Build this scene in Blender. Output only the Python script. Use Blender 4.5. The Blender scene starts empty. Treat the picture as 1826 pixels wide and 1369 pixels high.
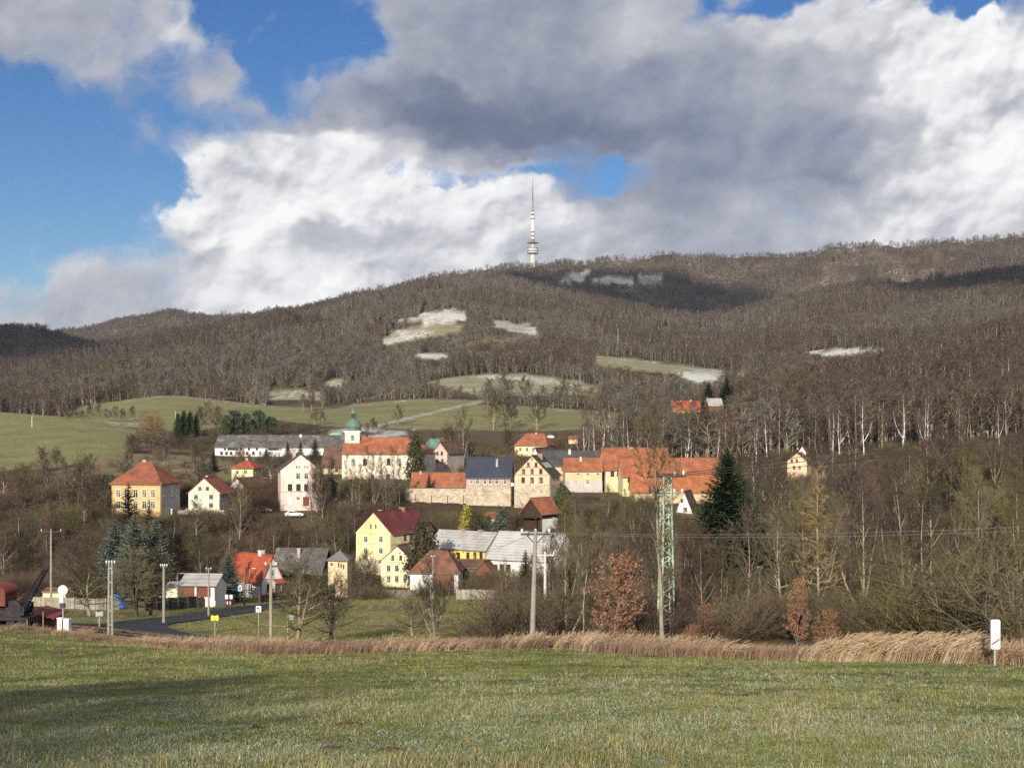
import bpy, math, random
import numpy as np
R = math.radians
S = bpy.context.scene
COL = S.collection
# ------------------------------------------------------------------ camera, light, exposure
F, CX, HY = 2340.0, 913.0, 767.0            # focal length, principal column and horizon row, in photograph pixels
SUN_AZ, SUN_EL = R(12), R(17)               # the light travels 12 deg right of straight ahead, 17 deg downwards
cam_d = bpy.data.cameras.new('camera'); cam = bpy.data.objects.new('camera', cam_d); COL.objects.link(cam)
cam.location = (0, 0, 0); cam.rotation_euler = (R(90), 0, 0)
cam_d.sensor_width = 36; cam_d.lens = 36 * F / 1826; cam_d.shift_y = 82.5 / 1826
cam_d.clip_start = 0.5; cam_d.clip_end = 20000
S.camera = cam
S.view_settings.view_transform = 'Standard'; S.view_settings.look = 'None'
S.view_settings.exposure = 0.27; S.view_settings.gamma = 1
S.view_settings.use_curve_mapping = False
sun_d = bpy.data.lights.new('sun', 'SUN'); sun = bpy.data.objects.new('sun', sun_d); COL.objects.link(sun)
sun_d.energy = 5.0; sun_d.angle = R(0.5); sun_d.color = (1, .9, .76)
sun.rotation_euler = (R(90) - SUN_EL, 0, -SUN_AZ)
try:
    S.cycles.max_bounces = 3; S.cycles.diffuse_bounces = 1; S.cycles.glossy_bounces = 2; S.cycles.transmission_bounces = 2
    S.cycles.volume_bounces = 0; S.cycles.use_denoising = False; S.cycles.caustics_reflective = False; S.cycles.caustics_refractive = False
    S.cycles.sample_clamp_indirect = 4; S.render.use_persistent_data = False
except Exception: pass

# ------------------------------------------------------------------ sky: Nishita air plus drifting cloud, all in sky directions
W = bpy.data.worlds.new('World'); S.world = W; W.use_nodes = True
NT = W.node_tree; NT.nodes.clear()
def N(nt, t, **k):
    n = nt.nodes.new(t)
    for a, v in k.items(): setattr(n, a, v)
    return n
def ML(nt, op, a, b=None, c=None, clamp=False):
    n = N(nt, 'ShaderNodeMath', operation=op); n.use_clamp = clamp
    for i, v in enumerate((a, b, c)):
        if v is None: continue
        if isinstance(v, (int, float)): n.inputs[i].default_value = v
        else: nt.links.new(v, n.inputs[i])
    return n.outputs[0]
def vnoise(x, y, seed=0):
    """smooth lattice noise, 0..1, for numpy arrays"""
    x = np.asarray(x, float); y = np.asarray(y, float)
    xi = np.floor(x).astype(np.int64); yi = np.floor(y).astype(np.int64); xf = x - xi; yf = y - yi
    u = xf * xf * xf * (xf * (xf * 6 - 15) + 10); v = yf * yf * yf * (yf * (yf * 6 - 15) + 10)
    def h(a, b):
        n = (a * 374761393 + b * 668265263 + seed * 974711) & 0x7fffffff
        n = ((n ^ (n >> 13)) * 1274126177) & 0x7fffffff
        return ((n ^ (n >> 16)) & 0xffff) / 65535.0
    return (h(xi, yi) * (1 - u) + h(xi + 1, yi) * u) * (1 - v) + (h(xi, yi + 1) * (1 - u) + h(xi + 1, yi + 1) * u) * v
def fbm(x, y, o=4, seed=0, gain=.55):
    s = 0; a = .5; t = 0; x = np.asarray(x, float); y = np.asarray(y, float)
    for i in range(o):
        s = s + a * vnoise(x, y, seed + i); t += a; a *= gain; x, y = (x * .8 - y * .6) * 2.02 + 3.1, (x * .6 + y * .8) * 2.02 + 1.7
    return s / t
def sstep(a, b, x): t = np.clip((x - a) / (b - a), 0, 1); return t * t * (3 - 2 * t)
SKY_AZ, SKY_E0, SKY_E1, SKY_W, SKY_H = 0.56, -0.06, 0.62, 1900, 1150
ROWS = [-560, -260, -100, 0, 45, 90, 140, 180, 215, 250, 285, 320, 350, 390, 430, 480, 530, 600]
#        0    1    2    3    4    5    6    7    8    9   10   11   12   13   14   15   16   17   18   (each 100 columns of the photograph)
COV = ['5677655667788765567', '6654336788899633467', '7760004899999875357', '8862004699999300014', '8886002799999788217', '8877400799999999669', '7765604999999999999', '2333434899999999999', '0012468999999999999', '0013779999689999999', '0002799988418999999', '0001789733327899999', '0002899767688899999', '0004999999999867999', '0004999999999878999', '1345999999999999999', '6777999999999999999', '9999999999999999999']
BRI = ['6666666666666666666', '5555555444555666666', '4335554444555666665', '3334555444455556665', '4556655444455566764', '5556666544455566886', '4455556443333445799', '3444544322233344799', '4444555211122334699', '4445678421222333599', '4446898643333333689', '4446899756343333689', '4447899888444445799', '5557999888655556799', '5557985677665566788', '5556776777765566777', '5555777777766666777', '6666677777776666777']
def cloud_image():
    """cloud colour and cover for every sky direction ahead, from a coarse plan of the clouds broken up by noise"""
    az = np.linspace(-SKY_AZ, SKY_AZ, SKY_W); el = np.linspace(SKY_E0, SKY_E1, SKY_H)
    X, E = np.meshgrid(CX + F * np.tan(az), HY - F * np.tan(el)); X = X.astype(np.float32); E = E.astype(np.float32)
    wx = fbm(X / 190, E / 170, 5, 3) - .5; wy = fbm(X / 190 + 40, E / 170 + 9, 5, 7) - .5
    w2 = fbm(X / 60 + 7, E / 55 + 3, 4, 13) - .5; w3 = fbm(X / 60 + 21, E / 55 + 5, 4, 17) - .5
    U, V = X + wx * 190 + w2 * 60, E + wy * 120 + w3 * 44
    def plan(tab):
        g = np.array([[int(c) for c in r] for r in tab], float) / 9
        cu = np.clip(U / (1826 / 18), 0, 17.999); iu = np.floor(cu).astype(int); fu = cu - iu; fu = fu * fu * (3 - 2 * fu)
        cv = np.clip(np.interp(V, ROWS, np.arange(len(ROWS))), 0, len(ROWS) - 1.001); iv = np.floor(cv).astype(int); fv = cv - iv; fv = fv * fv * (3 - 2 * fv)
        return (g[iv, iu] * (1 - fu) + g[iv, iu + 1] * fu) * (1 - fv) + (g[iv + 1, iu] * (1 - fu) + g[iv + 1, iu + 1] * fu) * fv
    cov, bri = plan(COV), plan(BRI)
    puff = sstep(.58, .86, bri)                                    # where the sunlit cumulus stands
    fine = fbm(X / 70 + wx * 1.5, E / 62 + wy * 1.5, 8, 21, .58)
    def lit(sc, d, o, seed, q):
        """how much thicker the cloud is than a little way towards the sun, which stands behind the camera, up and to the left"""
        x, y = X / sc + wx * q, E / (sc * .88) + wy * q
        return fbm(x, y, o, seed, .5) - fbm(x - d * .45 / sc, y - d * .8 / sc, o, seed, .5)
    shade = lit(150, 34, 3, 33, .5) * 2.6 + lit(64, 15, 3, 39, .7) * 1.5 + lit(28, 7, 3, 45, .8) * .6
    b = fbm(X / 34 + w2 * 1.2, E / 30 + w3 * 1.2, 4, 50, .5)
    edge = cov + (fine - .5) * (.85 - .15 * puff) + (b - .5) * .35 * puff
    w = .36 - .27 * puff; al = sstep(.50 - w, .50 + w, edge)
    thick = sstep(.5, 1.1, edge)
    big = fbm(X / 240 + 3, E / 150 + 8, 4, 61) - .5; mid = fbm(X / 95 + wx, E / 80 + wy, 5, 67) - .5
    val = bri + big * .30 + mid * (.24 + .10 * puff) + (fine - .5) * .10 + shade * (.10 + .46 * puff) + .07 * (1 - puff) * (1 - thick)
    val = np.where(puff > .01, val + puff * ((.96 + (val - .94) * .72) - val), val)
    stops = np.array([0., .15, .3, .45, .6, .75, .9, 1.1]); cols = np.array([(.11, .135, .215), (.14, .165, .245), (.20, .225, .30), (.285, .305, .37), (.385, .40, .445), (.52, .53, .56), (.69, .695, .705), (.83, .83, .82)])
    rgb = np.stack([np.interp(val, stops, cols[:, k]) for k in range(3)], -1)
    return np.concatenate([rgb, al[..., None]], -1).astype(np.float32)

def build_sky():
    nt = NT; L = nt.links.new
    img = bpy.data.images.new('cloud_cover', SKY_W, SKY_H, alpha=True, float_buffer=True, is_data=True)
    img.pixels.foreach_set(cloud_image().ravel()); img.update()
    tc = N(nt, 'ShaderNodeTexCoord'); sep = N(nt, 'ShaderNodeSeparateXYZ'); L(tc.outputs['Generated'], sep.inputs[0]); x, y, z = sep.outputs
    az = ML(nt, 'ARCTAN2', x, y); el = ML(nt, 'ARCSINE', z)
    cb = N(nt, 'ShaderNodeCombineXYZ'); L(ML(nt, 'MULTIPLY_ADD', az, .5 / SKY_AZ, .5), cb.inputs[0]); L(ML(nt, 'MULTIPLY_ADD', el, 1 / (SKY_E1 - SKY_E0), -SKY_E0 / (SKY_E1 - SKY_E0)), cb.inputs[1])
    im = N(nt, 'ShaderNodeTexImage'); im.image = img; im.extension = 'MIRROR'; im.interpolation = 'Linear'; L(cb.outputs[0], im.inputs[0])
    sky = N(nt, 'ShaderNodeTexSky', sky_type='NISHITA'); sky.sun_disc = False
    sky.sun_elevation = SUN_EL; sky.sun_rotation = math.pi + SUN_AZ; sky.altitude = 350; sky.air_density = 1.0; sky.dust_density = .1; sky.ozone_density = 3.0
    hs = N(nt, 'ShaderNodeHueSaturation'); hs.inputs['Saturation'].default_value = 1.3; hs.inputs['Hue'].default_value = .513; L(sky.outputs[0], hs.inputs['Color'])
    b1 = N(nt, 'ShaderNodeBackground'); L(hs.outputs[0], b1.inputs[0]); b1.inputs[1].default_value = .075
    b2 = N(nt, 'ShaderNodeBackground'); L(im.outputs[0], b2.inputs[0]); b2.inputs[1].default_value = 1
    mx = N(nt, 'ShaderNodeMixShader'); L(im.outputs[1], mx.inputs[0]); L(b1.outputs[0], mx.inputs[1]); L(b2.outputs[0], mx.inputs[2])
    o = N(nt, 'ShaderNodeOutputWorld'); L(mx.outputs[0], o.inputs[0])
build_sky()
try: W.cycles.sampling_method = 'MANUAL'; W.cycles.sample_map_resolution = 512
except Exception: pass

# ------------------------------------------------------------------ helpers
MATS = {}
def mat(name, col, rough=.85, var=.18, scale=1.2, col2=None, mix=(.45, .65), scale2=None, bump=0, rand=0, island=0, spec=.25, stretch=None, metal=0, attr=None, trans=0):
    """a procedural surface: base colour, broad and fine variation, optional second colour in patches, optional per object variation"""
    if name in MATS: return MATS[name]
    m = bpy.data.materials.new(name); m.use_nodes = True; nt = m.node_tree; L = nt.links.new
    b = nt.nodes['Principled BSDF']; b.inputs['Roughness'].default_value = rough; b.inputs['Metallic'].default_value = metal
    b.inputs['Specular IOR Level'].default_value = spec
    tc = N(nt, 'ShaderNodeTexCoord'); vec = tc.outputs['Object']
    if stretch:
        mp = N(nt, 'ShaderNodeMapping'); mp.inputs['Scale'].default_value = stretch; L(vec, mp.inputs[0]); vec = mp.outputs[0]
    n1 = N(nt, 'ShaderNodeTexNoise'); n1.inputs['Scale'].default_value = scale; n1.inputs['Detail'].default_value = 6; n1.inputs['Roughness'].default_value = .65; L(vec, n1.inputs['Vector'])
    base = None
    if attr:
        a = N(nt, 'ShaderNodeAttribute', attribute_name=attr); base = a.outputs['Color']
    if col2 is not None:
        n2 = N(nt, 'ShaderNodeTexNoise'); n2.inputs['Scale'].default_value = scale2 or scale * .6; n2.inputs['Detail'].default_value = 7; n2.inputs['Roughness'].default_value = .7
        off = N(nt, 'ShaderNodeVectorMath', operation='ADD'); L(vec, off.inputs[0]); off.inputs[1].default_value = (13.7, 4.1, 7.3); L(off.outputs[0], n2.inputs['Vector'])
        rg = N(nt, 'ShaderNodeMapRange'); L(n2.outputs['Fac'], rg.inputs[0]); rg.inputs[1].default_value = mix[0]; rg.inputs[2].default_value = mix[1]
        mm = N(nt, 'ShaderNodeMix', data_type='RGBA'); L(rg.outputs[0], mm.inputs['Factor'])
        if base is not None: L(base, mm.inputs['A'])
        else: mm.inputs['A'].default_value = (*col, 1)
        mm.inputs['B'].default_value = (*col2, 1); base = mm.outputs['Result']
    k = N(nt, 'ShaderNodeMapRange'); L(n1.outputs['Fac'], k.inputs[0]); k.inputs[1].default_value = .25; k.inputs[2].default_value = .75
    k.inputs[3].default_value = 1 - var * 1.6; k.inputs[4].default_value = 1 + var * 1.3
    f = k.outputs[0]
    if rand:
        oi = N(nt, 'ShaderNodeObjectInfo'); r = N(nt, 'ShaderNodeMapRange'); L(oi.outputs['Random'], r.inputs[0]); r.inputs[3].default_value = 1 - rand; r.inputs[4].default_value = 1 + rand
        f = ML(nt, 'MULTIPLY', f, r.outputs[0])
    if island:
        gi = N(nt, 'ShaderNodeNewGeometry'); r = N(nt, 'ShaderNodeMapRange'); L(gi.outputs['Random Per Island'], r.inputs[0]); r.inputs[3].default_value = 1 - island; r.inputs[4].default_value = 1 + island
        f = ML(nt, 'MULTIPLY', f, r.outputs[0])
    sc = N(nt, 'ShaderNodeVectorMath', operation='SCALE')
    if base is None: sc.inputs[0].default_value = col
    else: L(base, sc.inputs[0])
    L(f, sc.inputs['Scale'])
    out = sc.outputs[0]
    if rand or island:
        hs = N(nt, 'ShaderNodeHueSaturation'); L(out, hs.inputs['Color'])
        src = N(nt, 'ShaderNodeObjectInfo').outputs['Random'] if rand else N(nt, 'ShaderNodeNewGeometry').outputs['Random Per Island']
        h = N(nt, 'ShaderNodeMapRange'); L(ML(nt, 'FRACT', ML(nt, 'MULTIPLY', src, 7.31)), h.inputs[0]); h.inputs[3].default_value = .493; h.inputs[4].default_value = .507; L(h.outputs[0], hs.inputs['Hue'])
        s2 = N(nt, 'ShaderNodeMapRange'); L(ML(nt, 'FRACT', ML(nt, 'MULTIPLY', src, 3.77)), s2.inputs[0]); s2.inputs[3].default_value = .75; s2.inputs[4].default_value = 1.2; L(s2.outputs[0], hs.inputs['Saturation'])
        out = hs.outputs[0]
    L(out, b.inputs['Base Color'])
    if bump:
        bp = N(nt, 'ShaderNodeBump'); bp.inputs['Strength'].default_value = bump; bp.inputs['Distance'].default_value = .05; L(n1.outputs['Fac'], bp.inputs['Height']); L(bp.outputs[0], b.inputs['Normal'])
    MATS[name] = m
    return m
def tiles(name, col, col2, row=.32, var=.28, mix=(.45, .66), stain=.8, rough=.9):
    """roof covering: courses of tiles running along the eaves, weathering in streaks down the slope"""
    if name in MATS: return MATS[name]
    m = mat(name, col, rough, var, .5, col2, mix, .35, 0, 0)
    nt = m.node_tree; L = nt.links.new; b = nt.nodes['Principled BSDF']
    src = b.inputs['Base Color'].links[0].from_socket
    tc = N(nt, 'ShaderNodeTexCoord'); sp = N(nt, 'ShaderNodeSeparateXYZ'); L(tc.outputs['Object'], sp.inputs[0])
    saw = ML(nt, 'FRACT', ML(nt, 'DIVIDE', sp.outputs[2], row))
    vx = N(nt, 'ShaderNodeTexNoise'); vx.inputs['Scale'].default_value = 3.2; vx.inputs['Detail'].default_value = 4
    mp = N(nt, 'ShaderNodeMapping'); mp.inputs['Scale'].default_value = (1, 1, .3); L(tc.outputs['Object'], mp.inputs[0]); L(mp.outputs[0], vx.inputs['Vector'])
    k = ML(nt, 'MULTIPLY', ML(nt, 'ADD', ML(nt, 'MULTIPLY', ML(nt, 'GREATER_THAN', saw, .82), -.28), 1), ML(nt, 'ADD', ML(nt, 'MULTIPLY', ML(nt, 'SUBTRACT', vx.outputs['Fac'], .5), stain), 1))
    sc = N(nt, 'ShaderNodeVectorMath', operation='SCALE'); L(src, sc.inputs[0]); L(k, sc.inputs['Scale']); L(sc.outputs[0], b.inputs['Base Color'])
    bp = N(nt, 'ShaderNodeBump'); bp.inputs['Strength'].default_value = .6; bp.inputs['Distance'].default_value = .04; L(saw, bp.inputs['Height']); L(bp.outputs[0], b.inputs['Normal'])
    return m
def masonry(name, c1, c2, mortar, sx=.55, sy=.28, rough=.95):
    if name in MATS: return MATS[name]
    m = mat(name, c1, rough, .22, .5, c2, (.42, .6), .9, .3)
    nt = m.node_tree; L = nt.links.new; b = nt.nodes['Principled BSDF']; src = b.inputs['Base Color'].links[0].from_socket
    tc = N(nt, 'ShaderNodeTexCoord'); mp = N(nt, 'ShaderNodeMapping'); mp.inputs['Scale'].default_value = (1 / sx, 1 / sx, 1 / sy); L(tc.outputs['Object'], mp.inputs[0])
    v = N(nt, 'ShaderNodeTexVoronoi', feature='DISTANCE_TO_EDGE'); v.inputs['Scale'].default_value = 1; L(mp.outputs[0], v.inputs['Vector'])
    v2 = N(nt, 'ShaderNodeTexVoronoi'); v2.inputs['Scale'].default_value = 1; L(mp.outputs[0], v2.inputs['Vector'])
    spc = N(nt, 'ShaderNodeSeparateColor'); L(v2.outputs['Color'], spc.inputs[0])
    sc = N(nt, 'ShaderNodeVectorMath', operation='SCALE'); L(src, sc.inputs[0]); L(ML(nt, 'ADD', ML(nt, 'MULTIPLY', spc.outputs[0], .55), .7), sc.inputs['Scale'])
    rg = N(nt, 'ShaderNodeMapRange'); L(v.outputs['Distance'], rg.inputs[0]); rg.inputs[1].default_value = .02; rg.inputs[2].default_value = .1
    mm = N(nt, 'ShaderNodeMix', data_type='RGBA'); L(rg.outputs[0], mm.inputs['Factor']); mm.inputs['A'].default_value = (*mortar, 1); L(sc.outputs[0], mm.inputs['B']); L(mm.outputs['Result'], b.inputs['Base Color'])
    return m

class MB:
    def __init__(s): s.v = []; s.f = []
    def poly(s, pts):
        n = len(s.v); s.v += [tuple(p) for p in pts]; s.f.append(tuple(range(n, n + len(pts))))
    def box(s, x0, x1, y0, y1, z0, z1):
        n = len(s.v)
        s.v += [(x0, y0, z0), (x1, y0, z0), (x1, y1, z0), (x0, y1, z0), (x0, y0, z1), (x1, y0, z1), (x1, y1, z1), (x0, y1, z1)]
        s.f += [tuple(n + i for i in q) for q in ((3, 2, 1, 0), (4, 5, 6, 7), (0, 1, 5, 4), (1, 2, 6, 5), (2, 3, 7, 6), (3, 0, 4, 7))]
    def tube(s, p0, p1, r0, r1=None, n=6, cap=True):
        r1 = r0 if r1 is None else r1
        s.path([p0, p1], [r0, r1], n, cap)
    def path(s, pts, rs, n=6, cap=True):
        """one continuous tube through the points; a radius of 0 ends it in a point"""
        P = [np.array(p, float) for p in pts]
        base = len(s.v); prev = None; up = None
        for i, p in enumerate(P):
            d = (P[min(i + 1, len(P) - 1)] - P[max(i - 1, 0)]); l = np.linalg.norm(d); d = d / l if l else np.array((0, 0, 1.))
            if up is None:
                a = np.array((1., 0, 0)) if abs(d[0]) < .8 else np.array((0, 1., 0))
            else: a = up
            u = a - d * a.dot(d); u /= max(np.linalg.norm(u), 1e-9); w = np.cross(d, u); up = u
            if rs[i] <= 0:
                s.v.append(tuple(p)); ring = [len(s.v) - 1]
            else:
                ring = []
                for k in range(n):
                    t = 2 * math.pi * k / n; q = p + (u * math.cos(t) + w * math.sin(t)) * rs[i]
                    s.v.append((float(q[0]), float(q[1]), float(q[2]))); ring.append(len(s.v) - 1)
            if prev is not None:
                if len(ring) == 1: s.f += [(prev[k], prev[(k + 1) % n], ring[0]) for k in range(len(prev))]
                elif len(prev) == 1: s.f += [(prev[0], ring[(k + 1) % n], ring[k]) for k in range(n)]
                else: s.f += [(prev[k], prev[(k + 1) % n], ring[(k + 1) % n], ring[k]) for k in range(n)]
            elif cap and len(ring) > 1: s.f.append(tuple(reversed(ring)))
            prev = ring
        if cap and len(prev) > 1: s.f.append(tuple(prev))
    def lathe(s, prof, n=12, c=(0, 0)):
        s.path([(c[0], c[1], z) for r, z in prof], [max(r, 0) for r, z in prof], n) if False else s._lathe(prof, n, c)
    def _lathe(s, prof, n, c):
        prev = None
        for r, z in prof:
            if r <= 1e-6: s.v.append((c[0], c[1], z)); ring = [len(s.v) - 1]
            else:
                ring = []
                for k in range(n):
                    t = 2 * math.pi * (k + .5) / n; s.v.append((c[0] + r * math.cos(t), c[1] + r * math.sin(t), z)); ring.append(len(s.v) - 1)
            if prev:
                if len(ring) == 1 and len(prev) > 1: s.f += [(prev[k], prev[(k + 1) % n], ring[0]) for k in range(n)]
                elif len(prev) == 1 and len(ring) > 1: s.f += [(prev[0], ring[(k + 1) % n], ring[k]) for k in range(n)]
                elif len(ring) > 1: s.f += [(prev[k], prev[(k + 1) % n], ring[(k + 1) % n], ring[k]) for k in range(n)]
            elif len(ring) > 1: s.f.append(tuple(reversed(ring)))
            prev = ring
        if len(prev) > 1: s.f.append(tuple(prev))
    def slab(s, verts, faces, t):
        """polygons sharing vertices, thickened downwards by t"""
        n = len(s.v); m = len(verts)
        s.v += [tuple(v) for v in verts] + [(v[0], v[1], v[2] - t) for v in verts]
        ed = {}
        for f in faces:
            s.f.append(tuple(n + i for i in f)); s.f.append(tuple(n + m + i for i in reversed(f)))
            for a, b in zip(f, f[1:] + f[:1]): ed[(a, b)] = 1
        for a, b in ed:
            if (b, a) not in ed: s.f.append((n + b, n + a, n + m + a, n + m + b))
    def mesh(s, name, m, smooth=False):
        me = bpy.data.meshes.new(name); me.from_pydata(s.v, [], s.f)
        for q in (m if isinstance(m, (list, tuple)) else [m]):
            if q: me.materials.append(q)
        if smooth: me.polygons.foreach_set('use_smooth', [True] * len(me.polygons))
        me.update(); return me
    def build(s, name, m, parent=None, loc=(0, 0, 0), rz=0, smooth=False, label=None):
        o = bpy.data.objects.new(name, s.mesh(name, m, smooth)); COL.objects.link(o)
        if parent: o.parent = parent
        o.location = loc; o.rotation_euler.z = rz
        if label: o['label'] = label
        return o
def tag(o, label, cat, group=None, kind=None):
    o['label'] = label; o['category'] = cat
    if group: o['group'] = group
    if kind: o['kind'] = kind
    return o
def empty(name, loc, rz=0, label=None, cat=None, group=None):
    o = bpy.data.objects.new(name, None); COL.objects.link(o); o.location = loc; o.rotation_euler.z = rz; o.empty_display_size = .5
    if label: tag(o, label, cat, group)
    return o
def copy_tree(o, parent=None):
    c = o.copy(); COL.objects.link(c)
    if parent: c.parent = parent
    for ch in list(o.children): copy_tree(ch, c)
    return c
# ------------------------------------------------------------------ terrain heights
PXC = [-600, 0, 150, 300, 450, 600, 750, 900, 1050, 1200, 1350, 1500, 1650, 1826, 2500]
TAB = {
 8:   [1577] * 15, 14: [1375] * 15, 25: [1258] * 15, 40: [1202] * 15, 55: [1177] * 15,
 70:  [1150, 1150, 1153, 1160, 1163, 1163, 1162, 1160, 1162, 1165, 1168, 1170, 1172, 1176, 1176],
 95:  [1133, 1133, 1140, 1150, 1154, 1154, 1150, 1146, 1146, 1148, 1150, 1152, 1154, 1158, 1160],
 115: [1118, 1120, 1126, 1137, 1140, 1140, 1138, 1132, 1130, 1130, 1130, 1130, 1132, 1135, 1135],
 140: [1105, 1108, 1108, 1115, 1122, 1120, 1115, 1110, 1108, 1105, 1105, 1105, 1105, 1105, 1105],
 170: [1085, 1088, 1090, 1095, 1098, 1098, 1095, 1090, 1085, 1082, 1080, 1078, 1077, 1075, 1070],
 200: [1070, 1075, 1076, 1077, 1078, 1078, 1077, 1072, 1065, 1062, 1060, 1055, 1052, 1050, 1040],
 225: [1050, 1063, 1064, 1064, 1064, 1066, 1062, 1058, 1050, 1050, 1045, 1040, 1035, 1030, 1015],
 245: [1030, 1045, 1045, 1045, 1052, 1052, 1054, 1050, 1035, 1035, 1028, 1020, 1012, 1005, 990],
 262: [1010, 1025, 1020, 1015, 1030, 1040, 1044, 1030, 1020, 1020, 1010, 1000, 990, 980, 965],
 280: [980, 990, 980, 970, 975, 1008, 1003, 1000, 995, 990, 985, 975, 965, 950, 930],
 300: [945, 945, 930, 925, 925, 950, 950, 945, 945, 945, 950, 940, 930, 920, 890],
 318: [915, 915, 912, 911, 908, 915, 915, 915, 915, 918, 920, 910, 900, 890, 860],
 340: [890, 890, 885, 885, 875, 870, 880, 888, 882, 890, 890, 882, 875, 865, 830],
 370: [860, 865, 862, 862, 855, 856, 855, 865, 868, 868, 865, 855, 847, 835, 800],
 420: [830, 838, 835, 832, 830, 828, 828, 838, 842, 840, 832, 818, 808, 795, 750],
 480: [795, 805, 800, 805, 812, 806, 808, 815, 815, 808, 800, 785, 775, 765, 710],
 550: [755, 768, 772, 785, 785, 780, 784, 784, 780, 770, 760, 748, 735, 718, 660],
 620: [720, 735, 748, 768, 765, 762, 765, 764, 760, 742, 735, 718, 700, 680, 620],
 700: [722, 736, 752, 745, 745, 745, 740, 735, 745, 732, 715, 692, 670, 648, 590],
 800: [725, 740, 728, 718, 728, 728, 722, 718, 738, 722, 712, 700, 655, 612, 560],
 870: [715, 725, 716, 706, 720, 722, 716, 712, 732, 716, 704, 690, 648, 592, 545],
 950: [705, 718, 718, 712, 716, 712, 702, 700, 712, 706, 692, 676, 648, 600, 550],
 1080: [695, 705, 706, 706, 706, 700, 680, 669, 692, 684, 676, 666, 644, 606, 555],
 1250: [680, 696, 690, 676, 668, 662, 655, 664, 636, 655, 676, 640, 630, 604, 555],
 1500: [660, 684, 668, 640, 626, 612, 598, 602, 622, 650, 652, 612, 602, 586, 540],
 1800: [650, 680, 656, 602, 573, 558, 550, 576, 600, 626, 596, 562, 536, 514, 500],
 2100: [580, 588, 632, 625, 585, 552, 530, 544, 574, 608, 568, 528, 504, 482, 470],
 2400: [590, 612, 645, 628, 590, 546, 508, 505, 538, 584, 588, 560, 536, 514, 505],
 2800: [620, 640, 630, 600, 580, 552, 502, 484, 494, 530, 545, 525, 503, 482, 478],
 3000: [612, 628, 610, 584, 576, 554, 502, 482, 480, 470, 492, 466, 453, 440, 436],
 3200: [606, 616, 598, 570, 577, 562, 508, 486, 480, 459, 468, 446, 438, 426, 424],
 3600: [600, 608, 594, 564, 588, 580, 540, 510, 505, 490, 490, 475, 465, 455, 450],
 4600: [610, 620, 620, 610, 620, 620, 600, 570, 560, 550, 550, 540, 530, 520, 510],
}
YS = np.array(sorted(TAB)); DPX = np.arange(-600, 2501, 10.0)
_z = np.array([np.interp(DPX, PXC, TAB[int(y)]) for y in YS])
_k = np.exp(-.5 * (np.arange(-9, 10) / 3.6) ** 2); _k /= _k.sum()
_z = np.array([np.convolve(np.pad(r, 9, mode='edge'), _k, 'valid') for r in _z])
_z = (HY - _z) / F * YS[:, None]
LT = np.linspace(math.log(8), math.log(4600), 900); DY = np.exp(LT)
def _hermite():
    out = np.zeros((len(DY), _z.shape[1])); m = np.zeros_like(_z)
    d = (_z[1:] - _z[:-1]) / (YS[1:] - YS[:-1])[:, None]
    m[0], m[-1] = d[0], d[-1]
    s = d[:-1] * d[1:]; m[1:-1] = np.where(s > 0, 2 * s / (d[:-1] + d[1:] + 1e-12), 0)
    j = np.clip(np.searchsorted(YS, DY, side='right') - 1, 0, len(YS) - 2); h = (YS[j + 1] - YS[j])[:, None]; t = ((DY - YS[j]) / (YS[j + 1] - YS[j]))[:, None]
    t2, t3 = t * t, t ** 3
    return (2 * t3 - 3 * t2 + 1) * _z[j] + (t3 - 2 * t2 + t) * h * m[j] + (-2 * t3 + 3 * t2) * _z[j + 1] + (t3 - t2) * h * m[j + 1]
DZ = _hermite()
def H(x, y):
    x = np.asarray(x, float); y = np.asarray(y, float); yc = np.clip(y, 8, 4600)
    px = np.clip(CX + F * x / yc, -600, 2499.9)
    a = (px + 600) / 10; i = np.floor(a).astype(int); fa = a - i
    b = np.clip((np.log(yc) - LT[0]) / (LT[1] - LT[0]), 0, len(LT) - 1.001); j = np.floor(b).astype(int); fb = b - j
    z = (DZ[j, i] * (1 - fa) + DZ[j, i + 1] * fa) * (1 - fb) + (DZ[j + 1, i] * (1 - fa) + DZ[j + 1, i + 1] * fa) * fb
    z = np.where(y < 14, -1.6 - .146 * y, z)
    amp = np.interp(yc, [8, 80, 150, 300, 450, 700, 1200, 2500, 4600], [.05, .1, .12, .25, .6, 1.4, 5, 14, 20])
    wl = np.interp(yc, [8, 150, 400, 800, 1500, 2600, 4600], [3, 6, 18, 40, 90, 130, 200])
    # noise on fixed wavelengths, blended by distance so the ground stays one surface
    z = z + amp * 2 * (fbm(x / 60 + 31, y / 60 + 11, 3, 5) - .5) * np.clip((y - 250) / 300, 0, 1)
    far = np.clip((y - 1150) / 600, 0, 1) * np.clip((3050 - y) / 250, 0, 1)
    z = z + far * (46 * (fbm(x / 330 + 4, y / 420 + 2, 3, 15) - .5) + 18 * (fbm(x / 110, y / 110, 3, 16) - .5))
    z = z + .12 * (fbm(x / 3.2, y / 3.2, 3, 9) - .5) * np.clip(1 - (y - 60) / 120, 0, 1)
    return z
def gz(x, y): return float(H(x, y))
def at(px, Y, dz=0.0):
    x = (px - CX) / F * Y; return (x, Y, gz(x, Y) + dz)
def P3(px, py, Y): return ((px - CX) / F * Y, Y, (HY - py) / F * Y)
def find_Y(px, py, lo=60, hi=700):
    """distance at which the ground shows at this photograph pixel"""
    for Y in np.arange(lo, hi, 1.0):
        x = (px - CX) / F * Y
        if HY - F * gz(x, Y) / Y <= py: return float(Y)
    return hi
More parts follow.
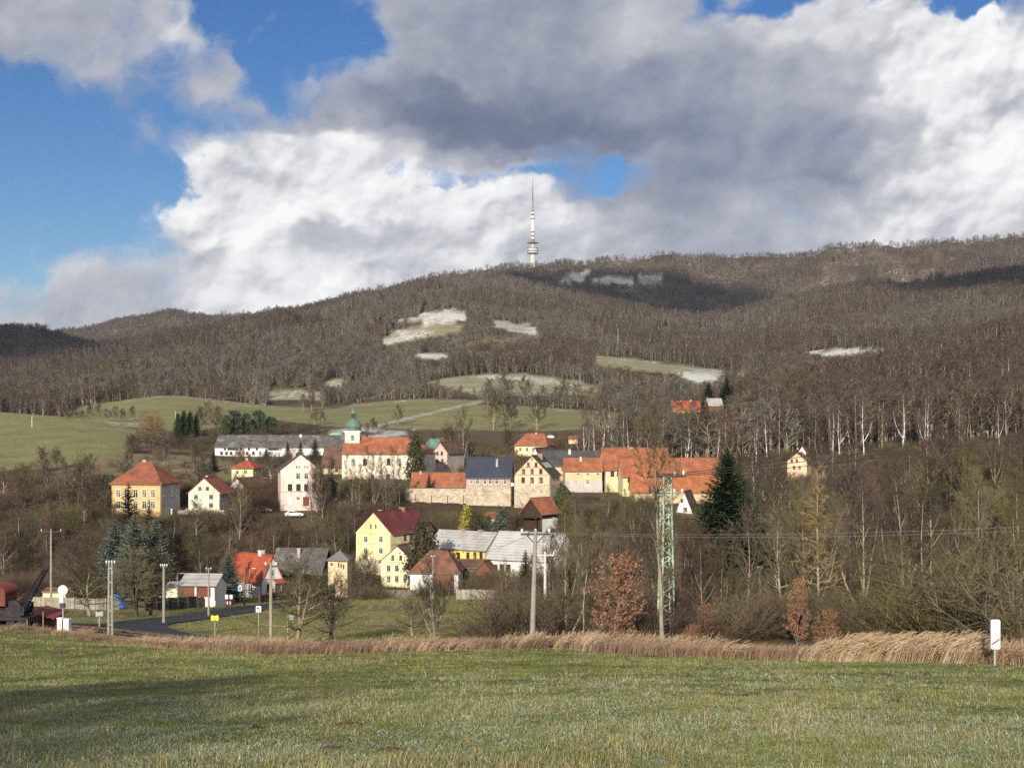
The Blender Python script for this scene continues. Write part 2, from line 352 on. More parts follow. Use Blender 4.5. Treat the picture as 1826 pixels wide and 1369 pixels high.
# ------------------------------------------------------------------ land cover
def inpoly(px, py, poly):
    r = np.zeros(np.shape(px), bool); n = len(poly)
    for i in range(n):
        (x1, y1), (x2, y2) = poly[i], poly[(i + 1) % n]
        c = (y1 > py) != (y2 > py)
        with np.errstate(divide='ignore', invalid='ignore'):
            r ^= c & (px < (x2 - x1) * (py - y1) / (y2 - y1 + 1e-12) + x1)
    return r
# open ground on the slopes: (outline as surveyed from the camera, nearest and farthest distance, kind)
OPEN = [
 ([(-700, 700), (0, 722), (70, 728), (130, 740), (245, 766), (240, 790), (215, 812), (150, 828), (0, 842), (-700, 846)], 400, 680, 'green'),
 ([(105, 738), (150, 722), (310, 702), (345, 708), (400, 714), (480, 724), (600, 728), (640, 718), (740, 712), (862, 712), (850, 722), (900, 722), (1000, 728), (1130, 738), (1140, 764), (1000, 768), (860, 768), (640, 764), (560, 757), (480, 747), (330, 770), (240, 762), (150, 752)], 560, 960, 'green'),
 ([(750, 684), (790, 674), (860, 666), (940, 666), (1030, 680), (1070, 688), (1068, 706), (1000, 704), (930, 706), (860, 708), (800, 692)], 900, 1200, 'frost'),
 ([(698, 572), (745, 565), (755, 556), (800, 551), (832, 556), (832, 572), (790, 577), (740, 575)], 1250, 2400, 'snow'),
 ([(700, 590), (760, 582), (830, 580), (822, 590), (760, 606), (690, 618), (676, 612)], 1250, 2400, 'frost'),
 ([(876, 570), (900, 572), (960, 584), (958, 600), (905, 588), (880, 582)], 1250, 2400, 'snow'),
 ([(735, 632), (770, 627), (805, 632), (800, 641), (740, 641)], 1100, 2200, 'snow'),
 ([(915, 597), (962, 596), (960, 604), (915, 604)], 1100, 2200, 'rough'),
 ([(640, 712), (700, 698), (716, 697), (660, 712)], 800, 1400, 'frost'),
 ([(1205, 664), (1350, 676), (1352, 692), (1230, 694)], 800, 1400, 'green'),
 ([(770, 606), (880, 598), (980, 612), (985, 632), (870, 624), (770, 622)], 1100, 2000, 'rough'),
 ([(1056, 632), (1120, 638), (1230, 652), (1364, 670), (1364, 692), (1290, 692), (1200, 668), (1060, 652)], 900, 1500, 'frost'),
 ([(1420, 629), (1490, 621), (1586, 621), (1582, 636), (1500, 640)], 1000, 1700, 'snow'),
 ([(985, 500), (1020, 488), (1052, 482), (1040, 502)], 2500, 3400, 'snow'),
 ([(1052, 497), (1110, 490), (1180, 494), (1184, 504), (1060, 507)], 2500, 3400, 'snow'),
 ([(472, 700), (520, 694), (575, 698), (572, 714), (480, 714)], 800, 1300, 'green'),
 ([(570, 690), (590, 673), (616, 676), (612, 692)], 900, 1500, 'frost'),
 ([(240, 790), (420, 828), (420, 860), (200, 862), (60, 848), (150, 828), (215, 812)], 330, 470, 'rough'),
]
# verge where the meadow ends: distance of its edge at each column
EDGE_PX = [-600, 0, 150, 300, 450, 600, 750, 957, 1200, 1400, 1600, 1826, 2500]
EDGE_Y = [130, 114, 96, 76, 66, 66, 70, 78, 62, 56, 53, 48, 36]
def edge_y(px): return np.interp(px, EDGE_PX, EDGE_Y)
def open_kind(px, py, Y):
    k = np.zeros(np.shape(px), int)
    for poly, a, b, kind in OPEN:
        k = np.where(inpoly(px, py, poly) & (Y > a) & (Y < b), {'green': 1, 'frost': 2, 'snow': 3, 'rough': 4}[kind], k)
    return k
def open_soft(px, py, Y):
    """the same, with soft borders: weight of each kind"""
    W = {}
    for poly, a, b, kind in OPEN:
        d = np.full(np.shape(px), 1e9); n = len(poly)
        for i in range(n):
            (x1, y1), (x2, y2) = poly[i], poly[(i + 1) % n]; l2 = (x2 - x1) ** 2 + (y2 - y1) ** 2
            t = np.clip(((px - x1) * (x2 - x1) + (py - y1) * (y2 - y1)) / l2, 0, 1); d = np.minimum(d, np.hypot(px - x1 - t * (x2 - x1), py - y1 - t * (y2 - y1)))
        d = np.where(inpoly(px, py, poly), d, -d); w = np.clip(d / 1.4 + .5, 0, 1) * (Y > a) * (Y < b); W[kind] = np.maximum(W.get(kind, 0), w)
    return W
def build_ground():
    pxs = np.concatenate([np.linspace(-1500, -80, 26)[:-1], np.arange(-80, 1910, 4.2), np.linspace(1910, 3300, 26)])
    ys = np.concatenate([np.arange(-130, 8, 6.0), np.exp(np.arange(math.log(8), math.log(4600), .0155))])
    X = (pxs[None, :] - CX) / F * (np.maximum(ys, 0) + 25)[:, None] * np.where(ys < 30, 2.0 - np.clip(ys, 0, 30) / 30, 1)[:, None]
    Y = np.repeat(ys[:, None], len(pxs), 1)
    Z = H(X, Y)
    nr, nc = X.shape
    co = np.stack([X, Y, Z], -1).reshape(-1, 3)
    me = bpy.data.meshes.new('ground')
    i = np.arange((nr - 1) * (nc - 1)); r = i // (nc - 1); c = i % (nc - 1); a = r * nc + c
    q = np.stack([a, a + 1, a + nc + 1, a + nc], -1).astype(np.int32)
    me.vertices.add(len(co)); me.vertices.foreach_set('co', co.astype(np.float32).ravel())
    me.loops.add(q.size); me.loops.foreach_set('vertex_index', q.ravel())
    me.polygons.add(len(q)); me.polygons.foreach_set('loop_start', np.arange(0, q.size, 4, dtype=np.int32)); me.polygons.foreach_set('loop_total', np.full(len(q), 4, np.int32))
    me.polygons.foreach_set('use_smooth', np.ones(len(q), bool)); me.update(calc_edges=True)
    yc = np.maximum(Y, 8); px = CX + F * X / yc; py = HY - F * Z / yc
    n1 = fbm(X / 14, Y / 14, 4, 1); n2 = fbm(X / 60, Y / 60, 4, 2); n3 = fbm(X / 3.0, Y / 3.0, 4, 3)
    col = np.zeros(X.shape + (3,)); fr = np.zeros(X.shape)
    def put(mask, c, j=.0):
        m = np.clip(mask, 0, 1)[..., None]; col[:] = col * (1 - m) + np.array(c) * m
    put(np.ones_like(X), (.062, .045, .030))                                    # leaf litter under the woods
    put((n2 > .52) * .6 * (Y > 250), (.13, .09, .055))
    put(np.clip((n1 - .45) * 6, 0, 1) * ((Y > 215) & (Y < 520)) * .8, (.10, .095, .035))
    put(np.clip((n1 - .56) * 8, 0, 1) * ((Y > 260) & (Y < 520)) * .6, (.19, .145, .085))
    # valley floor: meadow round the road
    vm = np.clip((n1 - .2) * 5, 0, 1) * (Y > 60) * np.clip((258 - Y) / 8, 0, 1) * np.clip((920 - px) / 60, 0, 1)
    put(vm, (.17, .185, .06)); put(vm * np.clip((n2 - .5) * 6, 0, 1) * .7, (.17, .15, .06))
    put(vm * np.clip((n3 - .55) * 6, 0, 1) * .5, (.20, .16, .075))
    rt = (Y > 60) * (Y < 160) * np.clip((px - 900) / 80, 0, 1); put(rt, (.13, .085, .05))
    gar = (Y > 286) * (Y < 320) * np.clip((px - 780) / 20, 0, 1) * np.clip((1010 - px) / 20, 0, 1); put(gar * np.clip((n1 - .3) * 6, 0, 1), (.11, .14, .04))
    # the meadow in front
    ed = edge_y(px) + (n3 - .5) * 6
    fm = np.clip((ed - Y) / 2.5, 0, 1)
    put(fm, (.115, .13, .036)); put(fm * np.clip((n3 - .5) * 5, 0, 1) * .6, (.17, .155, .06)); put(fm * np.clip((n1 - .52) * 6, 0, 1) * .6, (.12, .11, .045))
    fr = np.maximum(fr, fm * np.interp(Y, [5, 16, 30, 50, 80], [.62, .55, .38, .22, .05]) * np.clip(.6 + (n1 - .5) * 2.2, .2, 1.4))
    # grass verge, dry
    vg = np.clip((Y - ed) / 2.5, 0, 1) * np.clip((ed + 24 - Y) / 10, 0, 1); put(vg, (.21, .14, .085)); put(vg * np.clip((n3 - .5) * 5, 0, 1) * .6, (.28, .20, .12))
    k = open_soft(px + (n3 - .5) * 5, py + (n1 - .5) * 3, Y); kg, kf, ks, kr = k['green'], k['frost'], k['snow'], k['rough']
    put(kg, (.20, .195, .085)); put(kg * np.clip((n2 - .5) * 5, 0, 1) * .6, (.225, .20, .10))
    put(kg * np.clip(np.sin(py * 1.7 + n2 * 9) * .5, 0, 1) * .25, (.24, .23, .12))
    put(kf, (.27, .25, .15)); put(kf * np.clip((n1 - .5) * 6, 0, 1) * .6, (.22, .21, .11))
    put(ks, (.34, .31, .24)); put(kr, (.21, .155, .09)); put(kr * np.clip((n1 - .45) * 5, 0, 1) * .7, (.16, .155, .07))
    # frost lying along the tops of the fields and high in the woods
    anyk = np.clip(kg + kf + ks + kr, 0, 1)
    crest = np.interp(px, [0, 70, 130, 240, 241, 310, 400, 480, 640, 740, 860, 1000], [733, 736, 745, 765, 720, 705, 720, 728, 724, 715, 714, 735])
    fr = fr * (1 - anyk) + kg * np.clip(.34 - .03 * (py - np.where((px < 250) & (Y < 655), np.interp(px, [0, 70, 130, 240], [733, 736, 745, 765]), np.interp(px, [105, 150, 310, 400, 480, 640, 740, 860, 1000], [738, 722, 704, 720, 728, 724, 715, 714, 735]))), .02, .55) + kf * np.clip(.36 + (n2 - .5) * 1.2, .1, .7) + ks * np.clip(.72 + (n2 - .5), .3, .9) + kr * .2
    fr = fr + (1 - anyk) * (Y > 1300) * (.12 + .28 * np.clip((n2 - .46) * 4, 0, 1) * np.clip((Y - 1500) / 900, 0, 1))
    # farm track climbing the pasture, yard of the sawmill
    for line, wd, c in ((((645, 768), (700, 752), (760, 738), (820, 724), (860, 716)), 2.6, (.36, .34, .30)), (((590, 770), (640, 765), (690, 770), (735, 772), (640, 781)), 4.0, (.42, .42, .42))):
        d = np.full(X.shape, 1e9)
        for (x1, y1), (x2, y2) in zip(line, line[1:]):
            t = np.clip(((px - x1) * (x2 - x1) + (py - y1) * (y2 - y1)) / ((x2 - x1) ** 2 + (y2 - y1) ** 2), 0, 1)
            d = np.minimum(d, np.hypot(px - x1 - t * (x2 - x1), py - y1 - t * (y2 - y1)))
        mk = np.clip((wd - d) / 1.2, 0, 1) * (Y > 480) * (Y < 960); put(mk, c); fr = np.where(mk > .5, .1, fr)
    ca = me.color_attributes.new('cover', 'FLOAT_COLOR', 'POINT')
    ca.data.foreach_set('color', np.concatenate([col, np.ones(X.shape + (1,))], -1).astype(np.float32).ravel())
    fa = me.attributes.new('frost', 'FLOAT', 'POINT'); fa.data.foreach_set('value', fr.astype(np.float32).ravel())
    o = bpy.data.objects.new('ground', me); COL.objects.link(o); o['kind'] = 'structure'
    tag(o, 'rolling ground with pasture, leaf litter and frosty fields', 'ground', kind='structure')
    m = bpy.data.materials.new('earth'); m.use_nodes = True; nt = m.node_tree; L = nt.links.new; b = nt.nodes['Principled BSDF']
    b.inputs['Roughness'].default_value = .95; b.inputs['Specular IOR Level'].default_value = .1
    a = N(nt, 'ShaderNodeAttribute', attribute_name='cover'); f = N(nt, 'ShaderNodeAttribute', attribute_name='frost'); tc = N(nt, 'ShaderNodeTexCoord')
    def nz(s, d=8, r=.65):
        n = N(nt, 'ShaderNodeTexNoise'); n.inputs['Scale'].default_value = s; n.inputs['Detail'].default_value = d; n.inputs['Roughness'].default_value = r; L(tc.outputs['Object'], n.inputs['Vector']); return n
    a1, a2, a3, a4 = nz(.9), nz(.06), nz(6, 5), nz(.22, 9, .72)
    kk = N(nt, 'ShaderNodeMapRange'); L(a1.outputs['Fac'], kk.inputs[0]); kk.inputs[1].default_value = .3; kk.inputs[2].default_value = .7; kk.inputs[3].default_value = .62; kk.inputs[4].default_value = 1.35
    k2 = N(nt, 'ShaderNodeMapRange'); L(a3.outputs['Fac'], k2.inputs[0]); k2.inputs[1].default_value = .3; k2.inputs[2].default_value = .7; k2.inputs[3].default_value = .7; k2.inputs[4].default_value = 1.3
    sc = N(nt, 'ShaderNodeVectorMath', operation='SCALE'); L(a.outputs['Color'], sc.inputs[0]); 
    k3 = N(nt, 'ShaderNodeMapRange'); L(a2.outputs['Fac'], k3.inputs[0]); k3.inputs[1].default_value = .3; k3.inputs[2].default_value = .7; k3.inputs[3].default_value = .78; k3.inputs[4].default_value = 1.22
    L(ML(nt, 'MULTIPLY', ML(nt, 'MULTIPLY', kk.outputs[0], k2.outputs[0]), k3.outputs[0]), sc.inputs['Scale'])
    fx = ML(nt, 'ADD', ML(nt, 'ADD', f.outputs['Fac'], ML(nt, 'MULTIPLY', ML(nt, 'SUBTRACT', a1.outputs['Fac'], .5), 1.1)), ML(nt, 'MULTIPLY', ML(nt, 'SUBTRACT', a3.outputs['Fac'], .5), .9))
    fx = ML(nt, 'ADD', fx, ML(nt, 'MULTIPLY', ML(nt, 'SUBTRACT', a2.outputs['Fac'], .5), .7))
    fx = ML(nt, 'ADD', fx, ML(nt, 'MULTIPLY', ML(nt, 'SUBTRACT', a4.outputs['Fac'], .5), 1.9))
    fm_ = N(nt, 'ShaderNodeMapRange', interpolation_type='SMOOTHSTEP'); L(fx, fm_.inputs[0]); fm_.inputs[1].default_value = .46; fm_.inputs[2].default_value = .76; fm_.inputs[4].default_value = .8
    on = ML(nt, 'MULTIPLY', fm_.outputs[0], ML(nt, 'GREATER_THAN', f.outputs['Fac'], .02))
    mm = N(nt, 'ShaderNodeMix', data_type='RGBA'); L(on, mm.inputs['Factor']); L(sc.outputs[0], mm.inputs['A']); mm.inputs['B'].default_value = (.66, .65, .62, 1)
    L(mm.outputs['Result'], b.inputs['Base Color'])
    bp = N(nt, 'ShaderNodeBump'); bp.inputs['Strength'].default_value = .7; bp.inputs['Distance'].default_value = .12; L(a1.outputs['Fac'], bp.inputs['Height']); L(bp.outputs[0], b.inputs['Normal'])
    me.materials.append(m)
build_ground()

# ------------------------------------------------------------------ road and railway
def strip(name, pts, w, m, dz, label, cat, kind, seg=2.0):
    """a ribbon that follows the ground along points (column, distance)"""
    P = [np.array(at(px, Y)[:2]) for px, Y in pts]
    Q = []
    for i in range(len(P) - 1):
        p0, p1, p2, p3 = P[max(i - 1, 0)], P[i], P[i + 1], P[min(i + 2, len(P) - 1)]
        n = max(2, int(np.linalg.norm(p2 - p1) / seg))
        for t in np.arange(n) / n: Q.append(.5 * (2 * p1 + (p2 - p0) * t + (2 * p0 - 5 * p1 + 4 * p2 - p3) * t * t + (3 * p1 - p0 - 3 * p2 + p3) * t ** 3))
    Q.append(P[-1]); b = MB(); nx = 6
    for i, q in enumerate(Q):
        d = Q[min(i + 1, len(Q) - 1)] - Q[max(i - 1, 0)]; d /= np.linalg.norm(d); nrm = np.array((-d[1], d[0]))
        ww = w[i * (len(w) - 1) // max(len(Q) - 1, 1)] if isinstance(w, list) else w
        for k in range(nx + 1):
            s = (k / nx - .5) * ww; p = q + nrm * s; b.v.append((p[0], p[1], gz(*p) + dz + .05 * (1 - (2 * k / nx - 1) ** 2)))
    for i in range(len(Q) - 1):
        for k in range(nx):
            a = i * (nx + 1) + k; b.f.append((a + nx + 1, a + nx + 2, a + 1, a))
    o = b.build(name, m, smooth=True); return tag(o, label, cat, kind=kind) if label else o, Q
M_ASPH = mat('asphalt', (.026, .028, .036), .7, .25, .8, (.045, .046, .052), (.5, .7), .25)  # colour darkened to carry tree shade as well as wet asphalt
strip('road', [(620, 92), (520, 102), (430, 108), (330, 116), (262, 128), (250, 140), (300, 153), (400, 176), (500, 200), (600, 220), (690, 246)], 5.6, M_ASPH, .1, 'wet asphalt lane painted darker for tree shade, bending through the valley', 'road', 'structure')
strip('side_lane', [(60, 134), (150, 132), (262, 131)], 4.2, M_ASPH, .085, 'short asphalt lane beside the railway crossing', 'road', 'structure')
_rail_pts = [(-60, 126), (100, 121), (250, 114), (400, 104), (560, 98), (800, 88), (1000, 82), (1300, 74), (1600, 66), (1900, 60)]
bed, RQ = strip('railway_bed', _rail_pts, 3.6, mat('ballast', (.15, .115, .09), .95, .35, 2.5, (.24, .2, .17), (.45, .6), 2), .13, 'brown ballast bed of the single railway line', 'railway', 'structure')
tr = empty('railway_track', (0, 0, 0), 0, 'rusty single railway track crossing the lane below the meadow', 'railway track')
for s in (-.74, .74):
    b = MB(); pp = []
    for i, q in enumerate(RQ):
        d = RQ[min(i + 1, len(RQ) - 1)] - RQ[max(i - 1, 0)]; d /= np.linalg.norm(d); p = q + np.array((-d[1], d[0])) * s; pp.append((p[0], p[1], gz(*p) + .32))
    b.path(pp, [.075] * len(pp), 4); b.build('rail', mat('rusty_rail', (.17, .10, .07), .5, .2, 1, metal=.4), tr)
b = MB()
for i in range(0, len(RQ) - 1):
    for f in (0, .34, .67):
        q = RQ[i] * (1 - f) + RQ[i + 1] * f; d = RQ[i + 1] - RQ[i]; d /= np.linalg.norm(d); n = np.array((-d[1], d[0])); z = gz(*q) + .15
        c = [q + n * 1.25 - d * .12, q + n * 1.25 + d * .12, q - n * 1.25 + d * .12, q - n * 1.25 - d * .12]
        b.poly([(p[0], p[1], z + .1) for p in c]); b.poly([(c[0][0], c[0][1], z + .1), (c[3][0], c[3][1], z + .1), (c[3][0], c[3][1], z - .1), (c[0][0], c[0][1], z - .1)])
o = b.build('sleeper', mat('sleeper', (.10, .075, .055), .95, .3, 2), tr); o['kind'] = 'stuff'
# ------------------------------------------------------------------ buildings
def plaster(n, c, c2=None, var=.14): return mat('plaster_' + n, c, .92, var, .7, c2 or tuple(x * .68 for x in c), (.48, .72), .6, stretch=(1, 1, .4))
M_GLASS = mat('window_glass', (.03, .035, .042), .12, .2, .8, spec=.6)
M_WFR = mat('window_white', (.72, .72, .68), .7, .08, 2); M_WDK = mat('window_brown', (.10, .065, .045), .7, .15, 2); M_WGR = mat('window_grey', (.36, .35, .33), .7, .15, 2)
M_ORANGE = tiles('tile_orange', (.36, .13, .062), (.25, .105, .06)); M_OLDRED = tiles('tile_old_red', (.30, .10, .055), (.20, .085, .055)); M_NEWRED = tiles('tile_new_red', (.38, .088, .04), (.31, .085, .045), stain=.3)
M_MAROON = tiles('tile_maroon', (.155, .04, .04), (.12, .035, .035), stain=.25); M_RUST = tiles('tile_rusty', (.24, .11, .07), (.13, .075, .055), mix=(.42, .62)); M_MOSS = tiles('tile_mossy', (.06, .055, .04), (.09, .085, .04), mix=(.45, .6))
M_BROWNROOF = tiles('tile_brown', (.15, .085, .062), (.10, .065, .055)); M_SLATE = tiles('sheet_slate_blue', (.042, .052, .075), (.05, .06, .085), .45, .08, stain=.12, rough=.6)
M_GREYROOF = tiles('fibre_grey', (.40, .39, .38), (.30, .29, .29), .5, .12, stain=.3); M_OLDGREY = tiles('shingle_grey', (.105, .10, .095), (.20, .19, .175), .4, .3, (.5, .62), .8); M_DARKROOF = tiles('felt_dark', (.075, .073, .075), (.11, .105, .10), .5)
M_TIMBER = mat('dark_timber', (.055, .032, .022), .9, .3, 1.5, stretch=(1, 1, 6)); M_BOARD = mat('brown_board', (.17, .075, .04), .85, .3, 2, stretch=(6, 6, .6)); M_GREYBOARD = mat('weathered_board', (.20, .17, .14), .95, .3, 2, (.13, .12, .10), (.45, .6), 1.5, stretch=(5, 5, .5))
M_STONE = masonry('field_stone', (.50, .43, .32), (.36, .29, .20), (.50, .44, .35)); M_BRICK = masonry('patched_brick', (.40, .26, .19), (.46, .36, .28), (.42, .36, .3), .3, .12)
M_CHIM = mat('chimney_render', (.42, .36, .31), .95, .3, 1.5); M_CHBRICK = masonry('chimney_brick', (.33, .17, .11), (.28, .14, .1), (.35, .3, .26), .25, .09); M_WHITE = plaster('white', (.72, .72, .68), (.52, .50, .46))
M_DOOR = mat('door_brown', (.16, .05, .035), .7, .15, 2); M_CONC = mat('concrete', (.29, .27, .225), .95, .22, 1.6, (.22, .205, .17), (.5, .7)); M_STEEL = mat('steel_dark', (.05, .05, .055), .6, .2, 3, metal=.3); M_COPPER = mat('copper_green', (.13, .215, .165), .7, .2, 1.2, (.08, .15, .12), (.5, .7)); M_CERAMIC = mat('insulator', (.65, .63, .58), .3, .1, 5)
M_CURT = mat('window_curtain', (.30, .29, .27), .35, .5, 1.2, (.05, .055, .06), (.4, .6), .9, spec=.5)
WCACHE = {}; WRN = random.Random(3)
def window_mesh(w, h, fm, style):
    key = (round(w, 2), round(h, 2), fm.name, style)
    if key in WCACHE: return WCACHE[key]
    b = MB(); t = .09; d0, d1 = -.07, .05
    b.box(-w / 2, -w / 2 + t, d0, d1, -h / 2, h / 2); b.box(w / 2 - t, w / 2, d0, d1, -h / 2, h / 2)
    b.box(-w / 2 + t, w / 2 - t, d0, d1, -h / 2, -h / 2 + t); b.box(-w / 2 + t, w / 2 - t, d0, d1, h / 2 - t, h / 2)
    if style != 'plain':
        b.box(-.035, .035, d0 + .01, d1, -h / 2 + t, h / 2 - t); b.box(-w / 2 + t, w / 2 - t, d0 + .015, d1, h * .18, h * .18 + .06)
    if style == 'sill' or style == 'cross': b.box(-w / 2 - .1, w / 2 + .1, -.16, .04, -h / 2 - .1, -h / 2 - .004)
    p = MB()
    p.box(-w / 2 + t - .01, w / 2 - t + .01, -.02, .04, -h / 2 + t - .01, h / 2 - t + .01)
    if style == 'arch':
        b, p = MB(), MB(); n = 10; r = w / 2
        pts = [(-r, -h / 2), (r, -h / 2)] + [(r * math.cos(math.pi * k / n), h / 2 - r + r * math.sin(math.pi * k / n)) for k in range(n + 1)]
        inn = [(x * .84, z * .92 - .0) for x, z in pts]
        for i in range(len(pts)):
            j = (i + 1) % len(pts); A, B_, C_, D_ = pts[i], pts[j], inn[j], inn[i]
            b.poly([(A[0], -.08, A[1]), (B_[0], -.08, B_[1]), (C_[0], -.08, C_[1]), (D_[0], -.08, D_[1])]); b.poly([(A[0], .03, A[1]), (B_[0], .03, B_[1]), (B_[0], -.08, B_[1]), (A[0], -.08, A[1])]); b.poly([(D_[0], -.08, D_[1]), (C_[0], -.08, C_[1]), (C_[0], .03, C_[1]), (D_[0], .03, D_[1])])
        p.poly([(x, -.015, z) for x, z in inn])
    WCACHE[key] = (b.mesh('window', fm), p.mesh('pane', M_GLASS)); return WCACHE[key]
def put_window(root, loc, rz, w, h, fm, style='cross'):
    fme, pme = window_mesh(w, h, fm, style)
    o = bpy.data.objects.new('window', fme); COL.objects.link(o); o.parent = root; o.location = loc; o.rotation_euler.z = rz
    p = bpy.data.objects.new('pane', pme); COL.objects.link(p); p.parent = o
    if WRN.random() < .3: p.material_slots[0].link = 'OBJECT'; p.material_slots[0].material = M_CURT
    return o
def roof_mesh(b, W_, D_, ez, rz, kind, oe=.45, og=.3, t=.16, hips=(2.5, 2.5), h_lift=.02):
    """gable or hip roof over a W_ x D_ plan; ridge along y for 'gf', along x otherwise"""
    sw = kind in ('gf', 'hipy')
    A, B_ = (W_, D_) if sw else (D_, W_)                   # A spans across the ridge, B_ along it
    sl = (rz - ez) / (A / 2); a = A / 2 + oe; ze = ez - oe * sl + t + h_lift; zr = rz + t + h_lift
    if kind in ('gf', 'gx'):
        c = B_ / 2 + og; V = [(-a, -c, ze), (0, -c, zr), (0, c, zr), (-a, c, ze), (a, -c, ze), (a, c, ze)]; Fc = [(0, 1, 2, 3), (1, 4, 5, 2)]
    else:
        c = B_ / 2 + oe; h0, h1 = hips
        V = [(-a, -c, ze), (a, -c, ze), (a, c, ze), (-a, c, ze)]
        y0, y1 = -B_ / 2 + h0, B_ / 2 - h1
        if y1 - y0 < .05: V += [(0, (y0 + y1) / 2, zr)]; Fc = [(0, 1, 4), (1, 2, 4), (2, 3, 4), (3, 0, 4)]
        else:
            Fc = []; V += [(0, y0, zr), (0, y1, zr)]
            if h0 <= 0: V[0] = (-a, -B_ / 2 - og, ze); V[1] = (a, -B_ / 2 - og, ze); V[4] = (0, -B_ / 2 - og, zr)
            else: Fc.append((0, 1, 4))
            if h1 <= 0: V[2] = (a, B_ / 2 + og, ze); V[3] = (-a, B_ / 2 + og, ze); V[5] = (0, B_ / 2 + og, zr)
            else: Fc.append((2, 3, 5))
            Fc += [(1, 2, 5, 4), (3, 0, 4, 5)]
    if not sw:
        V = [(y, x, z) for x, y, z in V]; Fc = [tuple(reversed(f)) for f in Fc]
    b.slab(V, Fc, t)
    # ridge capping
    if kind in ('gf', 'gx'): r0, r1 = V[1], V[2]
    elif len(V) > 5: r0, r1 = V[4], V[5]
    else: return
    b.path([(r0[0], r0[1], r0[2] + .02), (r1[0], r1[1], r1[2] + .02)], [.13, .13], 6)
def house(name, label, cat, corner, th, pxF, side, py, wall, roof, kind='gf', wins=(), base=None, chim=(), fm=None, hips=(2.5, 2.5), oe=.45, og=.3, sidewall=None, doors=(), group=None, found=3.5, uppers=None, win_style='cross'):
    """corner (column, distance) of the near corner; pxF: column where the front wall ends; side: depth in metres, or ('px', column); py: rows of base, eave, ridge"""
    cx, Yc = corner; t = R(th); xc = (cx - CX) / F * Yc; st, ct = math.sin(t), math.cos(t); k = (pxF - CX) / F
    near_r = pxF < cx
    W_ = (xc - k * Yc) / (ct + k * st) if near_r else (k * Yc - xc) / (ct + k * st)
    if isinstance(side, tuple): kk = (side[1] - CX) / F; D_ = (kk * Yc - xc) / (st - kk * ct)
    else: D_ = side
    e = np.array((ct, -st)); n = np.array((st, ct)); c = np.array((xc, Yc)); c0 = c - e * W_ / 2 if near_r else c + e * W_ / 2; c0 = c0 + n * D_ / 2
    zb = (HY - py[0]) / F * Yc; ez = (HY - py[1]) / F * Yc - zb
    Ym = Yc + (W_ / 2 * st * (1 if near_r else -1) if kind in ('gf',) else D_ / 2 * ct)
    rz = (HY - py[2]) / F * Ym - zb
    root = empty(name, (c0[0], c0[1], zb), -t, label, cat, group)
    b = MB(); w, d = W_ / 2, D_ / 2; zf = -found; zt = ez
    lo = zf
    if base:
        lo = (HY - base[0]) / F * Yc - zb; bb = MB(); bb.box(-w - .06, w + .06, -d - .06, d + .06, zf, lo); bb.build('base_wall', base[1], root)
    ring = [(-w, -d), (w, -d), (w, d), (-w, d)]
    if kind == 'gf':
        for i in (1, 3):
            (x0, y0), (x1, y1) = ring[i], ring[(i + 1) % 4]; b.poly([(x0, y0, lo), (x1, y1, lo), (x1, y1, ez), (x0, y0, ez)])
        b.poly([(-w, -d, lo), (w, -d, lo), (w, -d, ez), (0, -d, rz), (-w, -d, ez)]); b.poly([(w, d, lo), (-w, d, lo), (-w, d, ez), (0, d, rz), (w, d, ez)])
    elif kind == 'gx':
        for i in (0, 2):
            (x0, y0), (x1, y1) = ring[i], ring[(i + 1) % 4]; b.poly([(x0, y0, lo), (x1, y1, lo), (x1, y1, ez), (x0, y0, ez)])
        b.poly([(w, -d, lo), (w, d, lo), (w, d, ez), (w, 0, rz), (w, -d, ez)]); b.poly([(-w, d, lo), (-w, -d, lo), (-w, -d, ez), (-w, 0, rz), (-w, d, ez)])
    else:
        for i in range(4):
            (x0, y0), (x1, y1) = ring[i], ring[(i + 1) % 4]; b.poly([(x0, y0, lo), (x1, y1, lo), (x1, y1, ez), (x0, y0, ez)])
        if 0 in hips or hips[0] <= 0 or hips[1] <= 0:
            if hips[0] <= 0: b.poly([(-w, d, ez), (-w, -d, ez), (-w, 0, rz)])
            if hips[1] <= 0: b.poly([(w, -d, ez), (w, d, ez), (w, 0, rz)])
    b.build('wall', wall, root)
    if sidewall:
        sb = MB(); x = w if near_r else -w; s = .03 if near_r else -.03
        sb.box(min(x, x + s) + (.0 if s > 0 else 0), max(x, x + s), -d + .25, d - .25, zf + .3, ez - .5); sb.build('clad_or_shaded_side', sidewall, root)  # grey skin: own finish on the ochre house, painted shade on the pale one
    rb = MB(); roof_mesh(rb, W_, D_, ez, rz, kind, oe, og, hips=hips); ro = rb.build('roof', roof, root)
    sl = (rz - ez) / ((W_ if kind in ('gf', 'hipy') else D_) / 2); zg = ez - oe * sl + .06      # gutters along the eaves and a downpipe at the near corner
    M_GUT = mat('gutter_zinc', (.20, .19, .18), .5, .2, 2, metal=.3)
    for sgn in (-1, 1):
        q = MB()
        if kind in ('gf', 'hipy'): x_ = sgn * (w + oe + .05); q.path([(x_, -d - og, zg), (x_, d + og, zg)], [.08, .08], 6)
        else: y_ = sgn * (d + oe + .05); q.path([(-w - og, y_, zg), (w + og, y_, zg)], [.08, .08], 6)
        q.build('gutter', M_GUT, ro)
    xs = (w if near_r else -w) * .985; q = MB(); q.path([(xs, -d - (oe if kind not in ('gf',) else .1), zg if kind != 'gf' else ez - .3), (xs, -d - .09, ez - .5), (xs, -d - .09, -.5)], [.055] * 3, 6); q.build('downpipe', M_GUT, root)
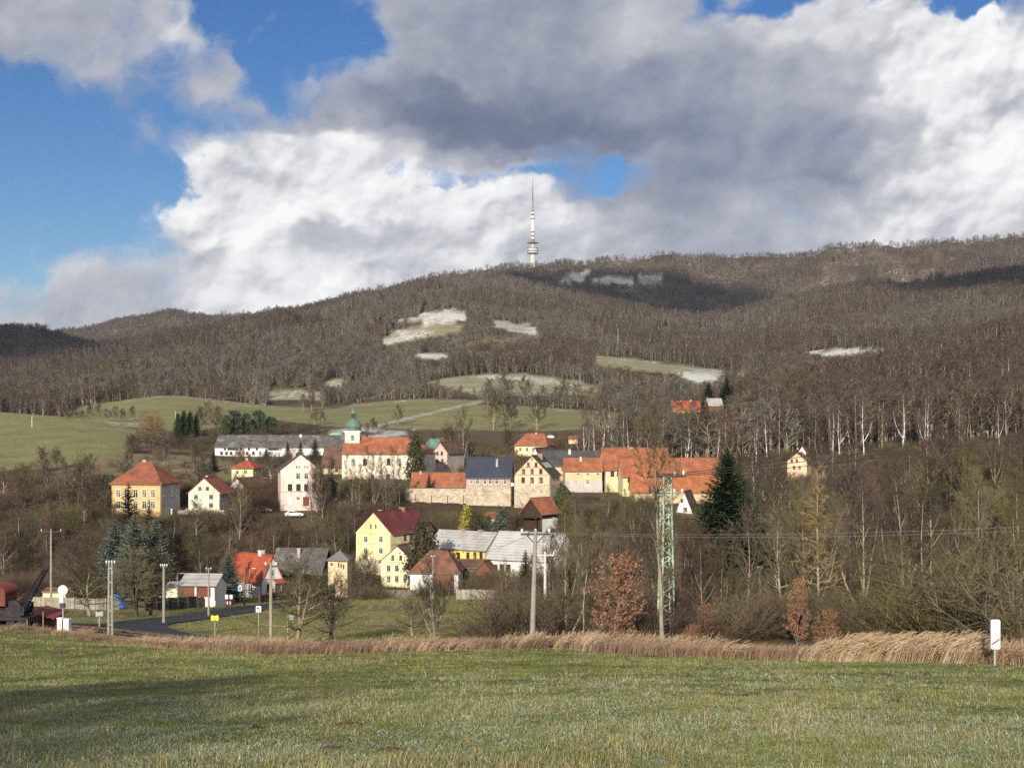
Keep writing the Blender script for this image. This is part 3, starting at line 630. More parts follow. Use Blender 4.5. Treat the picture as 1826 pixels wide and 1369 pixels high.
    for fx, fy, cw, cd, hh, cm in chim:
        q = MB(); X, Y_ = fx * w, fy * d; q.box(X - cw / 2, X + cw / 2, Y_ - cd / 2, Y_ + cd / 2, ez, rz + hh); q.box(X - cw / 2 - .07, X + cw / 2 + .07, Y_ - cd / 2 - .07, Y_ + cd / 2 + .07, rz + hh, rz + hh + .12)
        q.build('chimney', cm, ro)
    fm = fm or M_WFR
    def locate(wl, px_, py_):
        k = (px_ - CX) / F
        if wl == 'F':
            tt = (xc - k * Yc) / (ct + k * st) if near_r else (k * Yc - xc) / (ct + k * st); Yp = Yc + tt * st * (1 if near_r else -1)
            return (w - tt if near_r else -w + tt, -d, (HY - py_) / F * Yp - zb), 0
        tt = (k * Yc - xc) / (st - k * ct); Yp = Yc + tt * ct
        return (w if near_r else -w, -d + tt, (HY - py_) / F * Yp - zb), (R(90) if near_r else R(-90))
    for q in wins:
        wl, px_, py_, ww, hh = q[:5]; loc, rz_ = locate(wl, px_, py_); put_window(root, loc, rz_, ww, hh, q[5] if len(q) > 5 and q[5] else fm, q[6] if len(q) > 6 else win_style)
    for q in doors:
        wl, px_, py_, ww, hh, dm = q; loc, rz_ = locate(wl, px_, py_); db = MB(); db.box(-ww / 2, ww / 2, -.04, .06, -hh / 2, hh / 2); db.box(-ww / 2 - .1, -ww / 2, -.08, .06, -hh / 2, hh / 2 + .1); db.box(ww / 2, ww / 2 + .1, -.08, .06, -hh / 2, hh / 2 + .1); db.box(-ww / 2, ww / 2, -.08, .06, hh / 2, hh / 2 + .1)
        db.build('door', dm, root, loc, rz_)
    return root, dict(W=W_, D=D_, ez=ez, rz=rz, roof=ro, locate=locate)
def band(root, d, z, m, W_, D_, h=.18, name='cornice', pr=.1):
    b = MB(); w, dd = W_ / 2 + pr, D_ / 2 + pr
    b.box(-w, w, -dd, -D_ / 2 + .01, z, z + h); b.box(-w, w, D_ / 2 - .01, dd, z, z + h); b.box(-w, -W_ / 2 + .01, -D_ / 2 + .01, D_ / 2 - .01, z, z + h); b.box(W_ / 2 - .01, w, -D_ / 2 + .01, D_ / 2 - .01, z, z + h)
    return b.build(name, m, root)

P_CREAM = plaster('cream', (.74, .62, .40)); P_YEL = plaster('lemon', (.74, .66, .36)); P_OCH = plaster('ochre', (.62, .42, .185), (.60, .38, .16)); P_PALE = plaster('pale_green', (.66, .66, .50), (.50, .48, .36))
P_PINK = plaster('pink', (.70, .52, .465), (.74, .60, .54)); P_GREY = plaster('grey', (.42, .42, .42)); P_BUTTER = plaster('butter', (.78, .70, .44)); P_CHURCH = plaster('church', (.76, .70, .54), (.50, .44, .34)); P_TAN = plaster('tan', (.60, .46, .27), (.70, .55, .33)); P_BRIGHTYEL = plaster('bright_yellow', (.76, .56, .14)); P_PEACH = plaster('peach', (.68, .50, .33), (.58, .42, .28))

# orange house with hip roof
r, d = house('ochre_house', 'ochre two storey house with red hip roof and one grey side', 'house', (287, 305), 8, 199, ('px', 321), (911.6, 860.5, 826), P_OCH, M_OLDRED, 'hipx', sidewall=P_GREY,
  wins=[('F', x, y, 1.15, 2.0 if y < 890 else 1.9) for x in (211, 226, 242, 257.5, 273) for y in (880, 900)] + [('S', x, 878, .95, 1.7) for x in (291.5, 306, 314)] + [('S', 306, 899, .8, 1.9)] + [('F', x, 864.5, .55, .3, M_WDK, 'plain') for x in (226, 242, 257.5, 273)] + [('S', x, 863.8, .5, .35, M_WDK, 'plain') for x in (296, 304, 312)],
  chim=[(-.1, .1, .9, .7, .7, M_CHIM)], hips=(4.6, 4.6), oe=.55)
band(r, d, d['ez'] - .75, plaster('ochre_dark', (.55, .31, .09)), d['W'], d['D'])
band(r, d, d['ez'] * .47, plaster('ochre_dark', (.55, .31, .09)), d['W'], d['D'], .12, 'string_course', .05)
# pale gable house
r, d = house('pale_house', 'pale green gabled house with brown red roof beside the ochre house', 'house', (392, 316), 8, 336, ('px', 415), (908.7, 878.5, 853), P_PALE, M_OLDRED, 'gf',
  wins=[('F', 356.5, 870.5, .75, .75, M_WDK), ('F', 370, 870.5, .75, .75, M_WDK), ('F', 349.5, 885.5, 1.0, 1.0, M_WGR), ('F', 376.5, 885.5, 1.0, 1.1, M_WGR), ('F', 349.5, 900.5, 1.0, 1.1, M_WGR), ('F', 376.5, 900.5, 1.05, 1.15, M_WGR)] + [('S', x, 882, .8, 1.0, M_WDK) for x in (398, 404, 410)],
  chim=[(-.1, -.3, .6, .6, .5, M_CHIM)], sidewall=P_GREY, og=.25)  # grey plaster on this side paints in the shade of the averted wall
band(r, d, d['ez'] * .52, plaster('pale_dark', (.42, .42, .33)), d['W'], d['D'], .1, 'string_course', .04)
house('yellow_house', 'yellow hip roofed house with red roof above the pale house', 'house', (452, 352), 10, 413, ('px', 468), (862, 834, 820.5), P_BRIGHTYEL if False else P_YEL, M_NEWRED, 'hipx', hips=(3, 3),
  wins=[('F', 423.5, 841, .9, 1.1), ('F', 437.5, 841, .9, 1.1), ('F', 424, 853, .9, 1.1), ('S', 456, 840, .9, 1.1), ('S', 462, 840, .9, 1.1)], chim=[(0, 0, .7, .7, .5, M_CHIM)])
house('white_cottage', 'small white cottage with brown roof behind bare branches, below the yellow house', 'cottage', (437, 338), 25, 409, 9.5, (882, 868, 853), M_WHITE, M_BROWNROOF, 'gf', wins=[('F', 422, 871, .6, .8, M_WDK)], chim=[(0, -.4, .5, .5, .5, M_CHIM)])
# pink house
r, d = house('pink_house', 'tall pink house with gable front and white window bays beside two white cars', 'house', (499, 318), -12, 571, 14, (906, 838, 810), P_PINK, M_DARKROOF, 'gf', og=.35, oe=.5,
  wins=[('F', x, y, .5, .75, M_WFR, 'plain') for y in (832.5,) for x in (529, 533.5, 543.5, 548)] + [('F', x, 848.5, 1.0, 1.6) for x in (531.5, 546, 560.5)] + [('F', x, 868.6, 1.05, 1.6, M_WDK) for x in (517, 532, 546, 560)] + [('F', 531.5, 888, .9, .9, M_WFR), ('F', 561, 887, .9, .9, M_WFR)],
  doors=[('F', 545.5, 894, 1.2, 2.1, M_DOOR), ('F', 517, 893, .9, 1.9, M_WFR)], chim=[(-.25, -.3, .8, .8, 1.0, M_CHIM)])
for px_ in (518, 533, 546, 560):
    loc, _ = d['locate']('F', px_, 853); b = MB(); b.box(-.85, .85, -.012, .05, -4.6 if px_ != 518 else -4.6, 4.4 if px_ in (533, 546) else 1.2); b.build('window_bay', plaster('bay_white', (.74, .64, .58)), r, loc)
band(r, d, d['ez'] * .42, plaster('pink_dark', (.55, .36, .32)), d['W'], d['D'], .14, 'string_course', .08)
# long barn
r, d = house('long_barn', 'very long derelict white barn with sagging dark grey roof behind the church', 'barn', (614, 470), 5, 383, 11, (815, 797, 777), M_WHITE, M_OLDGREY, 'gx', oe=.4,
  wins=[('F', x, 799.5, w_, 1.3, M_WDK, 'plain') for x, w_ in ((401, .9), (415.5, 4.2), (429.5, .9), (444, .9), (458, .9), (487.5, 4.0), (500, .9), (514, .9))] + [('F', x, 808, 1.0, 1.2, M_WDK, 'plain') for x in (395, 404, 412, 426, 434, 441, 452, 464, 480)],
  chim=[(.28, -.1, .8, .8, .4, M_WHITE)])
house('brown_annex', 'brown roofed low house with tan walls attached west of the church', 'house', (613, 388), 4, 574, 9, (856, 831, 798), P_TAN, M_BROWNROOF, 'gx', wins=[('F', 586, 838, .7, .9, M_WFR), ('F', 600, 838, .7, .9, M_WDK)])
# church
r, d = house('church', 'white baroque church with long orange red roof and green onion domed tower', 'church', (757, 372), 2, 611, 11.5, (857, 808, 781), P_CHURCH, M_OLDRED if False else tiles('tile_church', (.36, .13, .065), (.25, .10, .06)), 'hipx', hips=(0, 5.0), oe=.5, fm=M_WDK,
  wins=[('F', x, y, 1.05, 2.1, M_WDK, 'arch') for x, y in ((630, 824), (650.5, 823.5), (693, 823), (712, 823.5), (747, 823))] + [('F', 665, 851, .9, 1.7, M_WGR, 'plain'), ('F', 692, 851, 1.1, 1.8, M_WDK, 'plain')])
M_TRIM = plaster('trim', (.78, .75, .64))
band(r, d, d['ez'] - .55, M_TRIM, d['W'], d['D'], .45)
for fx in (-.985, -.62, -.2, .2, .58, .98):
    b = MB(); x = fx * d['W'] / 2; b.box(x - .35, x + .35, -d['D'] / 2 - .09, -d['D'] / 2 + .02, -3, d['ez'] - .57); b.build('pilaster', M_TRIM, r)
w, dd, ez, rz = d['W'] / 2, d['D'] / 2, d['ez'], d['rz']; ap = [(w - .02, -dd + .6), (w + 2.3, -dd + 3.2), (w + 2.3, dd - 3.2), (w - .02, dd - .6)]; b = MB()
for (x0, y0), (x1, y1) in zip(ap, ap[1:]): b.poly([(x0, y0, -3), (x1, y1, -3), (x1, y1, ez - .1), (x0, y0, ez - .1)])
b.build('apse', P_CHURCH, r); b = MB(); E_ = [(w - .3, -dd + .2, ez + .1), (w + 2.6, -dd + 3.0, ez - .1), (w + 2.6, dd - 3.0, ez - .1), (w - .3, dd - .2, ez + .1), (w - 3.6, 0, rz - .3)]; b.slab(E_, [(0, 1, 4), (1, 2, 4), (2, 3, 4)], .15); b.build('apse_roof', MATS['tile_church'], r)
sc_ = 372 / F
b = MB(); w, dd, ez, rz = d['W'] / 2, d['D'] / 2, d['ez'], d['rz']
tz = (HY - 770.5) / F * 378 - (HY - 857) / F * 372; tc_ = -w + 2.15
b.box(tc_ - 2.1, tc_ + 2.1, -2.1, 2.1, 0, tz); tw = b.build('tower', P_CHURCH, r)
b = MB(); b.box(tc_ - 2.45, tc_ + 2.45, -2.45, 2.45, tz, tz + .35); b.box(tc_ - 2.25, tc_ + 2.25, -2.25, 2.25, tz - .25, tz - .004); b.build('cornice', M_TRIM, tw)
put_window(tw, (tc_ + .1, -2.1, tz - 1.6), 0, .95, 1.6, M_WDK, 'arch')
b = MB(); z0 = tz + .36
b.lathe([(2.2, z0), (2.25, z0 + .25), (1.85, z0 + .5), (1.8, z0 + .9), (2.15, z0 + 1.1), (2.2, z0 + 1.5), (1.95, z0 + 2.1), (1.35, z0 + 2.65), (.85, z0 + 3.1), (.7, z0 + 3.4), (.85, z0 + 3.5), (.85, z0 + 3.62), (0, z0 + 3.63)], 8, (tc_, 0)); dm = b.build('dome', M_COPPER, tw)
b = MB()
for k in range(8):
    a = math.pi * 2 * (k + .5) / 8; b.tube((tc_ + .55 * math.cos(a), .55 * math.sin(a), z0 + 3.62), (tc_ + .55 * math.cos(a), .55 * math.sin(a), z0 + 5.0), .09, .09, 5)
b.lathe([(.3, z0 + 3.6), (.3, z0 + 5)], 6, (tc_, 0)); b.build('lantern', mat('dark_copper', (.07, .10, .085), .8, .2, 2), tw)
b = MB(); b.lathe([(.95, z0 + 5.0), (.95, z0 + 5.12), (.7, z0 + 5.4), (.35, z0 + 5.9), (.15, z0 + 6.4), (.06, z0 + 6.8), (.05, z0 + 8.0), (0, z0 + 8.01)], 8, (tc_, 0)); b.lathe([(0, z0 + 7.0), (.17, z0 + 7.15), (0, z0 + 7.3)], 6, (tc_, 0)); b.build('spire', M_COPPER, tw)
tx = d['locate']('F', 735.5, 800)[0][0]; b = MB()
for k in range(6):
    a = math.pi * 2 * (k + .5) / 6; b.tube((tx + .6 * math.cos(a), .6 * math.sin(a), rz - .3), (tx + .6 * math.cos(a), .6 * math.sin(a), rz + 2.2), .1, .1, 5)
b.lathe([(.75, rz - .2), (.75, rz + .5), (.45, rz + .5)], 6, (tx, 0)); tu = b.build('ridge_turret', mat('dark_copper', (.07, .1, .085)), r)
b = MB(); b.lathe([(1.0, rz + 2.2), (1.0, rz + 2.3), (.55, rz + 2.7), (.25, rz + 3.2), (.06, rz + 3.6), (0, rz + 4.6)], 8, (tx, 0)); b.build('turret_cap', M_COPPER, tu)
for fx in (650, 686):
    lx = d['locate']('F', fx, 800)[0][0]; b = MB(); sl = (rz - ez) / dd; y = -dd * .72; z = ez + (y + dd) * sl + .12
    b.slab([(lx - 1.3, y + .1, z + .1), (lx - .45, y - .3, z + .33), (lx + .45, y - .3, z + .33), (lx + 1.3, y + .1, z + .1), (lx, y + 1.5, z + 1.5 * sl + .08)], [(0, 1, 2, 3, 4)], .35); b.build('eyebrow_dormer', tiles('tile_church', (.3, .1, .05), (.2, .1, .05)), d['roof'])
# walled houses below the church
house('low_red_roof_house', 'long low house with bright orange tiled roof on the stone terrace below the church', 'house', (830, 336), 2, 733, 8, (876, 867, 844), P_TAN, M_ORANGE, 'gx', oe=.4, chim=[(-.7, -.1, .5, .5, .5, M_CHIM)], wins=[('F', 812, 870, .6, .5, M_WDK, 'plain')])
b = MB(); x0, x1 = (722 - CX) / F * 330, (831 - CX) / F * 330; z0, z1 = (HY - 912) / F * 330 - 2, (HY - 872) / F * 330
b.box(x0, x1, -.45, .45, z0, z1); b.box(x0 - .1, x1, -.6, .6, z1, z1 + .22)
for i, x in enumerate(np.linspace(x0 + 2.2, x1 - 1.2, 4)): b.box(x - .5, x + .5, -1.1, -.45, z0, z1 - 1.4)
tag(b.build('stone_terrace_wall', M_STONE, None, (0, 330, 0)), 'high rough stone terrace wall carrying the low orange roofed house', 'wall')
r, d = house('slate_roof_house', 'brick fronted house with smooth dark blue roof on a tall stone base', 'house', (911, 327), 3, 831.5, 9.5, (908, 851, 816.5), M_BRICK, M_SLATE, 'gx', oe=.35, base=(868.5, M_STONE), found=2.5,
  wins=[('F', x, 858.3, .85, 1.35) for x in (839.5, 851.5, 864.7, 874.2, 886, 900.6)] + [('F', 864.5, 876.5, .9, .45, M_WDK, 'plain'), ('F', 874.7, 876.5, .9, .45, M_WDK, 'plain')], chim=[(.35, -.45, .55, .55, -.3, M_CHIM)])
b = MB(); b.lathe([(0, 0), (.45, .1), (.5, .16)], 12); o = b.build('satellite_dish', M_WHITE, r, (d['W'] / 2 + .3, -d['D'] / 2 + .2, 6.2)); o.rotation_euler = (R(80), 0, 0)
r, d = house('half_timbered_house', 'cream gable fronted house with rows of small windows and mossy roof on stone base', 'house', (981, 322), 20, 917.6, ('px', 998), (888, 846.7, 813), P_PEACH, M_MOSS, 'gf', base=(863.5, M_STONE), og=.4,
  wins=[('F', x, 828, .7, 1.0, M_WDK) for x in (942, 956)] + [('F', x, 840, .8, 1.15, M_WDK) for x in (933.7, 949, 964.5)] + [('F', x, 855.5, .9, 1.3, M_WDK) for x in (933, 949, 965)] + [('F', 948.8, 818.5, .35, .5, M_WDK, 'plain')], chim=[(.15, .1, 1.3, .8, .5, M_CHBRICK)], fm=M_WDK)
for y in (-1.5, 1.2): 
    b = MB(); sl = (d['rz'] - d['ez']) / (d['W'] / 2); b.box(-.9, .9, y - 1.1, y + 1.1, 0, .05); o = b.build('skylight', M_GREYROOF, d['roof'], (d['W'] / 4 + .3, 0, (d['rz'] + d['ez']) / 2 + .05)); o.rotation_euler = (0, math.atan(sl), 0)
for py_, nm in ((846.7, 'beam'), (833.5, 'beam')):
    b = MB(); z = d['locate']('F', 949, py_)[0][2]; hw = d['W'] / 2 if py_ > 840 else d['W'] / 2 * .58; b.box(-hw, hw, -d['D'] / 2 - .05, -d['D'] / 2 + .02, z - .1, z + .1); b.build(nm, mat('beam_tan', (.42, .27, .15), .9, .2), r)
house('yellow_hip_house', 'yellow house with orange hipped roof standing above the village by the pasture', 'house', (975, 480), 14, 918, ('px', 988), (822, 794, 774), P_YEL, M_ORANGE, 'hipx', hips=(2.6, 2.2), wins=[('F', x, 801, 1.0, 1.5) for x in (928, 940, 951, 965)] + [('S', 981, 800, .9, 1.3)], chim=[(.1, 0, .8, .6, .5, M_CHIM)])
house('long_grey_roof', 'long low building with dark grey roof behind the cream half timbered house', 'building', (1079, 374), -2, 968, 12, (850, 830, 805), P_TAN, M_DARKROOF, 'gx', chim=[(-.1, -.2, .6, .6, .5, M_WHITE)])
house('small_grey_gable', 'small white gabled house with grey brown roof behind the mossy roof', 'house', (960, 395), 25, 949, 12, (830, 812, 799), M_WHITE, M_BROWNROOF, 'gf')
# cabin
r, d = house('timber_cabin', 'dark timber cabin with orange roof and white rear wall on the garden slope', 'cabin', (965.6, 298), 38, 934, ('px', 994), (939, 912, 889), M_TIMBER, M_ORANGE, 'gf', oe=.7, og=.8, wins=[('S', 987, 926, .8, 1.0, M_WFR)], chim=[(-1.15, -.3, .5, .5, -1.5, M_CHBRICK)])
b = MB(); b.box(d['W'] / 2 - .01, d['W'] / 2 + .07, -d['D'] / 2 + .3, d['D'] / 2, -2, 1.7); b.build('white_plinth', M_WHITE, r)
b = MB()
for x in (-d['W'] / 2 - 1.2, d['W'] / 2 - .3): b.box(x - .08, x + .08, -d['D'] / 2 - 1.9, -d['D'] / 2 - 1.7, -2, 2.0)
b.box(-d['W'] / 2 - 1.4, d['W'] / 2, -d['D'] / 2 - 2, -d['D'] / 2 - .02, 2.0, 2.15); b.build('porch', M_TIMBER, r)
# lower row
r, d = house('lemon_house', 'large pale yellow three storey house with dark maroon roof', 'house', (697.6, 270), 30, 635, 15.5, (1003, 951.5, 914), P_YEL, M_MAROON, 'gf', oe=.35, og=.12, base=(998, M_STONE),
  wins=[('F', x, 961, 1.0, 1.35) for x in (652.5, 679.5)] + [('F', x, 981.5, 1.05, 1.3) for x in (652.5, 679.5)] + [('F', x, 938.5, .28, .95, M_WDK, 'plain') for x in (661.5, 670.3)] + [('S', x, y, .75, 1.2, M_WDK) for x, y in ((722, 957.5), (732, 956))], chim=[(-.1, -.6, .7, .6, .3, M_CHIM), (0, .35, 1.2, .8, .5, M_CHBRICK)])
for z in (.45, .73): band(r, d, d['ez'] * z / .73 if z < .5 else d['ez'] - .2, plaster('lemon_dark', (.55, .5, .3)), d['W'], d['D'], .14, 'string_course', .07)
r, d = house('cream_house', 'cream two storey gabled house with brown roof, in front of the lemon house', 'house', (738, 256), 20, 679.5, 9, (1046, 1002, 974), P_BUTTER, M_RUST if False else M_BROWNROOF, 'gf', fm=M_WGR,
  wins=[('F', x, 993.7, .55, .9, M_WDK) for x in (700.5, 714.7)] + [('F', x, 1012.7, .8, 1.2) for x in (693.2, 707.7, 722.5)] + [('F', x, 1031.5, .8, 1.2) for x in (693.2, 707.7, 722.5)], chim=[(1.15, -.1, .6, .6, -1.2, M_WHITE)], og=.2)
band(r, d, d['ez'] - .15, plaster('butter_dark', (.6, .52, .32)), d['W'], d['D'], .14, 'string_course', .08)
b = MB(); b._lathe([(0, 0), (.55, .05), (.6, .12)], 12, (0, 0)); o = b.build('roof_dish', M_GREYROOF, d['roof'], (d['W'] / 4, -1.2, d['ez'] + 2.6)); o.rotation_euler = (R(70), 0, 0)
r, d = house('white_barn', 'whitewashed barn with rusty brown hipped roof and open wooden bay', 'barn', (818, 236), 3, 731, 8.5, (1058, 1020, 984), M_WHITE, M_RUST, 'hipx', hips=(3.0, 2.4), oe=.4)
lx = d['locate']('F', 791, 1035)[0][0]; b = MB(); b.box(lx - 1.9, lx + 1.9, -d['D'] / 2 - .07, -d['D'] / 2 + .02, -2, d['ez'] - .1); b.build('barn_door', M_BOARD, r)
r, d = house('long_yellow_house', 'long bright yellow house with pale grey roof, two chimneys and white gable', 'house', (866, 262), 33, 764, 7.8, (1008, 981, 951), P_BRIGHTYEL, M_GREYROOF, 'gx', oe=.35, og=.2,
  wins=[('F', x, 990.5, .75, 1.4, M_WDK) for x in (802, 818, 834.5, 847, 858)], chim=[(-.15, .05, .9, .8, .6, M_CHBRICK), (.45, .05, .9, .8, .5, M_CHBRICK)])
b = MB(); w, dd = d['W'] / 2, d['D'] / 2; b.poly([(w + .04, -dd, -3), (w + .04, dd, -3), (w + .04, dd, d['ez']), (w + .04, 0, d['rz']), (w + .04, -dd, d['ez'])]); b.build('white_gable', M_WHITE, r); put_window(r, (w + .04, 1.2, d['ez'] + 1.3), R(90), .6, .8, M_WDK)
house('pale_roof_house', 'long white house with pale grey roof half hidden by bare trees', 'house', (988, 252), 28, 868, 10.5, (1026, 1001, 953.5), M_WHITE, tiles('fibre_pale', (.46, .45, .44), (.36, .35, .35), .5, .1, stain=.25), 'gx', oe=.35, og=.15, wins=[('F', x, 1013, 1.0, 1.6, M_WDK) for x in (883.5, 895, 906.5, 940)], chim=[(-.1, -.15, .6, .6, .4, M_CHIM)])
house('brown_lean_shed', 'low shed with brown flat sloped roof between the white barn and the yellow house', 'shed', (863, 247), 5, 812, 6, (1020, 1012, 999), M_GREYBOARD, M_BROWNROOF, 'gx')
house('small_rusty_shed', 'small rusty roofed garden shed in front of the pale roofed house', 'shed', (878, 242), 15, 846, 4, (1040, 1022, 1003), M_BOARD, M_RUST, 'gf')
r, d = house('transformer_tower', 'narrow tan transformer tower with pyramid roof standing in the meadow', 'tower', (620, 224), 5, 585, 3.3, (1067, 997.5, 983.5), plaster('tower_tan', (.66, .53, .32), (.55, .44, .28)), M_DARKROOF if False else tiles('slate_grey', (.16, .155, .15), (.2, .19, .18)), 'hipx', hips=(1.64, 1.64), oe=.3, wins=[('F', 591.3, 1005.5, .4, .45, M_WDK, 'plain')], doors=[('F', 592, 1055, .9, 2.2, M_STEEL)], found=2)
for k in range(3):
    b = MB(); x = .15 + k * .42; z = 6.1 - k * .15; b.tube((x, -d['D'] / 2, z), (x, -d['D'] / 2 - .35, z), .04, .04, 5); b.tube((x, -d['D'] / 2 - .35, z), (x, -d['D'] / 2 - .35, z - .7), .07, .05, 6); b.build('insulator', M_STEEL, r)
b = MB(); b.box(-.15, 1.25, -d['D'] / 2 - .4, -d['D'] / 2 - .3, 6.35, 6.43); b.build('bracket', M_STEEL, r)
r, d = house('white_red_roof_house', 'white house with vivid red roof and small red awning beside the blue spruce', 'house', (467, 221), 40, 404, ('px', 503), (1061, 1034, 991.5), M_WHITE, M_NEWRED, 'gx', oe=.4, og=.25, wins=[('S', 485, 1021, .9, 1.3), ('S', 479, 1047, .8, 1.3, M_WDK), ('F', 447, 1048, 1.2, 1.2), ('F', 428, 1048, 1.2, 1.2)], doors=[('S', 495, 1050, .9, 1.9, M_WDK)], chim=[(.35, .1, .8, .8, .7, M_WHITE)])
loc, rz_ = d['locate']('S', 495, 1037); b = MB(); b.slab([(-1, 0, .5), (1, 0, .5), (1.1, -1.2, 0), (-1.1, -1.2, 0)], [(0, 3, 2, 1)], .12); b.build('awning', M_NEWRED, r, loc, rz_)
house('old_grey_barn', 'old dark timber barn with weathered grey shingle roof behind the white house', 'barn', (571, 240), 7, 485, 8.5, (1058, 1019.5, 980), M_TIMBER, M_OLDGREY, 'gx', oe=.6, og=.5, chim=[(-.05, -.35, .55, .5, .3, M_CHIM)], wins=[('F', x, 1042, .8, 1.0, M_WFR) for x in (548, 559)])
r, d = house('wood_shed', 'low wooden shed with grey sheet roof and rusty door beside the spruce', 'shed', (384, 192), 6, 322, 5, (1064, 1043, 1026), M_WHITE, M_GREYROOF, 'gx', oe=.4, doors=[('F', 363, 1054, 1.9, 1.6, M_DOOR)])
lx = d['locate']('F', 335, 1054)[0][0]; b = MB(); b.box(-d['W'] / 2 - .03, lx + 1.0, -d['D'] / 2 - .05, -d['D'] / 2 + .05, -1, d['ez'] - .02); b.build('plank_front', M_BOARD, r)
# right hand cluster
house('tan_row_house', 'tan house with orange roof and eyebrow vents beside the tall yellow house', 'house', (1074, 350), -3, 1008, 8, (873, 838.5, 818), P_TAN, M_OLDRED if False else M_ORANGE, 'gx', wins=[('F', x, 845, .8, .9) for x in (1031, 1048, 1066)] + [('F', 1048, 858, .7, .7, M_WDK)], chim=[(-.1, -.2, .5, .5, .4, M_WHITE)], base=(857, plaster('grey_white', (.48, .45, .42))))
house('tall_yellow_house', 'tall yellow house with the highest orange roof of the cluster', 'house', (1079, 352), -4, 1196, 13, (875, 837, 800), P_CREAM, M_ORANGE, 'gx', wins=[('F', 1092, 844, 1.0, 1.5, M_WDK), ('F', 1107, 844, 1.0, 1.5, M_WDK)], chim=[(-.1, 0, .9, .7, .3, M_CHIM)], base=None)
house('middle_orange_house', 'pale walled house with orange roof in front of the tall yellow house', 'house', (1110, 341), -3, 1193, 9, (872, 848.5, 818.6), P_YEL, M_ORANGE, 'gx', wins=[('F', 1122, 855.5, .8, 1.2, M_WDK)])
house('east_orange_house', 'wide house under an orange roof partly hidden by the big fir', 'house', (1194, 343), -2, 1288, 10, (872, 846, 818), P_TAN, M_ORANGE, 'gx')
house('low_orange_barn', 'low barn with long bright orange roof, lowest of the roof cluster', 'barn', (1129, 333), -2, 1284, 8, (884, 876, 845), P_TAN, tiles('tile_bright_orange', (.39, .135, .06), (.30, .115, .055)), 'gx')
house('a_frame_gable', 'white pointed gable with steep brown roof below the orange barn', 'house', (1236, 320), 20, 1204, 8, (921, 917, 877), M_WHITE, M_BROWNROOF, 'gf', oe=.3, wins=[('F', 1216, 892, .5, .8, M_WDK), ('F', 1222, 908, .9, 1.0, M_WDK)])
house('hillside_cottage', 'small cream gabled cottage with brown roof alone at the foot of the wood', 'cottage', (1439, 372), 22, 1404, 8, (840, 822, 808), P_PEACH, M_RUST, 'gf', wins=[('F', x, 821, .6, .8, M_WDK) for x in (1412, 1421)] + [('F', x, 833, .6, .9, M_WDK) for x in (1416, 1426)])
house('white_gable_shed', 'little white gable peeping out behind the hillside cottage', 'shed', (1437, 386), 20, 1424, 5, (820, 806, 796), M_WHITE, M_RUST, 'gf')
house('far_red_roof_house', 'distant yellow house with bright red roof near two dark spruces', 'house', (1201, 640), -5, 1250, 9, (739, 730, 715.5), P_BRIGHTYEL, M_NEWRED, 'gx', wins=[('F', x, 734, .9, 1.0) for x in (1210, 1222, 1235)], chim=[(.4, 0, .6, .6, .5, M_WHITE), (-.4, 0, .6, .6, .5, M_WHITE)])
house('far_grey_shed', 'distant shed with pale grey roof right of the far red roof', 'shed', (1264, 650), -5, 1289, 8, (728, 723, 711), M_BOARD, M_GREYROOF, 'gx')
house('brick_gable_house', 'weathered white gabled house with dark brown roof behind bare trees, right of the church', 'house', (798, 392), 25, 773, 11, (836, 806, 789), plaster('worn', (.50, .42, .36), (.36, .27, .22)), M_BROWNROOF, 'gf', wins=[('F', x, y, .7, 1.0, M_WDK) for x, y in ((780, 808), (788, 808), (780, 821), (789, 821))])
for (a, b_, py, lab, mm, nm) in (((1030, 470), 1014, (787, 783, 778), 'tiny shed with red roof among bushes above the grey roofs', M_OLDRED, 'garden_shed'), ((886, 304), 866, (930, 924, 915.5), 'little garden hut with brown red roof on the green slope', M_OLDRED, 'garden_hut')):
    house(nm, lab, 'hut', a, 8, b_, 4, py, P_TAN, mm, 'gx', oe=.25, og=.2, found=.8)
# television tower
Yt = 3000; x0 = (950 - CX) / F * Yt; pm = Yt / F
t = empty('television_tower', (x0, Yt, (HY - 474) / F * Yt - 25), 0, 'tall concrete television tower with red and white mast on the summit', 'tower')
def zt(py): return (474 - py) * pm + 25
M_TC = mat('tower_concrete', (.52, .52, .46), .9, .08, .05); M_TW = mat('mast_white', (.68, .67, .63), .6, .05, .1); M_TR = mat('mast_red', (.24, .11, .10), .6, .1, .1); M_TD = mat('deck_dark', (.20, .21, .21), .8, .15, .1)
b = MB(); b.lathe([(7.5, -10), (5.9, 20), (5.6, zt(454)), (7.0, zt(453))], 24); b.build('shaft', M_TC, t)
b = MB(); b.lathe([(6, zt(453.2)), (12, zt(452.4)), (12.6, zt(451.8)), (12.6, zt(450.6)), (11.6, zt(450.4)), (11.6, zt(448.2)), (13, zt(448)), (13, zt(447)), (11.8, zt(446.7)), (11.8, zt(443.2)), (12.6, zt(443)), (12.6, zt(441.8)), (5, zt(441.6))], 24); dk = b.build('observation_deck', M_TC, t)
for p0, p1 in ((452.2, 451.2), (448.2, 447.2), (443, 442)):
    b = MB(); b.lathe([(13.1, zt(p0)), (13.3, zt(p1)), (12.0, zt(p1))], 24); b.build('gallery', M_TD, dk)
b = MB(); b.lathe([(3.8, zt(442)), (3.8, zt(432))], 20); b.lathe([(3.8, zt(439.5)), (5.2, zt(439.2)), (5.2, zt(438.2)), (3.8, zt(438))], 20); b.build('neck', M_TC, t)
b = MB(); b.lathe([(4, zt(434.6)), (13, zt(433.6)), (13.2, zt(433)), (6, zt(431)), (4.4, zt(430.2)), (4, zt(430))], 24); b.build('upper_deck', M_TD, t)
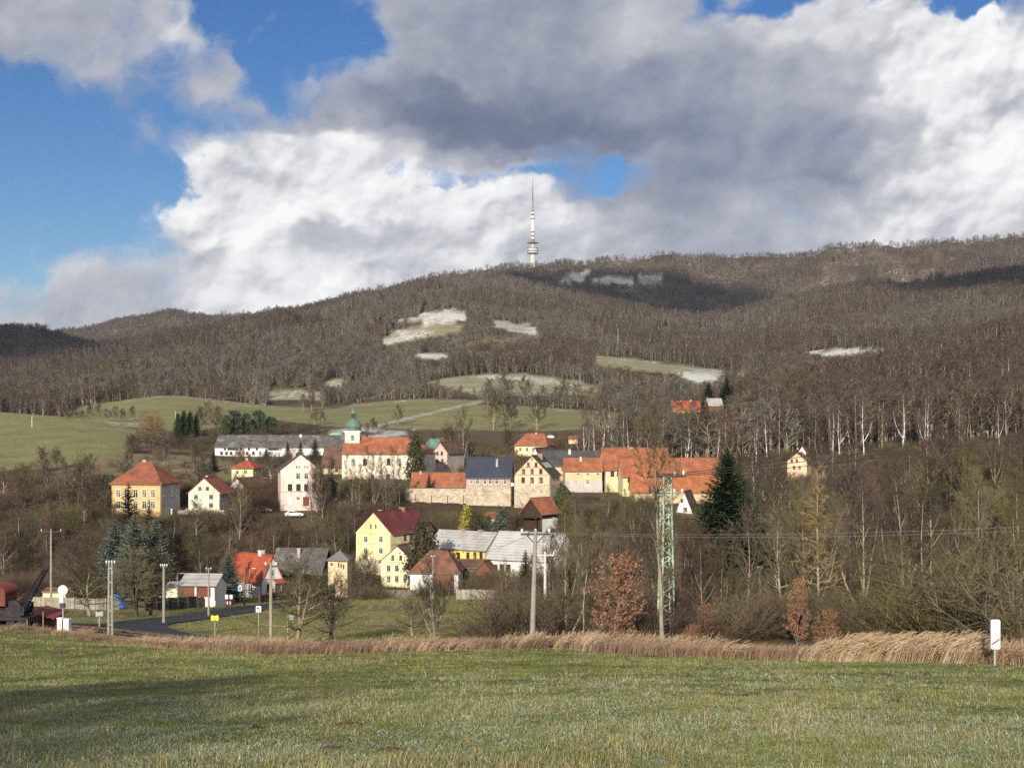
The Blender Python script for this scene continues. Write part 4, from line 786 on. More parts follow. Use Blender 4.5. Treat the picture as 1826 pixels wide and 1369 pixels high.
segs = [(430, 426.4, 4.2, 1), (426.4, 422.6, 4.1, 0), (422.6, 419.6, 4.1, 1), (419.6, 415.6, 4.1, 0), (415.6, 412.8, 4.1, 1), (412.8, 391.6, 4.0, 0), (391.6, 389.2, 4.2, 1), (389.2, 385, 4.2, 0), (385, 381.6, 3.6, 1), (381.6, 378.4, 4.6, 0), (378.4, 375.4, 3.4, 1)]
for p0, p1, rr, red in segs:
    b = MB(); b.lathe([(rr, zt(p0) + .05), (rr, zt(p1))], 20); b.build('mast_band', M_TR if red else M_TW, t)
b = MB()
for k in range(4):
    a = math.pi / 4 + k * math.pi / 2
    b.path([(2.6 * math.cos(a), 2.6 * math.sin(a), zt(375.5)), (1.7 * math.cos(a), 1.7 * math.sin(a), zt(353)), (.8 * math.cos(a), .8 * math.sin(a), zt(333))], [.45, .4, .35], 5)
for py_ in np.arange(375, 334, -4.0):
    rr = 2.6 - 1.8 * (375 - py_) / 42
    for k in range(4):
        a0, a1 = math.pi / 4 + k * math.pi / 2, math.pi / 4 + (k + 1) * math.pi / 2; b.tube((rr * math.cos(a0), rr * math.sin(a0), zt(py_)), (rr * math.cos(a1), rr * math.sin(a1), zt(py_)), .2, .2, 4); b.tube((rr * math.cos(a0), rr * math.sin(a0), zt(py_)), (rr * .94 * math.cos(a1), rr * .94 * math.sin(a1), zt(py_ - 4)), .16, .16, 4)
b.lathe([(2.4, zt(353.6)), (2.4, zt(352.8))], 8); b.tube((0, 0, zt(356)), (0, 0, zt(319)), .75, .45, 6)
for py_ in (320.5, 327, 335): b.lathe([(.9, zt(py_ + 2)), (.9, zt(py_))], 8)
b.build('antenna', M_TD, t)
# ------------------------------------------------------------------ poles, wires, signs
def hgt(px, py, Y): return (HY - py) / F * Y - gz((px - CX) / F * Y, Y)      # height above ground of a photograph row
def pole(px, Y, top, label, style='concrete', arm=None, name='utility_pole', ins=4, group=None, arm_z=None, col=None, rz=0, lean=0):
    h = hgt(px, top, Y); x, y, z = at(px, Y); r = empty(name, (x, y, z), rz, label, 'pole', group); m = col or M_CONC
    b = MB()
    if style == 'twin':
        for s in (-.13, .13): b.path([(s * 1.3, 0, -1), (s, 0, h)], [.12, .085], 8)
        for zz in np.arange(.8, h - .3, 1.2): b.box(-.12, .12, -.05, .05, zz, zz + .15)
    elif style == 'wood': b.path([(0, 0, -1), (lean * .5, 0, h * .5), (lean, 0, h)], [.15, .13, .10], 8)
    else: b.path([(-lean, 0, -1), (lean * 0, 0, h)], [.19, .115], 8)
    b.build('post', m, r)
    if arm:
        za = h - .35 if arm_z is None else arm_z; b = MB(); b.box(-arm / 2, arm / 2, -.06, .06, za, za + .12)
        if arm > 1.8: b.tube((-arm * .3, 0, za), (0, 0, za - .6), .03, .03, 4); b.tube((arm * .3, 0, za), (0, 0, za - .6), .03, .03, 4)
        cr = b.build('crossarm', M_STEEL if style != 'tee' else m, r)
        for i in range(ins):
            x = (i / (ins - 1) - .5) * arm * .92; b = MB(); b._lathe([(.03, za + .1), (.03, za + .2), (.075, za + .22), (.085, za + .3), (.05, za + .4), (0, za + .42)], 8, (x, 0)); b.build('insulator', M_CERAMIC, cr)
    return r, h
pole(955, 84, 944, 'tall slim concrete pole with two dark crossarms standing at the meadow edge', arm=1.9, ins=3, lean=.25)
pole(972, 128, 984, 'short white pole with a T shaped crossarm beside the pale roofed house', 'tee', arm=1.8, ins=3, col=mat('pole_pale', (.55, .53, .48), .9, .15, 2))
pole(197, 112, 1000, 'twin concrete pole in front of the asphalt lane', 'twin', arm=.75, ins=4)
pole(292, 144, 1006, 'concrete pole where the lane bends, under the fruit tree', arm=.75, ins=4)
pole(91, 186, 944, 'tallest concrete pole with a wide crossarm above the steam crane', arm=3.0, ins=3)
pole(483, 104, 1003, 'weathered single pole with one short crossarm in front of the white house', 'wood', arm=.9, ins=2, col=mat('pole_grey_wood', (.30, .26, .20), .95, .25, 2))
pole(372, 166, 1012, 'grey wooden pole beside the lane in front of the wood shed', 'wood', arm=.6, ins=2, col=MATS['pole_grey_wood'])
pole(436, 190, 1013, 'slim brown wooden pole in front of the red roof', 'wood', col=mat('pole_brown', (.24, .13, .085), .95, .25, 2))
pole(1355, 146, 1010, 'short concrete pole with a small white box among red willow twigs', ins=2, arm=.5)
pole(772, 214, 990, 'slim concrete pole in front of the rusty roofed barn', ins=2, arm=.5)
for px, Y, top, lab in ((316, 196, 1022, 'slim grey street lamp beside the dark fence'), (445, 214, 1013, 'slim street lamp in front of the white house with red roof'), (660, 262, 985, 'thin street lamp between the transformer tower and the cream house')):
    h = hgt(px, top, Y); r = empty('street_lamp', at(px, Y), 0, lab, 'street lamp'); b = MB(); b.path([(0, 0, -.5), (0, 0, h * .5), (0, 0, h - .1), (.15, 0, h), (.6, 0, h + .03)], [.08, .06, .045, .04, .04], 7); b.build('post', mat('galvanised', (.45, .46, .46), .5, .1, 3, metal=.5), r); b = MB(); b.box(.4, 1.0, -.12, .12, h - .02, h + .08); b.build('lamp_head', mat('lamp_head', (.6, .6, .58), .4, .1, 3), r)
for px, Y, top, lab in ((57, 560, 759, 'thin pale post alone on the left green field'), (313, 600, 733, 'thin pale pole behind the dark yew clump'), (1102, 1350, 585, 'lone pale pole near the frosty terraces')):
    h = hgt(px, top, Y); b = MB(); b.path([(0, 0, -1), (0, 0, max(h, 5))], [.2, .14], 6); tag(b.build('field_post', mat('pole_pale', (.55, .53, .48)), None, at(px, Y)), label=lab, cat='post')
# lattice mast
h = hgt(1187, 850, 112); x, y, z = at(1188, 112); r = empty('lattice_mast', (x, y, z), R(14), 'pale green steel lattice mast with two crossarms rising above the thicket', 'mast')
M_MAST = mat('mast_green', (.41, .53, .38), .6, .15, 2, (.32, .37, .27), (.55, .7)); w0, w1 = .58, .33
for sx in (-1, 1):
    for sy in (-1, 1): b = MB(); b.path([(sx * w0, sy * w0, -1), (sx * w1, sy * w1, h)], [.09, .075], 4); b.build('leg', M_MAST, r)
b = MB(); n = 22
for i in range(n):
    f0, f1 = i / n, (i + 1) / n; a0, a1 = w0 + (w1 - w0) * f0, w0 + (w1 - w0) * f1; s = 1 if i % 2 else -1
    for (ux, uy) in ((1, 0), (0, 1)):
        for sd in (-1, 1):
            p0 = (s * a0 * ux + sd * a0 * uy, s * a0 * uy + sd * a0 * ux, f0 * h); p1 = (-s * a1 * ux + sd * a1 * uy, -s * a1 * uy + sd * a1 * ux, f1 * h); b.tube(p0, p1, .045, .045, 4)
b.build('lattice', M_MAST, r)
z2 = hgt(1187, 883, 112)
for zz, wd in ((h - .05, 1.75), (z2, 1.6)):
    b = MB(); b.box(-wd, wd, -.06, .06, zz, zz + .12); b.box(-wd * .5, wd * .5, -.05, .05, zz + .25, zz + .33); 
    for s in (-1, 1): b.tube((s * wd * .95, 0, zz + .1), (s * wd * .5, 0, zz + .3), .03, .03, 4)
    cr = b.build('crossarm', M_MAST if zz < h - 1 else M_STEEL, r)
    for xx in (-wd * .9, -wd * .45, wd * .45, wd * .9):
        b = MB(); b._lathe([(.04, zz + .1), (.04, zz + .25), (.11, zz + .28), (.12, zz + .42), (.06, zz + .6), (0, zz + .62)], 8, (xx, 0)); b.build('insulator', M_CERAMIC if xx > 0 else M_STEEL, cr)
M_WIRE = mat('wire', (.035, .035, .04), .5, .1, 5); M_WIREL = mat('wire_light', (.30, .31, .31), .4, .1, 5, metal=.5)
def wire(p0, p1, sag, label, rad=.022, m=None, group=None):
    p0, p1 = np.array(p0), np.array(p1); n = 24; pts = [p0 + (p1 - p0) * t - np.array((0, 0, sag * 4 * t * (1 - t))) for t in np.arange(n + 1) / n]; b = MB(); b.path(pts, [rad] * (n + 1), 4)
    o = b.build('overhead_wire', m or M_WIRE); return tag(o, label, 'wire', group)
for i, (pa, pb) in enumerate((((1240, 848), (1900, 690)), ((1240, 852), (1900, 713)), ((1240, 856), (1900, 738)))):
    wire(P3(1187 + (-1.5 + 1.5 * i) * 12, 849, 112), P3(1960, pb[1], 170 + 6 * i), 1.3, ('uppermost', 'middle', 'lowest')[i] + ' dark wire climbing from the lattice mast over the wooded slope', .032)
for i, py in enumerate((938, 946)):
    wire(P3(955 + 14 * i, 948 + i * 3, 84), P3(1960, py - 6, 62), .35, ('upper', 'lower')[i] + ' pale wire running from the concrete pole across the right thicket', .009, M_WIREL)
for i, (a, b_) in enumerate((((197, 1002, 112), (292, 1008, 144)), ((292, 1008, 144), (372, 1014, 166)), ((483, 1007, 104), (197, 1004, 112)))):
    wire(P3(*a), P3(*b_), .4, ('thin telephone wire from the twin pole to the pole at the bend', 'thin telephone wire from the bend to the grey wooden pole', 'thin telephone wire from the weathered pole to the twin pole')[i], .008)
wire(P3(955, 949, 84), P3(772, 992, 214), .9, 'thin wire from the tall concrete pole towards the rusty barn', .012)
M_SGNW = mat('sign_white', (.78, .79, .80), .45, .04, 3); M_SGNR = mat('sign_red', (.42, .03, .045), .45, .06, 3); M_POST = mat('sign_post', (.45, .45, .43), .5, .12, 4, metal=.4); M_YEL = mat('sign_yellow', (.85, .74, .03), .5, .05, 3); M_BLUE = mat('sign_blue', (.10, .28, .55), .5, .06, 3); M_BLK = mat('sign_black', (.03, .03, .03), .6, .1, 3)
def plate(pts, th=.03):
    b = MB(); n = len(pts); b.poly([(x, -th, z) for x, z in pts]); b.poly([(x, th, z) for x, z in reversed(pts)])
    for i in range(n): (x0, z0), (x1, z1) = pts[i], pts[(i + 1) % n]; b.poly([(x0, th, z0), (x1, th, z1), (x1, -th, z1), (x0, -th, z0)])
    return b
def rrect(x0, x1, z0, z1, r, n=4):
    out = []
    for cx, cz, a in ((x1 - r, z0 + r, -90), (x1 - r, z1 - r, 0), (x0 + r, z1 - r, 90), (x0 + r, z0 + r, 180)):
        out += [(cx + r * math.cos(R(a + 90 * k / n)), cz + r * math.sin(R(a + 90 * k / n))) for k in range(n + 1)]
    return out
def disc(r, z, n=20): return [(r * math.cos(2 * math.pi * k / n), z + r * math.sin(2 * math.pi * k / n)) for k in range(n)]
def signpost(name, px, Y, top, label, rz=0, cat='sign', r_=.035, over=0):
    h = hgt(px, top, Y); r = empty(name, at(px, Y), rz, label, cat); b = MB(); b.tube((0, .05, -.6), (0, .05, h - over), r_, r_, 8); b.build('post', M_POST, r); return r, h
# distance board of the level crossing
r, h = signpost('railway_distance_board', 1775, 46.8, 1104, 'tall white railway board with one red diagonal stripe at the end of the reeds', over=.2); s = 46.8 / F
b = plate(rrect(-.17, .17, h - 1.06, h, .06)); b.build('board', M_SGNW, r); b = MB(); b.poly([(-.145, -.034, h - .93), (.145, -.034, h - .73), (.145, -.034, h - .66), (-.145, -.034, h - .86)]); b.build('stripe', M_SGNR, r)
b = MB()
for k, p in enumerate(zip(rrect(-.165, .165, h - 1.055, h - .005, .055), rrect(-.15, .15, h - 1.04, h - .02, .045))): pass
o_, i_ = rrect(-.168, .168, h - 1.058, h - .002, .058), rrect(-.155, .155, h - 1.045, h - .015, .048)
for k in range(len(o_)): k2 = (k + 1) % len(o_); b.poly([(o_[k][0], -.033, o_[k][1]), (o_[k2][0], -.033, o_[k2][1]), (i_[k2][0], -.033, i_[k2][1]), (i_[k][0], -.033, i_[k][1])])
b.build('border', mat('sign_edge', (.35, .36, .37), .5, .1, 3), r)
def cross_pts(L, w, z):
    out = []
    a = R(28); d1 = np.array((math.cos(a), math.sin(a))); d2 = np.array((math.cos(a), -math.sin(a)))
    return a, d1, d2
def crossbuck(px, Y, top, label, m, L, w, rz=0):
    r, h = signpost('crossing_sign', px, Y, top, label, rz, over=.3); zc = h - L * .5
    for sg in (1, -1):
        a = R(27) * sg; dx, dz = math.cos(a) * L, math.sin(a) * L; nx, nz = -math.sin(a) * w, math.cos(a) * w; o = .0 if sg > 0 else -.012
        b = MB(); P = [(-dx - nx, zc - dz - nz), (dx - nx, zc + dz - nz), (dx + dx * .12, zc + dz + dz * .12), (dx + nx, zc + dz + nz), (-dx + nx, zc - dz + nz), (-dx - dx * .12, zc - dz - dz * .12)]
        b = plate(P, .02); b.build('board', m, r, (0, o, 0))
    return r, h, zc
crossbuck(383, 107, 1098, 'bright yellow X shaped railway crossing sign seen from behind', M_YEL, .30, .12)
crossbuck(177, 124, 1091, 'pale X shaped crossing sign near the signal cabinets', mat('sign_back', (.42, .44, .45), .5, .1, 3), .34, .10, R(20))
r, h = signpost('notice_sign', 461, 122, 1080, 'small white square sign with dark symbols on a slim post in the meadow'); b = plate(rrect(-.24, .24, h - .56, h, .05)); b.build('board', M_SGNW, r)
b = MB(); b.poly([(-.16, -.034, h - .25), (.05, -.034, h - .25), (.05, -.034, h - .1), (-.16, -.034, h - .1)]); b.poly([(-.16, -.034, h - .36), (.16, -.034, h - .36), (.16, -.034, h - .3), (-.16, -.034, h - .3)]); b.poly([(-.1, -.034, h - .48), (.16, -.034, h - .48), (.16, -.034, h - .42), (-.1, -.034, h - .42)]); b.build('symbol', M_BLK, r)
r, h = signpost('grey_sign', 513, 112, 1094, 'tilted grey sign turned away beside a roadside tree', R(35)); b = plate(rrect(-.22, .22, h - .48, h, .03)); o = b.build('board', mat('sign_back', (.42, .44, .45)), r); o.rotation_euler.y = R(9)
r, h = signpost('village_sign', 408, 172, 1060, 'white rectangular place sign above a round red rimmed sign'); s = 172 / F
b = plate(rrect(-.48, .48, h - .55, h, .05)); pb = b.build('name_board', M_SGNW, r)
b = plate(disc(.36, h - 1.05)); b.build('round_board', M_SGNR, r); b = MB(); b.poly([(x, -.034, z) for x, z in disc(.25, h - 1.05)]); b.build('white_disc', M_SGNW, r); b = MB(); b.box(-.17, .17, -.042, -.036, h - 1.08, h - 1.0); b.box(-.06, .06, -.042, -.036, h - 1.0, h - .92); b.build('symbol', M_BLK, r)
r, h = signpost('house_shaped_sign', 428, 190, 1041, 'blue and white house shaped sign on a post near the spruce'); b = plate([(-.28, h - 1.0), (.28, h - 1.0), (.28, h - .35), (0, h), (-.28, h - .35)]); b.build('board', M_SGNW, r); b = MB(); b.poly([(-.2, -.034, h - .92), (.2, -.034, h - .92), (.2, -.034, h - .42), (0, -.034, h - .12), (-.2, -.034, h - .42)]); b.build('panel', M_BLUE, r)
r, h = signpost('warning_pole', 177.5, 124.8, 1068, 'thin black and white striped warning pole behind the pale crossing sign', cat='pole'); b = MB()
for k in range(4): b.tube((0, .05, h - .2 - k * .3), (0, .05, h - .05 - k * .3), .05, .05, 8)
b.build('stripe', M_BLK, r)
# signal and cabinets
r, h = signpost('disc_signal', 112, 113, 1043, 'white railway disc signal on a short mast beside pale cabinets', r_=.06, cat='signal'); b = plate(disc(.42, h - .42, 24)); b.build('disc', M_SGNW, r); b = MB(); b.box(-.2, .1, -.2, -.04, h - 1.5, h - .85); b.build('lamp_box', M_SGNW, r); b = MB(); b.box(-.22, .2, -.15, .15, h - 1.95, h - 1.55); b.build('motor_box', M_STEEL, r)
for px, w, hh, lab in ((108.5, .42, 1.28, 'taller pale relay cabinet under the disc signal'), (120, .46, 1.22, 'pale relay cabinet with sloping top, right of the disc signal')):
    r = empty('relay_cabinet', at(px, 110), R(-8), lab, 'cabinet'); b = MB(); b.box(-w / 2, w / 2, -.25, .25, -.3, hh); b.slab([(-w / 2 - .04, -.29, hh), (w / 2 + .04, -.29, hh - .06), (w / 2 + .04, .29, hh - .06), (-w / 2 - .04, .29, hh)], [(0, 1, 2, 3)], .05) ; b.build('body', M_SGNW, r); b = MB(); b.box(-w / 2 + .05, w / 2 - .05, -.27, -.25, .15, hh - .18); b.build('door', mat('cabinet_door', (.62, .64, .64), .5, .08, 3), r); b = MB(); b.box(w / 2 - .14, w / 2 - .1, -.3, -.272, .6, .75); b.build('handle', M_STEEL, r)
# ------------------------------------------------------------------ fences
def fence(name, pts, h, m, label, step=.14, post=2.5, gap=.02, th=.03, jag=.0, pm=None):
    P = [np.array(at(px, Y)[:2]) for px, Y in pts]; r = empty(name, (0, 0, 0), 0, label, 'fence'); b = MB(); rn = random.Random(len(pts) + int(P[0][0] * 10)); c = 0; nxt = 0
    for p, q in zip(P, P[1:]):
        L = np.linalg.norm(q - p); d = (q - p) / L; n = np.array((-d[1], d[0])) * th; s = 0
        while s < L:
            a, e = p + d * s, p + d * min(s + step - gap, L); z = gz(*a); hh = h * (1 + rn.uniform(-jag, jag))
            k = len(b.v); b.v += [(*(a - n), z - .2), (*(e - n), z - .2), (*(e + n), z - .2), (*(a + n), z - .2), (*(a - n), z + hh), (*(e - n), z + hh), (*(e + n), z + hh), (*(a + n), z + hh)]
            b.f += [tuple(k + i for i in f) for f in ((4, 5, 6, 7), (0, 1, 5, 4), (1, 2, 6, 5), (2, 3, 7, 6), (3, 0, 4, 7))]
            if c * step >= nxt:
                pb = MB(); pb.box(-.07, .07, -.07, .07, -.5, h + .08); pb.build('post', pm or m, r, (a[0] - n[0] * 3.2, a[1] - n[1] * 3.2, z)); nxt += post
            c += 1; s += step
    b.build('board_panel', m, r); return r
M_FENCE = mat('fence_grey', (.22, .19, .14), .95, .3, 2, (.15, .13, .10), (.45, .6), island=.25); M_FENCEL = mat('fence_pale', (.34, .31, .25), .95, .25, 2, (.24, .24, .15), (.5, .65), island=.25); M_FDARK = mat('fence_dark', (.05, .05, .045), .95, .3, 2, island=.3)
fence('plank_fence', [(628, 232), (668, 226), (700, 222), (742, 220)], 1.25, M_FENCE, 'weathered grey plank fence below the cream house', jag=.04)
fence('pale_plank_fence', [(815, 211), (850, 209), (893, 206)], 1.55, M_FENCEL, 'pale vertical board fence on a low kerb below the brown sheds', jag=.06)
fence('orchard_fence', [(55, 182), (110, 180), (170, 178), (212, 180)], 1.5, M_FENCEL, 'long pale board fence behind the railway yard', jag=.03)
fence('dark_fence', [(258, 178), (310, 184), (352, 190)], 1.7, M_FDARK, 'dark board fence beside the lane under the fruit trees', jag=.03)
fence('grey_lane_fence', [(352, 190), (385, 196), (418, 201)], 1.5, M_FENCE, 'grey board fence along the lane in front of the wood shed', jag=.03)
fence('brown_garden_fence', [(462, 205), (485, 213), (512, 224)], 1.3, mat('fence_brown', (.15, .07, .045), .9, .3, 2, island=.2), 'red brown board fence around the white house', jag=.02)
def lowwall(name, label, pts, h, w, m):
    P = [np.array(at(px, Y)[:2]) for px, Y in pts]; b = MB()
    for p, q in zip(P, P[1:]):
        d = (q - p) / np.linalg.norm(q - p); n = np.array((-d[1], d[0])) * w / 2; za, zb = gz(*p), gz(*q); k = len(b.v)
        b.v += [(*(p - n), za - .5), (*(q - n), zb - .5), (*(q + n), zb - .5), (*(p + n), za - .5), (*(p - n), za + h), (*(q - n), zb + h), (*(q + n), zb + h), (*(p + n), za + h)]
        b.f += [tuple(k + i for i in f) for f in ((4, 5, 6, 7), (0, 1, 5, 4), (1, 2, 6, 5), (2, 3, 7, 6), (3, 0, 4, 7))]
    return tag(b.build(name, m), label, 'wall')
lowwall('garden_wall', 'low pale stone wall in front of the ochre and pale houses', [(318, 311), (350, 310), (400, 310)], .9, .5, M_STONE)
lowwall('churchyard_wall', 'long mossy stone wall below the white church', [(560, 352), (620, 350), (680, 348), (722, 345)], 1.6, .6, masonry('mossy_stone', (.20, .18, .11), (.13, .13, .06), (.22, .19, .13)))
lowwall('lane_wall', 'pale stone wall behind the old grey barn', [(600, 262), (632, 264)], 1.4, .5, M_STONE)
for px in (306, 333): lowwall('gate_pillar', ('white gate pillar right of the ochre house' if px < 320 else 'white gate pillar left of the pale house'), [(px - 1.6, 310), (px + 1.6, 310)], 1.35, .5, M_WHITE)
# ------------------------------------------------------------------ vehicles
M_CARW = mat('car_white', (.78, .79, .80), .25, .03, 1, spec=.5); M_CARB = mat('car_dark_blue', (.03, .04, .07), .25, .05, 1, spec=.5); M_TYRE = mat('tyre', (.02, .02, .02), .8, .1, 5); M_RIM = mat('rim', (.5, .5, .5), .35, .1, 5, metal=.6); M_LAMP = mat('lamp_glass', (.75, .75, .72), .15, .05, 5); M_TAIL = mat('tail_lamp', (.35, .02, .02), .25, .05, 5)
def car(px, Y, rz, label, m, van=False, L=4.4, Wd=1.75):
    r = empty('parked_car' if not van else 'parked_van', at(px, Y, .02), rz, label, 'car' if not van else 'van'); h = 1.45 if not van else 1.95
    if van: prof = [(-2.2, .35), (2.2, .35), (2.25, .8), (2.05, 1.05), (1.45, 1.15), (.85, 1.85), (.6, 1.95), (-2.1, 1.95), (-2.25, 1.7)]
    else: prof = [(-2.15, .32), (2.1, .32), (2.2, .55), (2.12, .78), (1.35, .92), (.85, .98), (.2, 1.4), (-.3, 1.46), (-1.1, 1.42), (-1.75, 1.02), (-2.15, .95), (-2.22, .6)]
    b = MB(); n = len(prof)
    def ins(x, z): k = max(0, (z - .95) / (h - .95)) * .18; return Wd / 2 - k
    Lf = [(x, -ins(x, z), z) for x, z in prof]; Rt = [(x, ins(x, z), z) for x, z in prof]; b.poly(Lf); b.poly(list(reversed(Rt)))
    for i in range(n): j = (i + 1) % n; b.poly([Lf[i], Rt[i], Rt[j], Lf[j]])
    b.build('body', m, r)
    def side(pts, nm):
        for s in (-1, 1):
            q = MB(); P = [(x, s * (ins(x, z) + .012), z) for x, z in pts]; q.poly(P if s < 0 else P[::-1]); q.build(nm, M_GLASS, r)
    if van: side([(.25, 1.2), (1.2, 1.2), (.75, 1.75), (.25, 1.78)], 'side_window'); side([(-1.9, 1.2), (.1, 1.2), (.1, 1.78), (-1.9, 1.75)], 'side_window'); ws = [(1.42, 1.2), (.9, 1.82)]
    else: side([(.0, .98), (.78, 1.0), (.15, 1.35), (.0, 1.37)], 'side_window'); side([(-1.5, 1.0), (-.06, .98), (-.06, 1.37), (-1.05, 1.34)], 'side_window'); ws = [(.84, 1.0), (.25, 1.39)]
    (x0, z0), (x1, z1) = ws; q = MB(); q.poly([(x0 + .02, -ins(x0, z0) + .1, z0 + .02), (x0 + .02, ins(x0, z0) - .1, z0 + .02), (x1 + .02, ins(x1, z1) - .1, z1 + .02), (x1 + .02, -ins(x1, z1) + .1, z1 + .02)]); q.build('windscreen', M_GLASS, r)
    for sx in (-1.35, 1.38):
        for s in (-1, 1):
            q = MB(); y = s * (Wd / 2 - .1); q.tube((sx, y - .1, .32), (sx, y + .1, .32), .32, .32, 16); w = q.build('wheel', M_TYRE, r); q = MB(); q.tube((sx, y - .108, .32), (sx, y + .108, .32), .19, .19, 12); q.build('rim', M_RIM, w)
    for s in (-.6, .6): q = MB(); q.box(2.06, 2.2, s - .18, s + .18, .62, .76); q.build('headlight', M_LAMP, r); q = MB(); q.box(-2.24, -2.1, s - .15, s + .15, .7, .88); q.build('tail_light', M_TAIL, r)
car(469, 315, R(8), 'white car parked on the lane left of the pink house', M_CARW)
car(524, 311, R(12), 'white car parked at the foot of the pink house', M_CARW)
car(967, 545, R(8), 'white van parked on the field edge above the yellow hip roofed house', M_CARW, True)
car(979, 547, R(172), 'white estate car beside the van on the field edge', M_CARW)
car(972, 288, R(20), 'dark blue car below the timber cabin', M_CARB)
car(1142, 622, R(5), 'white car left of the far red roof', M_CARW); car(1168, 628, R(160), 'dark car beside the far red roof', M_CARB)
# ------------------------------------------------------------------ steam crane and sheds by the railway
x, y, z = at(15, 117); c = empty('steam_crane', (x, y, z + .1), R(-6), 'black railway steam crane with red round roofed cab and long raised jib', 'railway crane')
M_IRON = mat('black_iron', (.022, .022, .025), .6, .3, 2, (.06, .04, .03), (.55, .7)); M_CRED = mat('cab_red', (.16, .042, .036), .7, .2, 2, (.18, .03, .03), (.5, .7))
b = MB(); b.box(-2.6, 2.3, -1.1, 1.1, .75, 1.02); b.box(-2.7, -2.6, -1.2, 1.2, .6, 1.0); b.box(2.3, 2.4, -1.2, 1.2, .6, 1.0); b.build('chassis', M_IRON, c)
for sx in (-2.0, -.9, .6, 1.7):
    for s in (-.75, .75):
        b = MB(); b.tube((sx, s - .06, .42), (sx, s + .06, .42), .42, .42, 18); b.build('wheel', M_IRON, c)
b = MB(); prof = [(-1.0 + 0, 0)]
A = [(math.cos(math.pi * k / 12), math.sin(math.pi * k / 12)) for k in range(13)]
pts = [(-2.6, 2.0), (.25, 2.0)] + [(-1.175 + 1.425 * a, 3.1 + .75 * s) for a, s in A]
for yy, rev in ((-1.1, 0), (1.1, 1)): P = [(x, yy, z) for x, z in pts]; b.poly(P if not rev else P[::-1])
for i in range(len(pts)): (x0, z0), (x1, z1) = pts[i], pts[(i + 1) % len(pts)]; b.poly([(x0, -1.1, z0), (x0, 1.1, z0), (x1, 1.1, z1), (x1, -1.1, z1)])
b.build('cab', M_CRED, c)
b = MB(); rf = [(-1.175 + 1.53 * a, 3.14 + .8 * s) for a, s in A]
b.slab([(x, yy, z) for x, z in rf for yy in (-1.25, 1.25)], [(2 * i, 2 * i + 1, 2 * i + 3, 2 * i + 2) for i in range(12)], .05); b.build('roof', mat('crane_roof', (.22, .05, .04), .7, .2, 2), c)
b = MB(); b.box(-2.2, 1.6, -.9, .9, 1.02, 1.25); b.tube((-1.6, 0, 1.3), (.2, 0, 1.3), .55, .55, 14); b.tube((.75, -.5, 1.75), (.75, .5, 1.75), .6, .6, 20); b.tube((.75, -.62, 1.75), (.75, -.55, 1.75), .75, .75, 20); b.tube((1.4, -.5, 1.6), (1.4, .5, 1.6), .35, .35, 14); b.box(-.1, 1.9, .85, .95, 1.2, 2.2); b.box(-.1, 1.9, -.95, -.85, 1.2, 1.6); b.build('winch', M_IRON, c)
tipz = (HY - 1011) / F * 117 - (z + .1); tipx = (89 - 15) / F * 117; b = MB()
for s in (-.35, .35):
    b.tube((1.3, s, 1.3), (tipx, s * .4, tipz), .09, .06, 5); b.tube((1.0, s, 1.9), (tipx - .25, s * .4, tipz + .02), .05, .05, 5)
for k in range(14):
    f, g = k / 14, (k + 1) / 14; q = lambda f, s, o: (1.3 + (tipx - 1.3) * f - o * .28 * (1 - f), s * (1 - .6 * f) * .35, 1.3 + (tipz - 1.3) * f + o * .55 * (1 - f)); b.tube(q(f, -1, 0), q(g, 1, 0), .03, .03, 4); b.tube(q(f, 1, 1), q(g, 1, 0), .03, .03, 4); b.tube(q(f, -1, 0), q(g, -1, 1), .03, .03, 4)
b.build('jib', M_IRON, c); b = MB(); b.tube((tipx - .1, -.1, tipz), (tipx - .1, .1, tipz), .22, .22, 12); b.tube((tipx, 0, tipz), (1.2, .1, 2.6), .018, .018, 4); b.tube((tipx, 0, tipz), (.3, .1, 3.1), .018, .018, 4); b.build('hoist_cable', M_IRON, c)
x, y, z = at(92, 121); r = empty('railway_hut', (x, y, z), R(-12), 'dark railway hut with overhanging red roof behind the crane', 'hut'); b = MB(); b.box(-.75, .75, -.9, .9, -.2, 1.2); b.build('wall', M_BOARD, r); b = MB(); b.slab([(-1.3, -1.2, 1.55), (.95, -1.2, 1.1), (.95, 1.2, 1.5), (-1.3, 1.2, 1.95)], [(0, 1, 2, 3)], .1); b.build('roof', M_CRED, r)
x, y, z = at(64, 123); r = empty('rail_trolley', (x, y, z), R(-6), 'small rail trolley loaded with dark machinery under a flat reddish roof', 'rail trolley')
b = MB(); b.box(-1.1, 1.1, -.7, .7, .4, .6); b.build('deck', M_IRON, r); b = MB(); b.box(-.8, .7, -.5, .5, .6, 1.25); b.tube((-.5, -.55, .95), (-.5, .55, .95), .3, .3, 12); b.tube((.3, -.55, .9), (.3, .55, .9), .25, .25, 12); b.build('engine', mat('engine_grey', (.10, .12, .12), .6, .3, 3), r); b = MB(); b.slab([(-1.2, -.8, 1.72), (1.1, -.8, 1.72), (1.1, .8, 1.85), (-1.2, .8, 1.85)], [(0, 1, 2, 3)], .08); b.build('roof', mat('trolley_roof', (.25, .08, .05), .8, .2, 2), r)
for sx in (-1.05, 1.0):
    for s in (-.7, .7): b = MB(); b.tube((sx, s, .5), (sx, s, 1.75), .035, .035, 6); b.build('roof_post', M_IRON, r)
for sx in (-.7, .7):
    for s in (-.7, .7): b = MB(); b.tube((sx, s - .05, .3), (sx, s + .05, .3), .3, .3, 14); b.build('wheel', M_IRON, r)
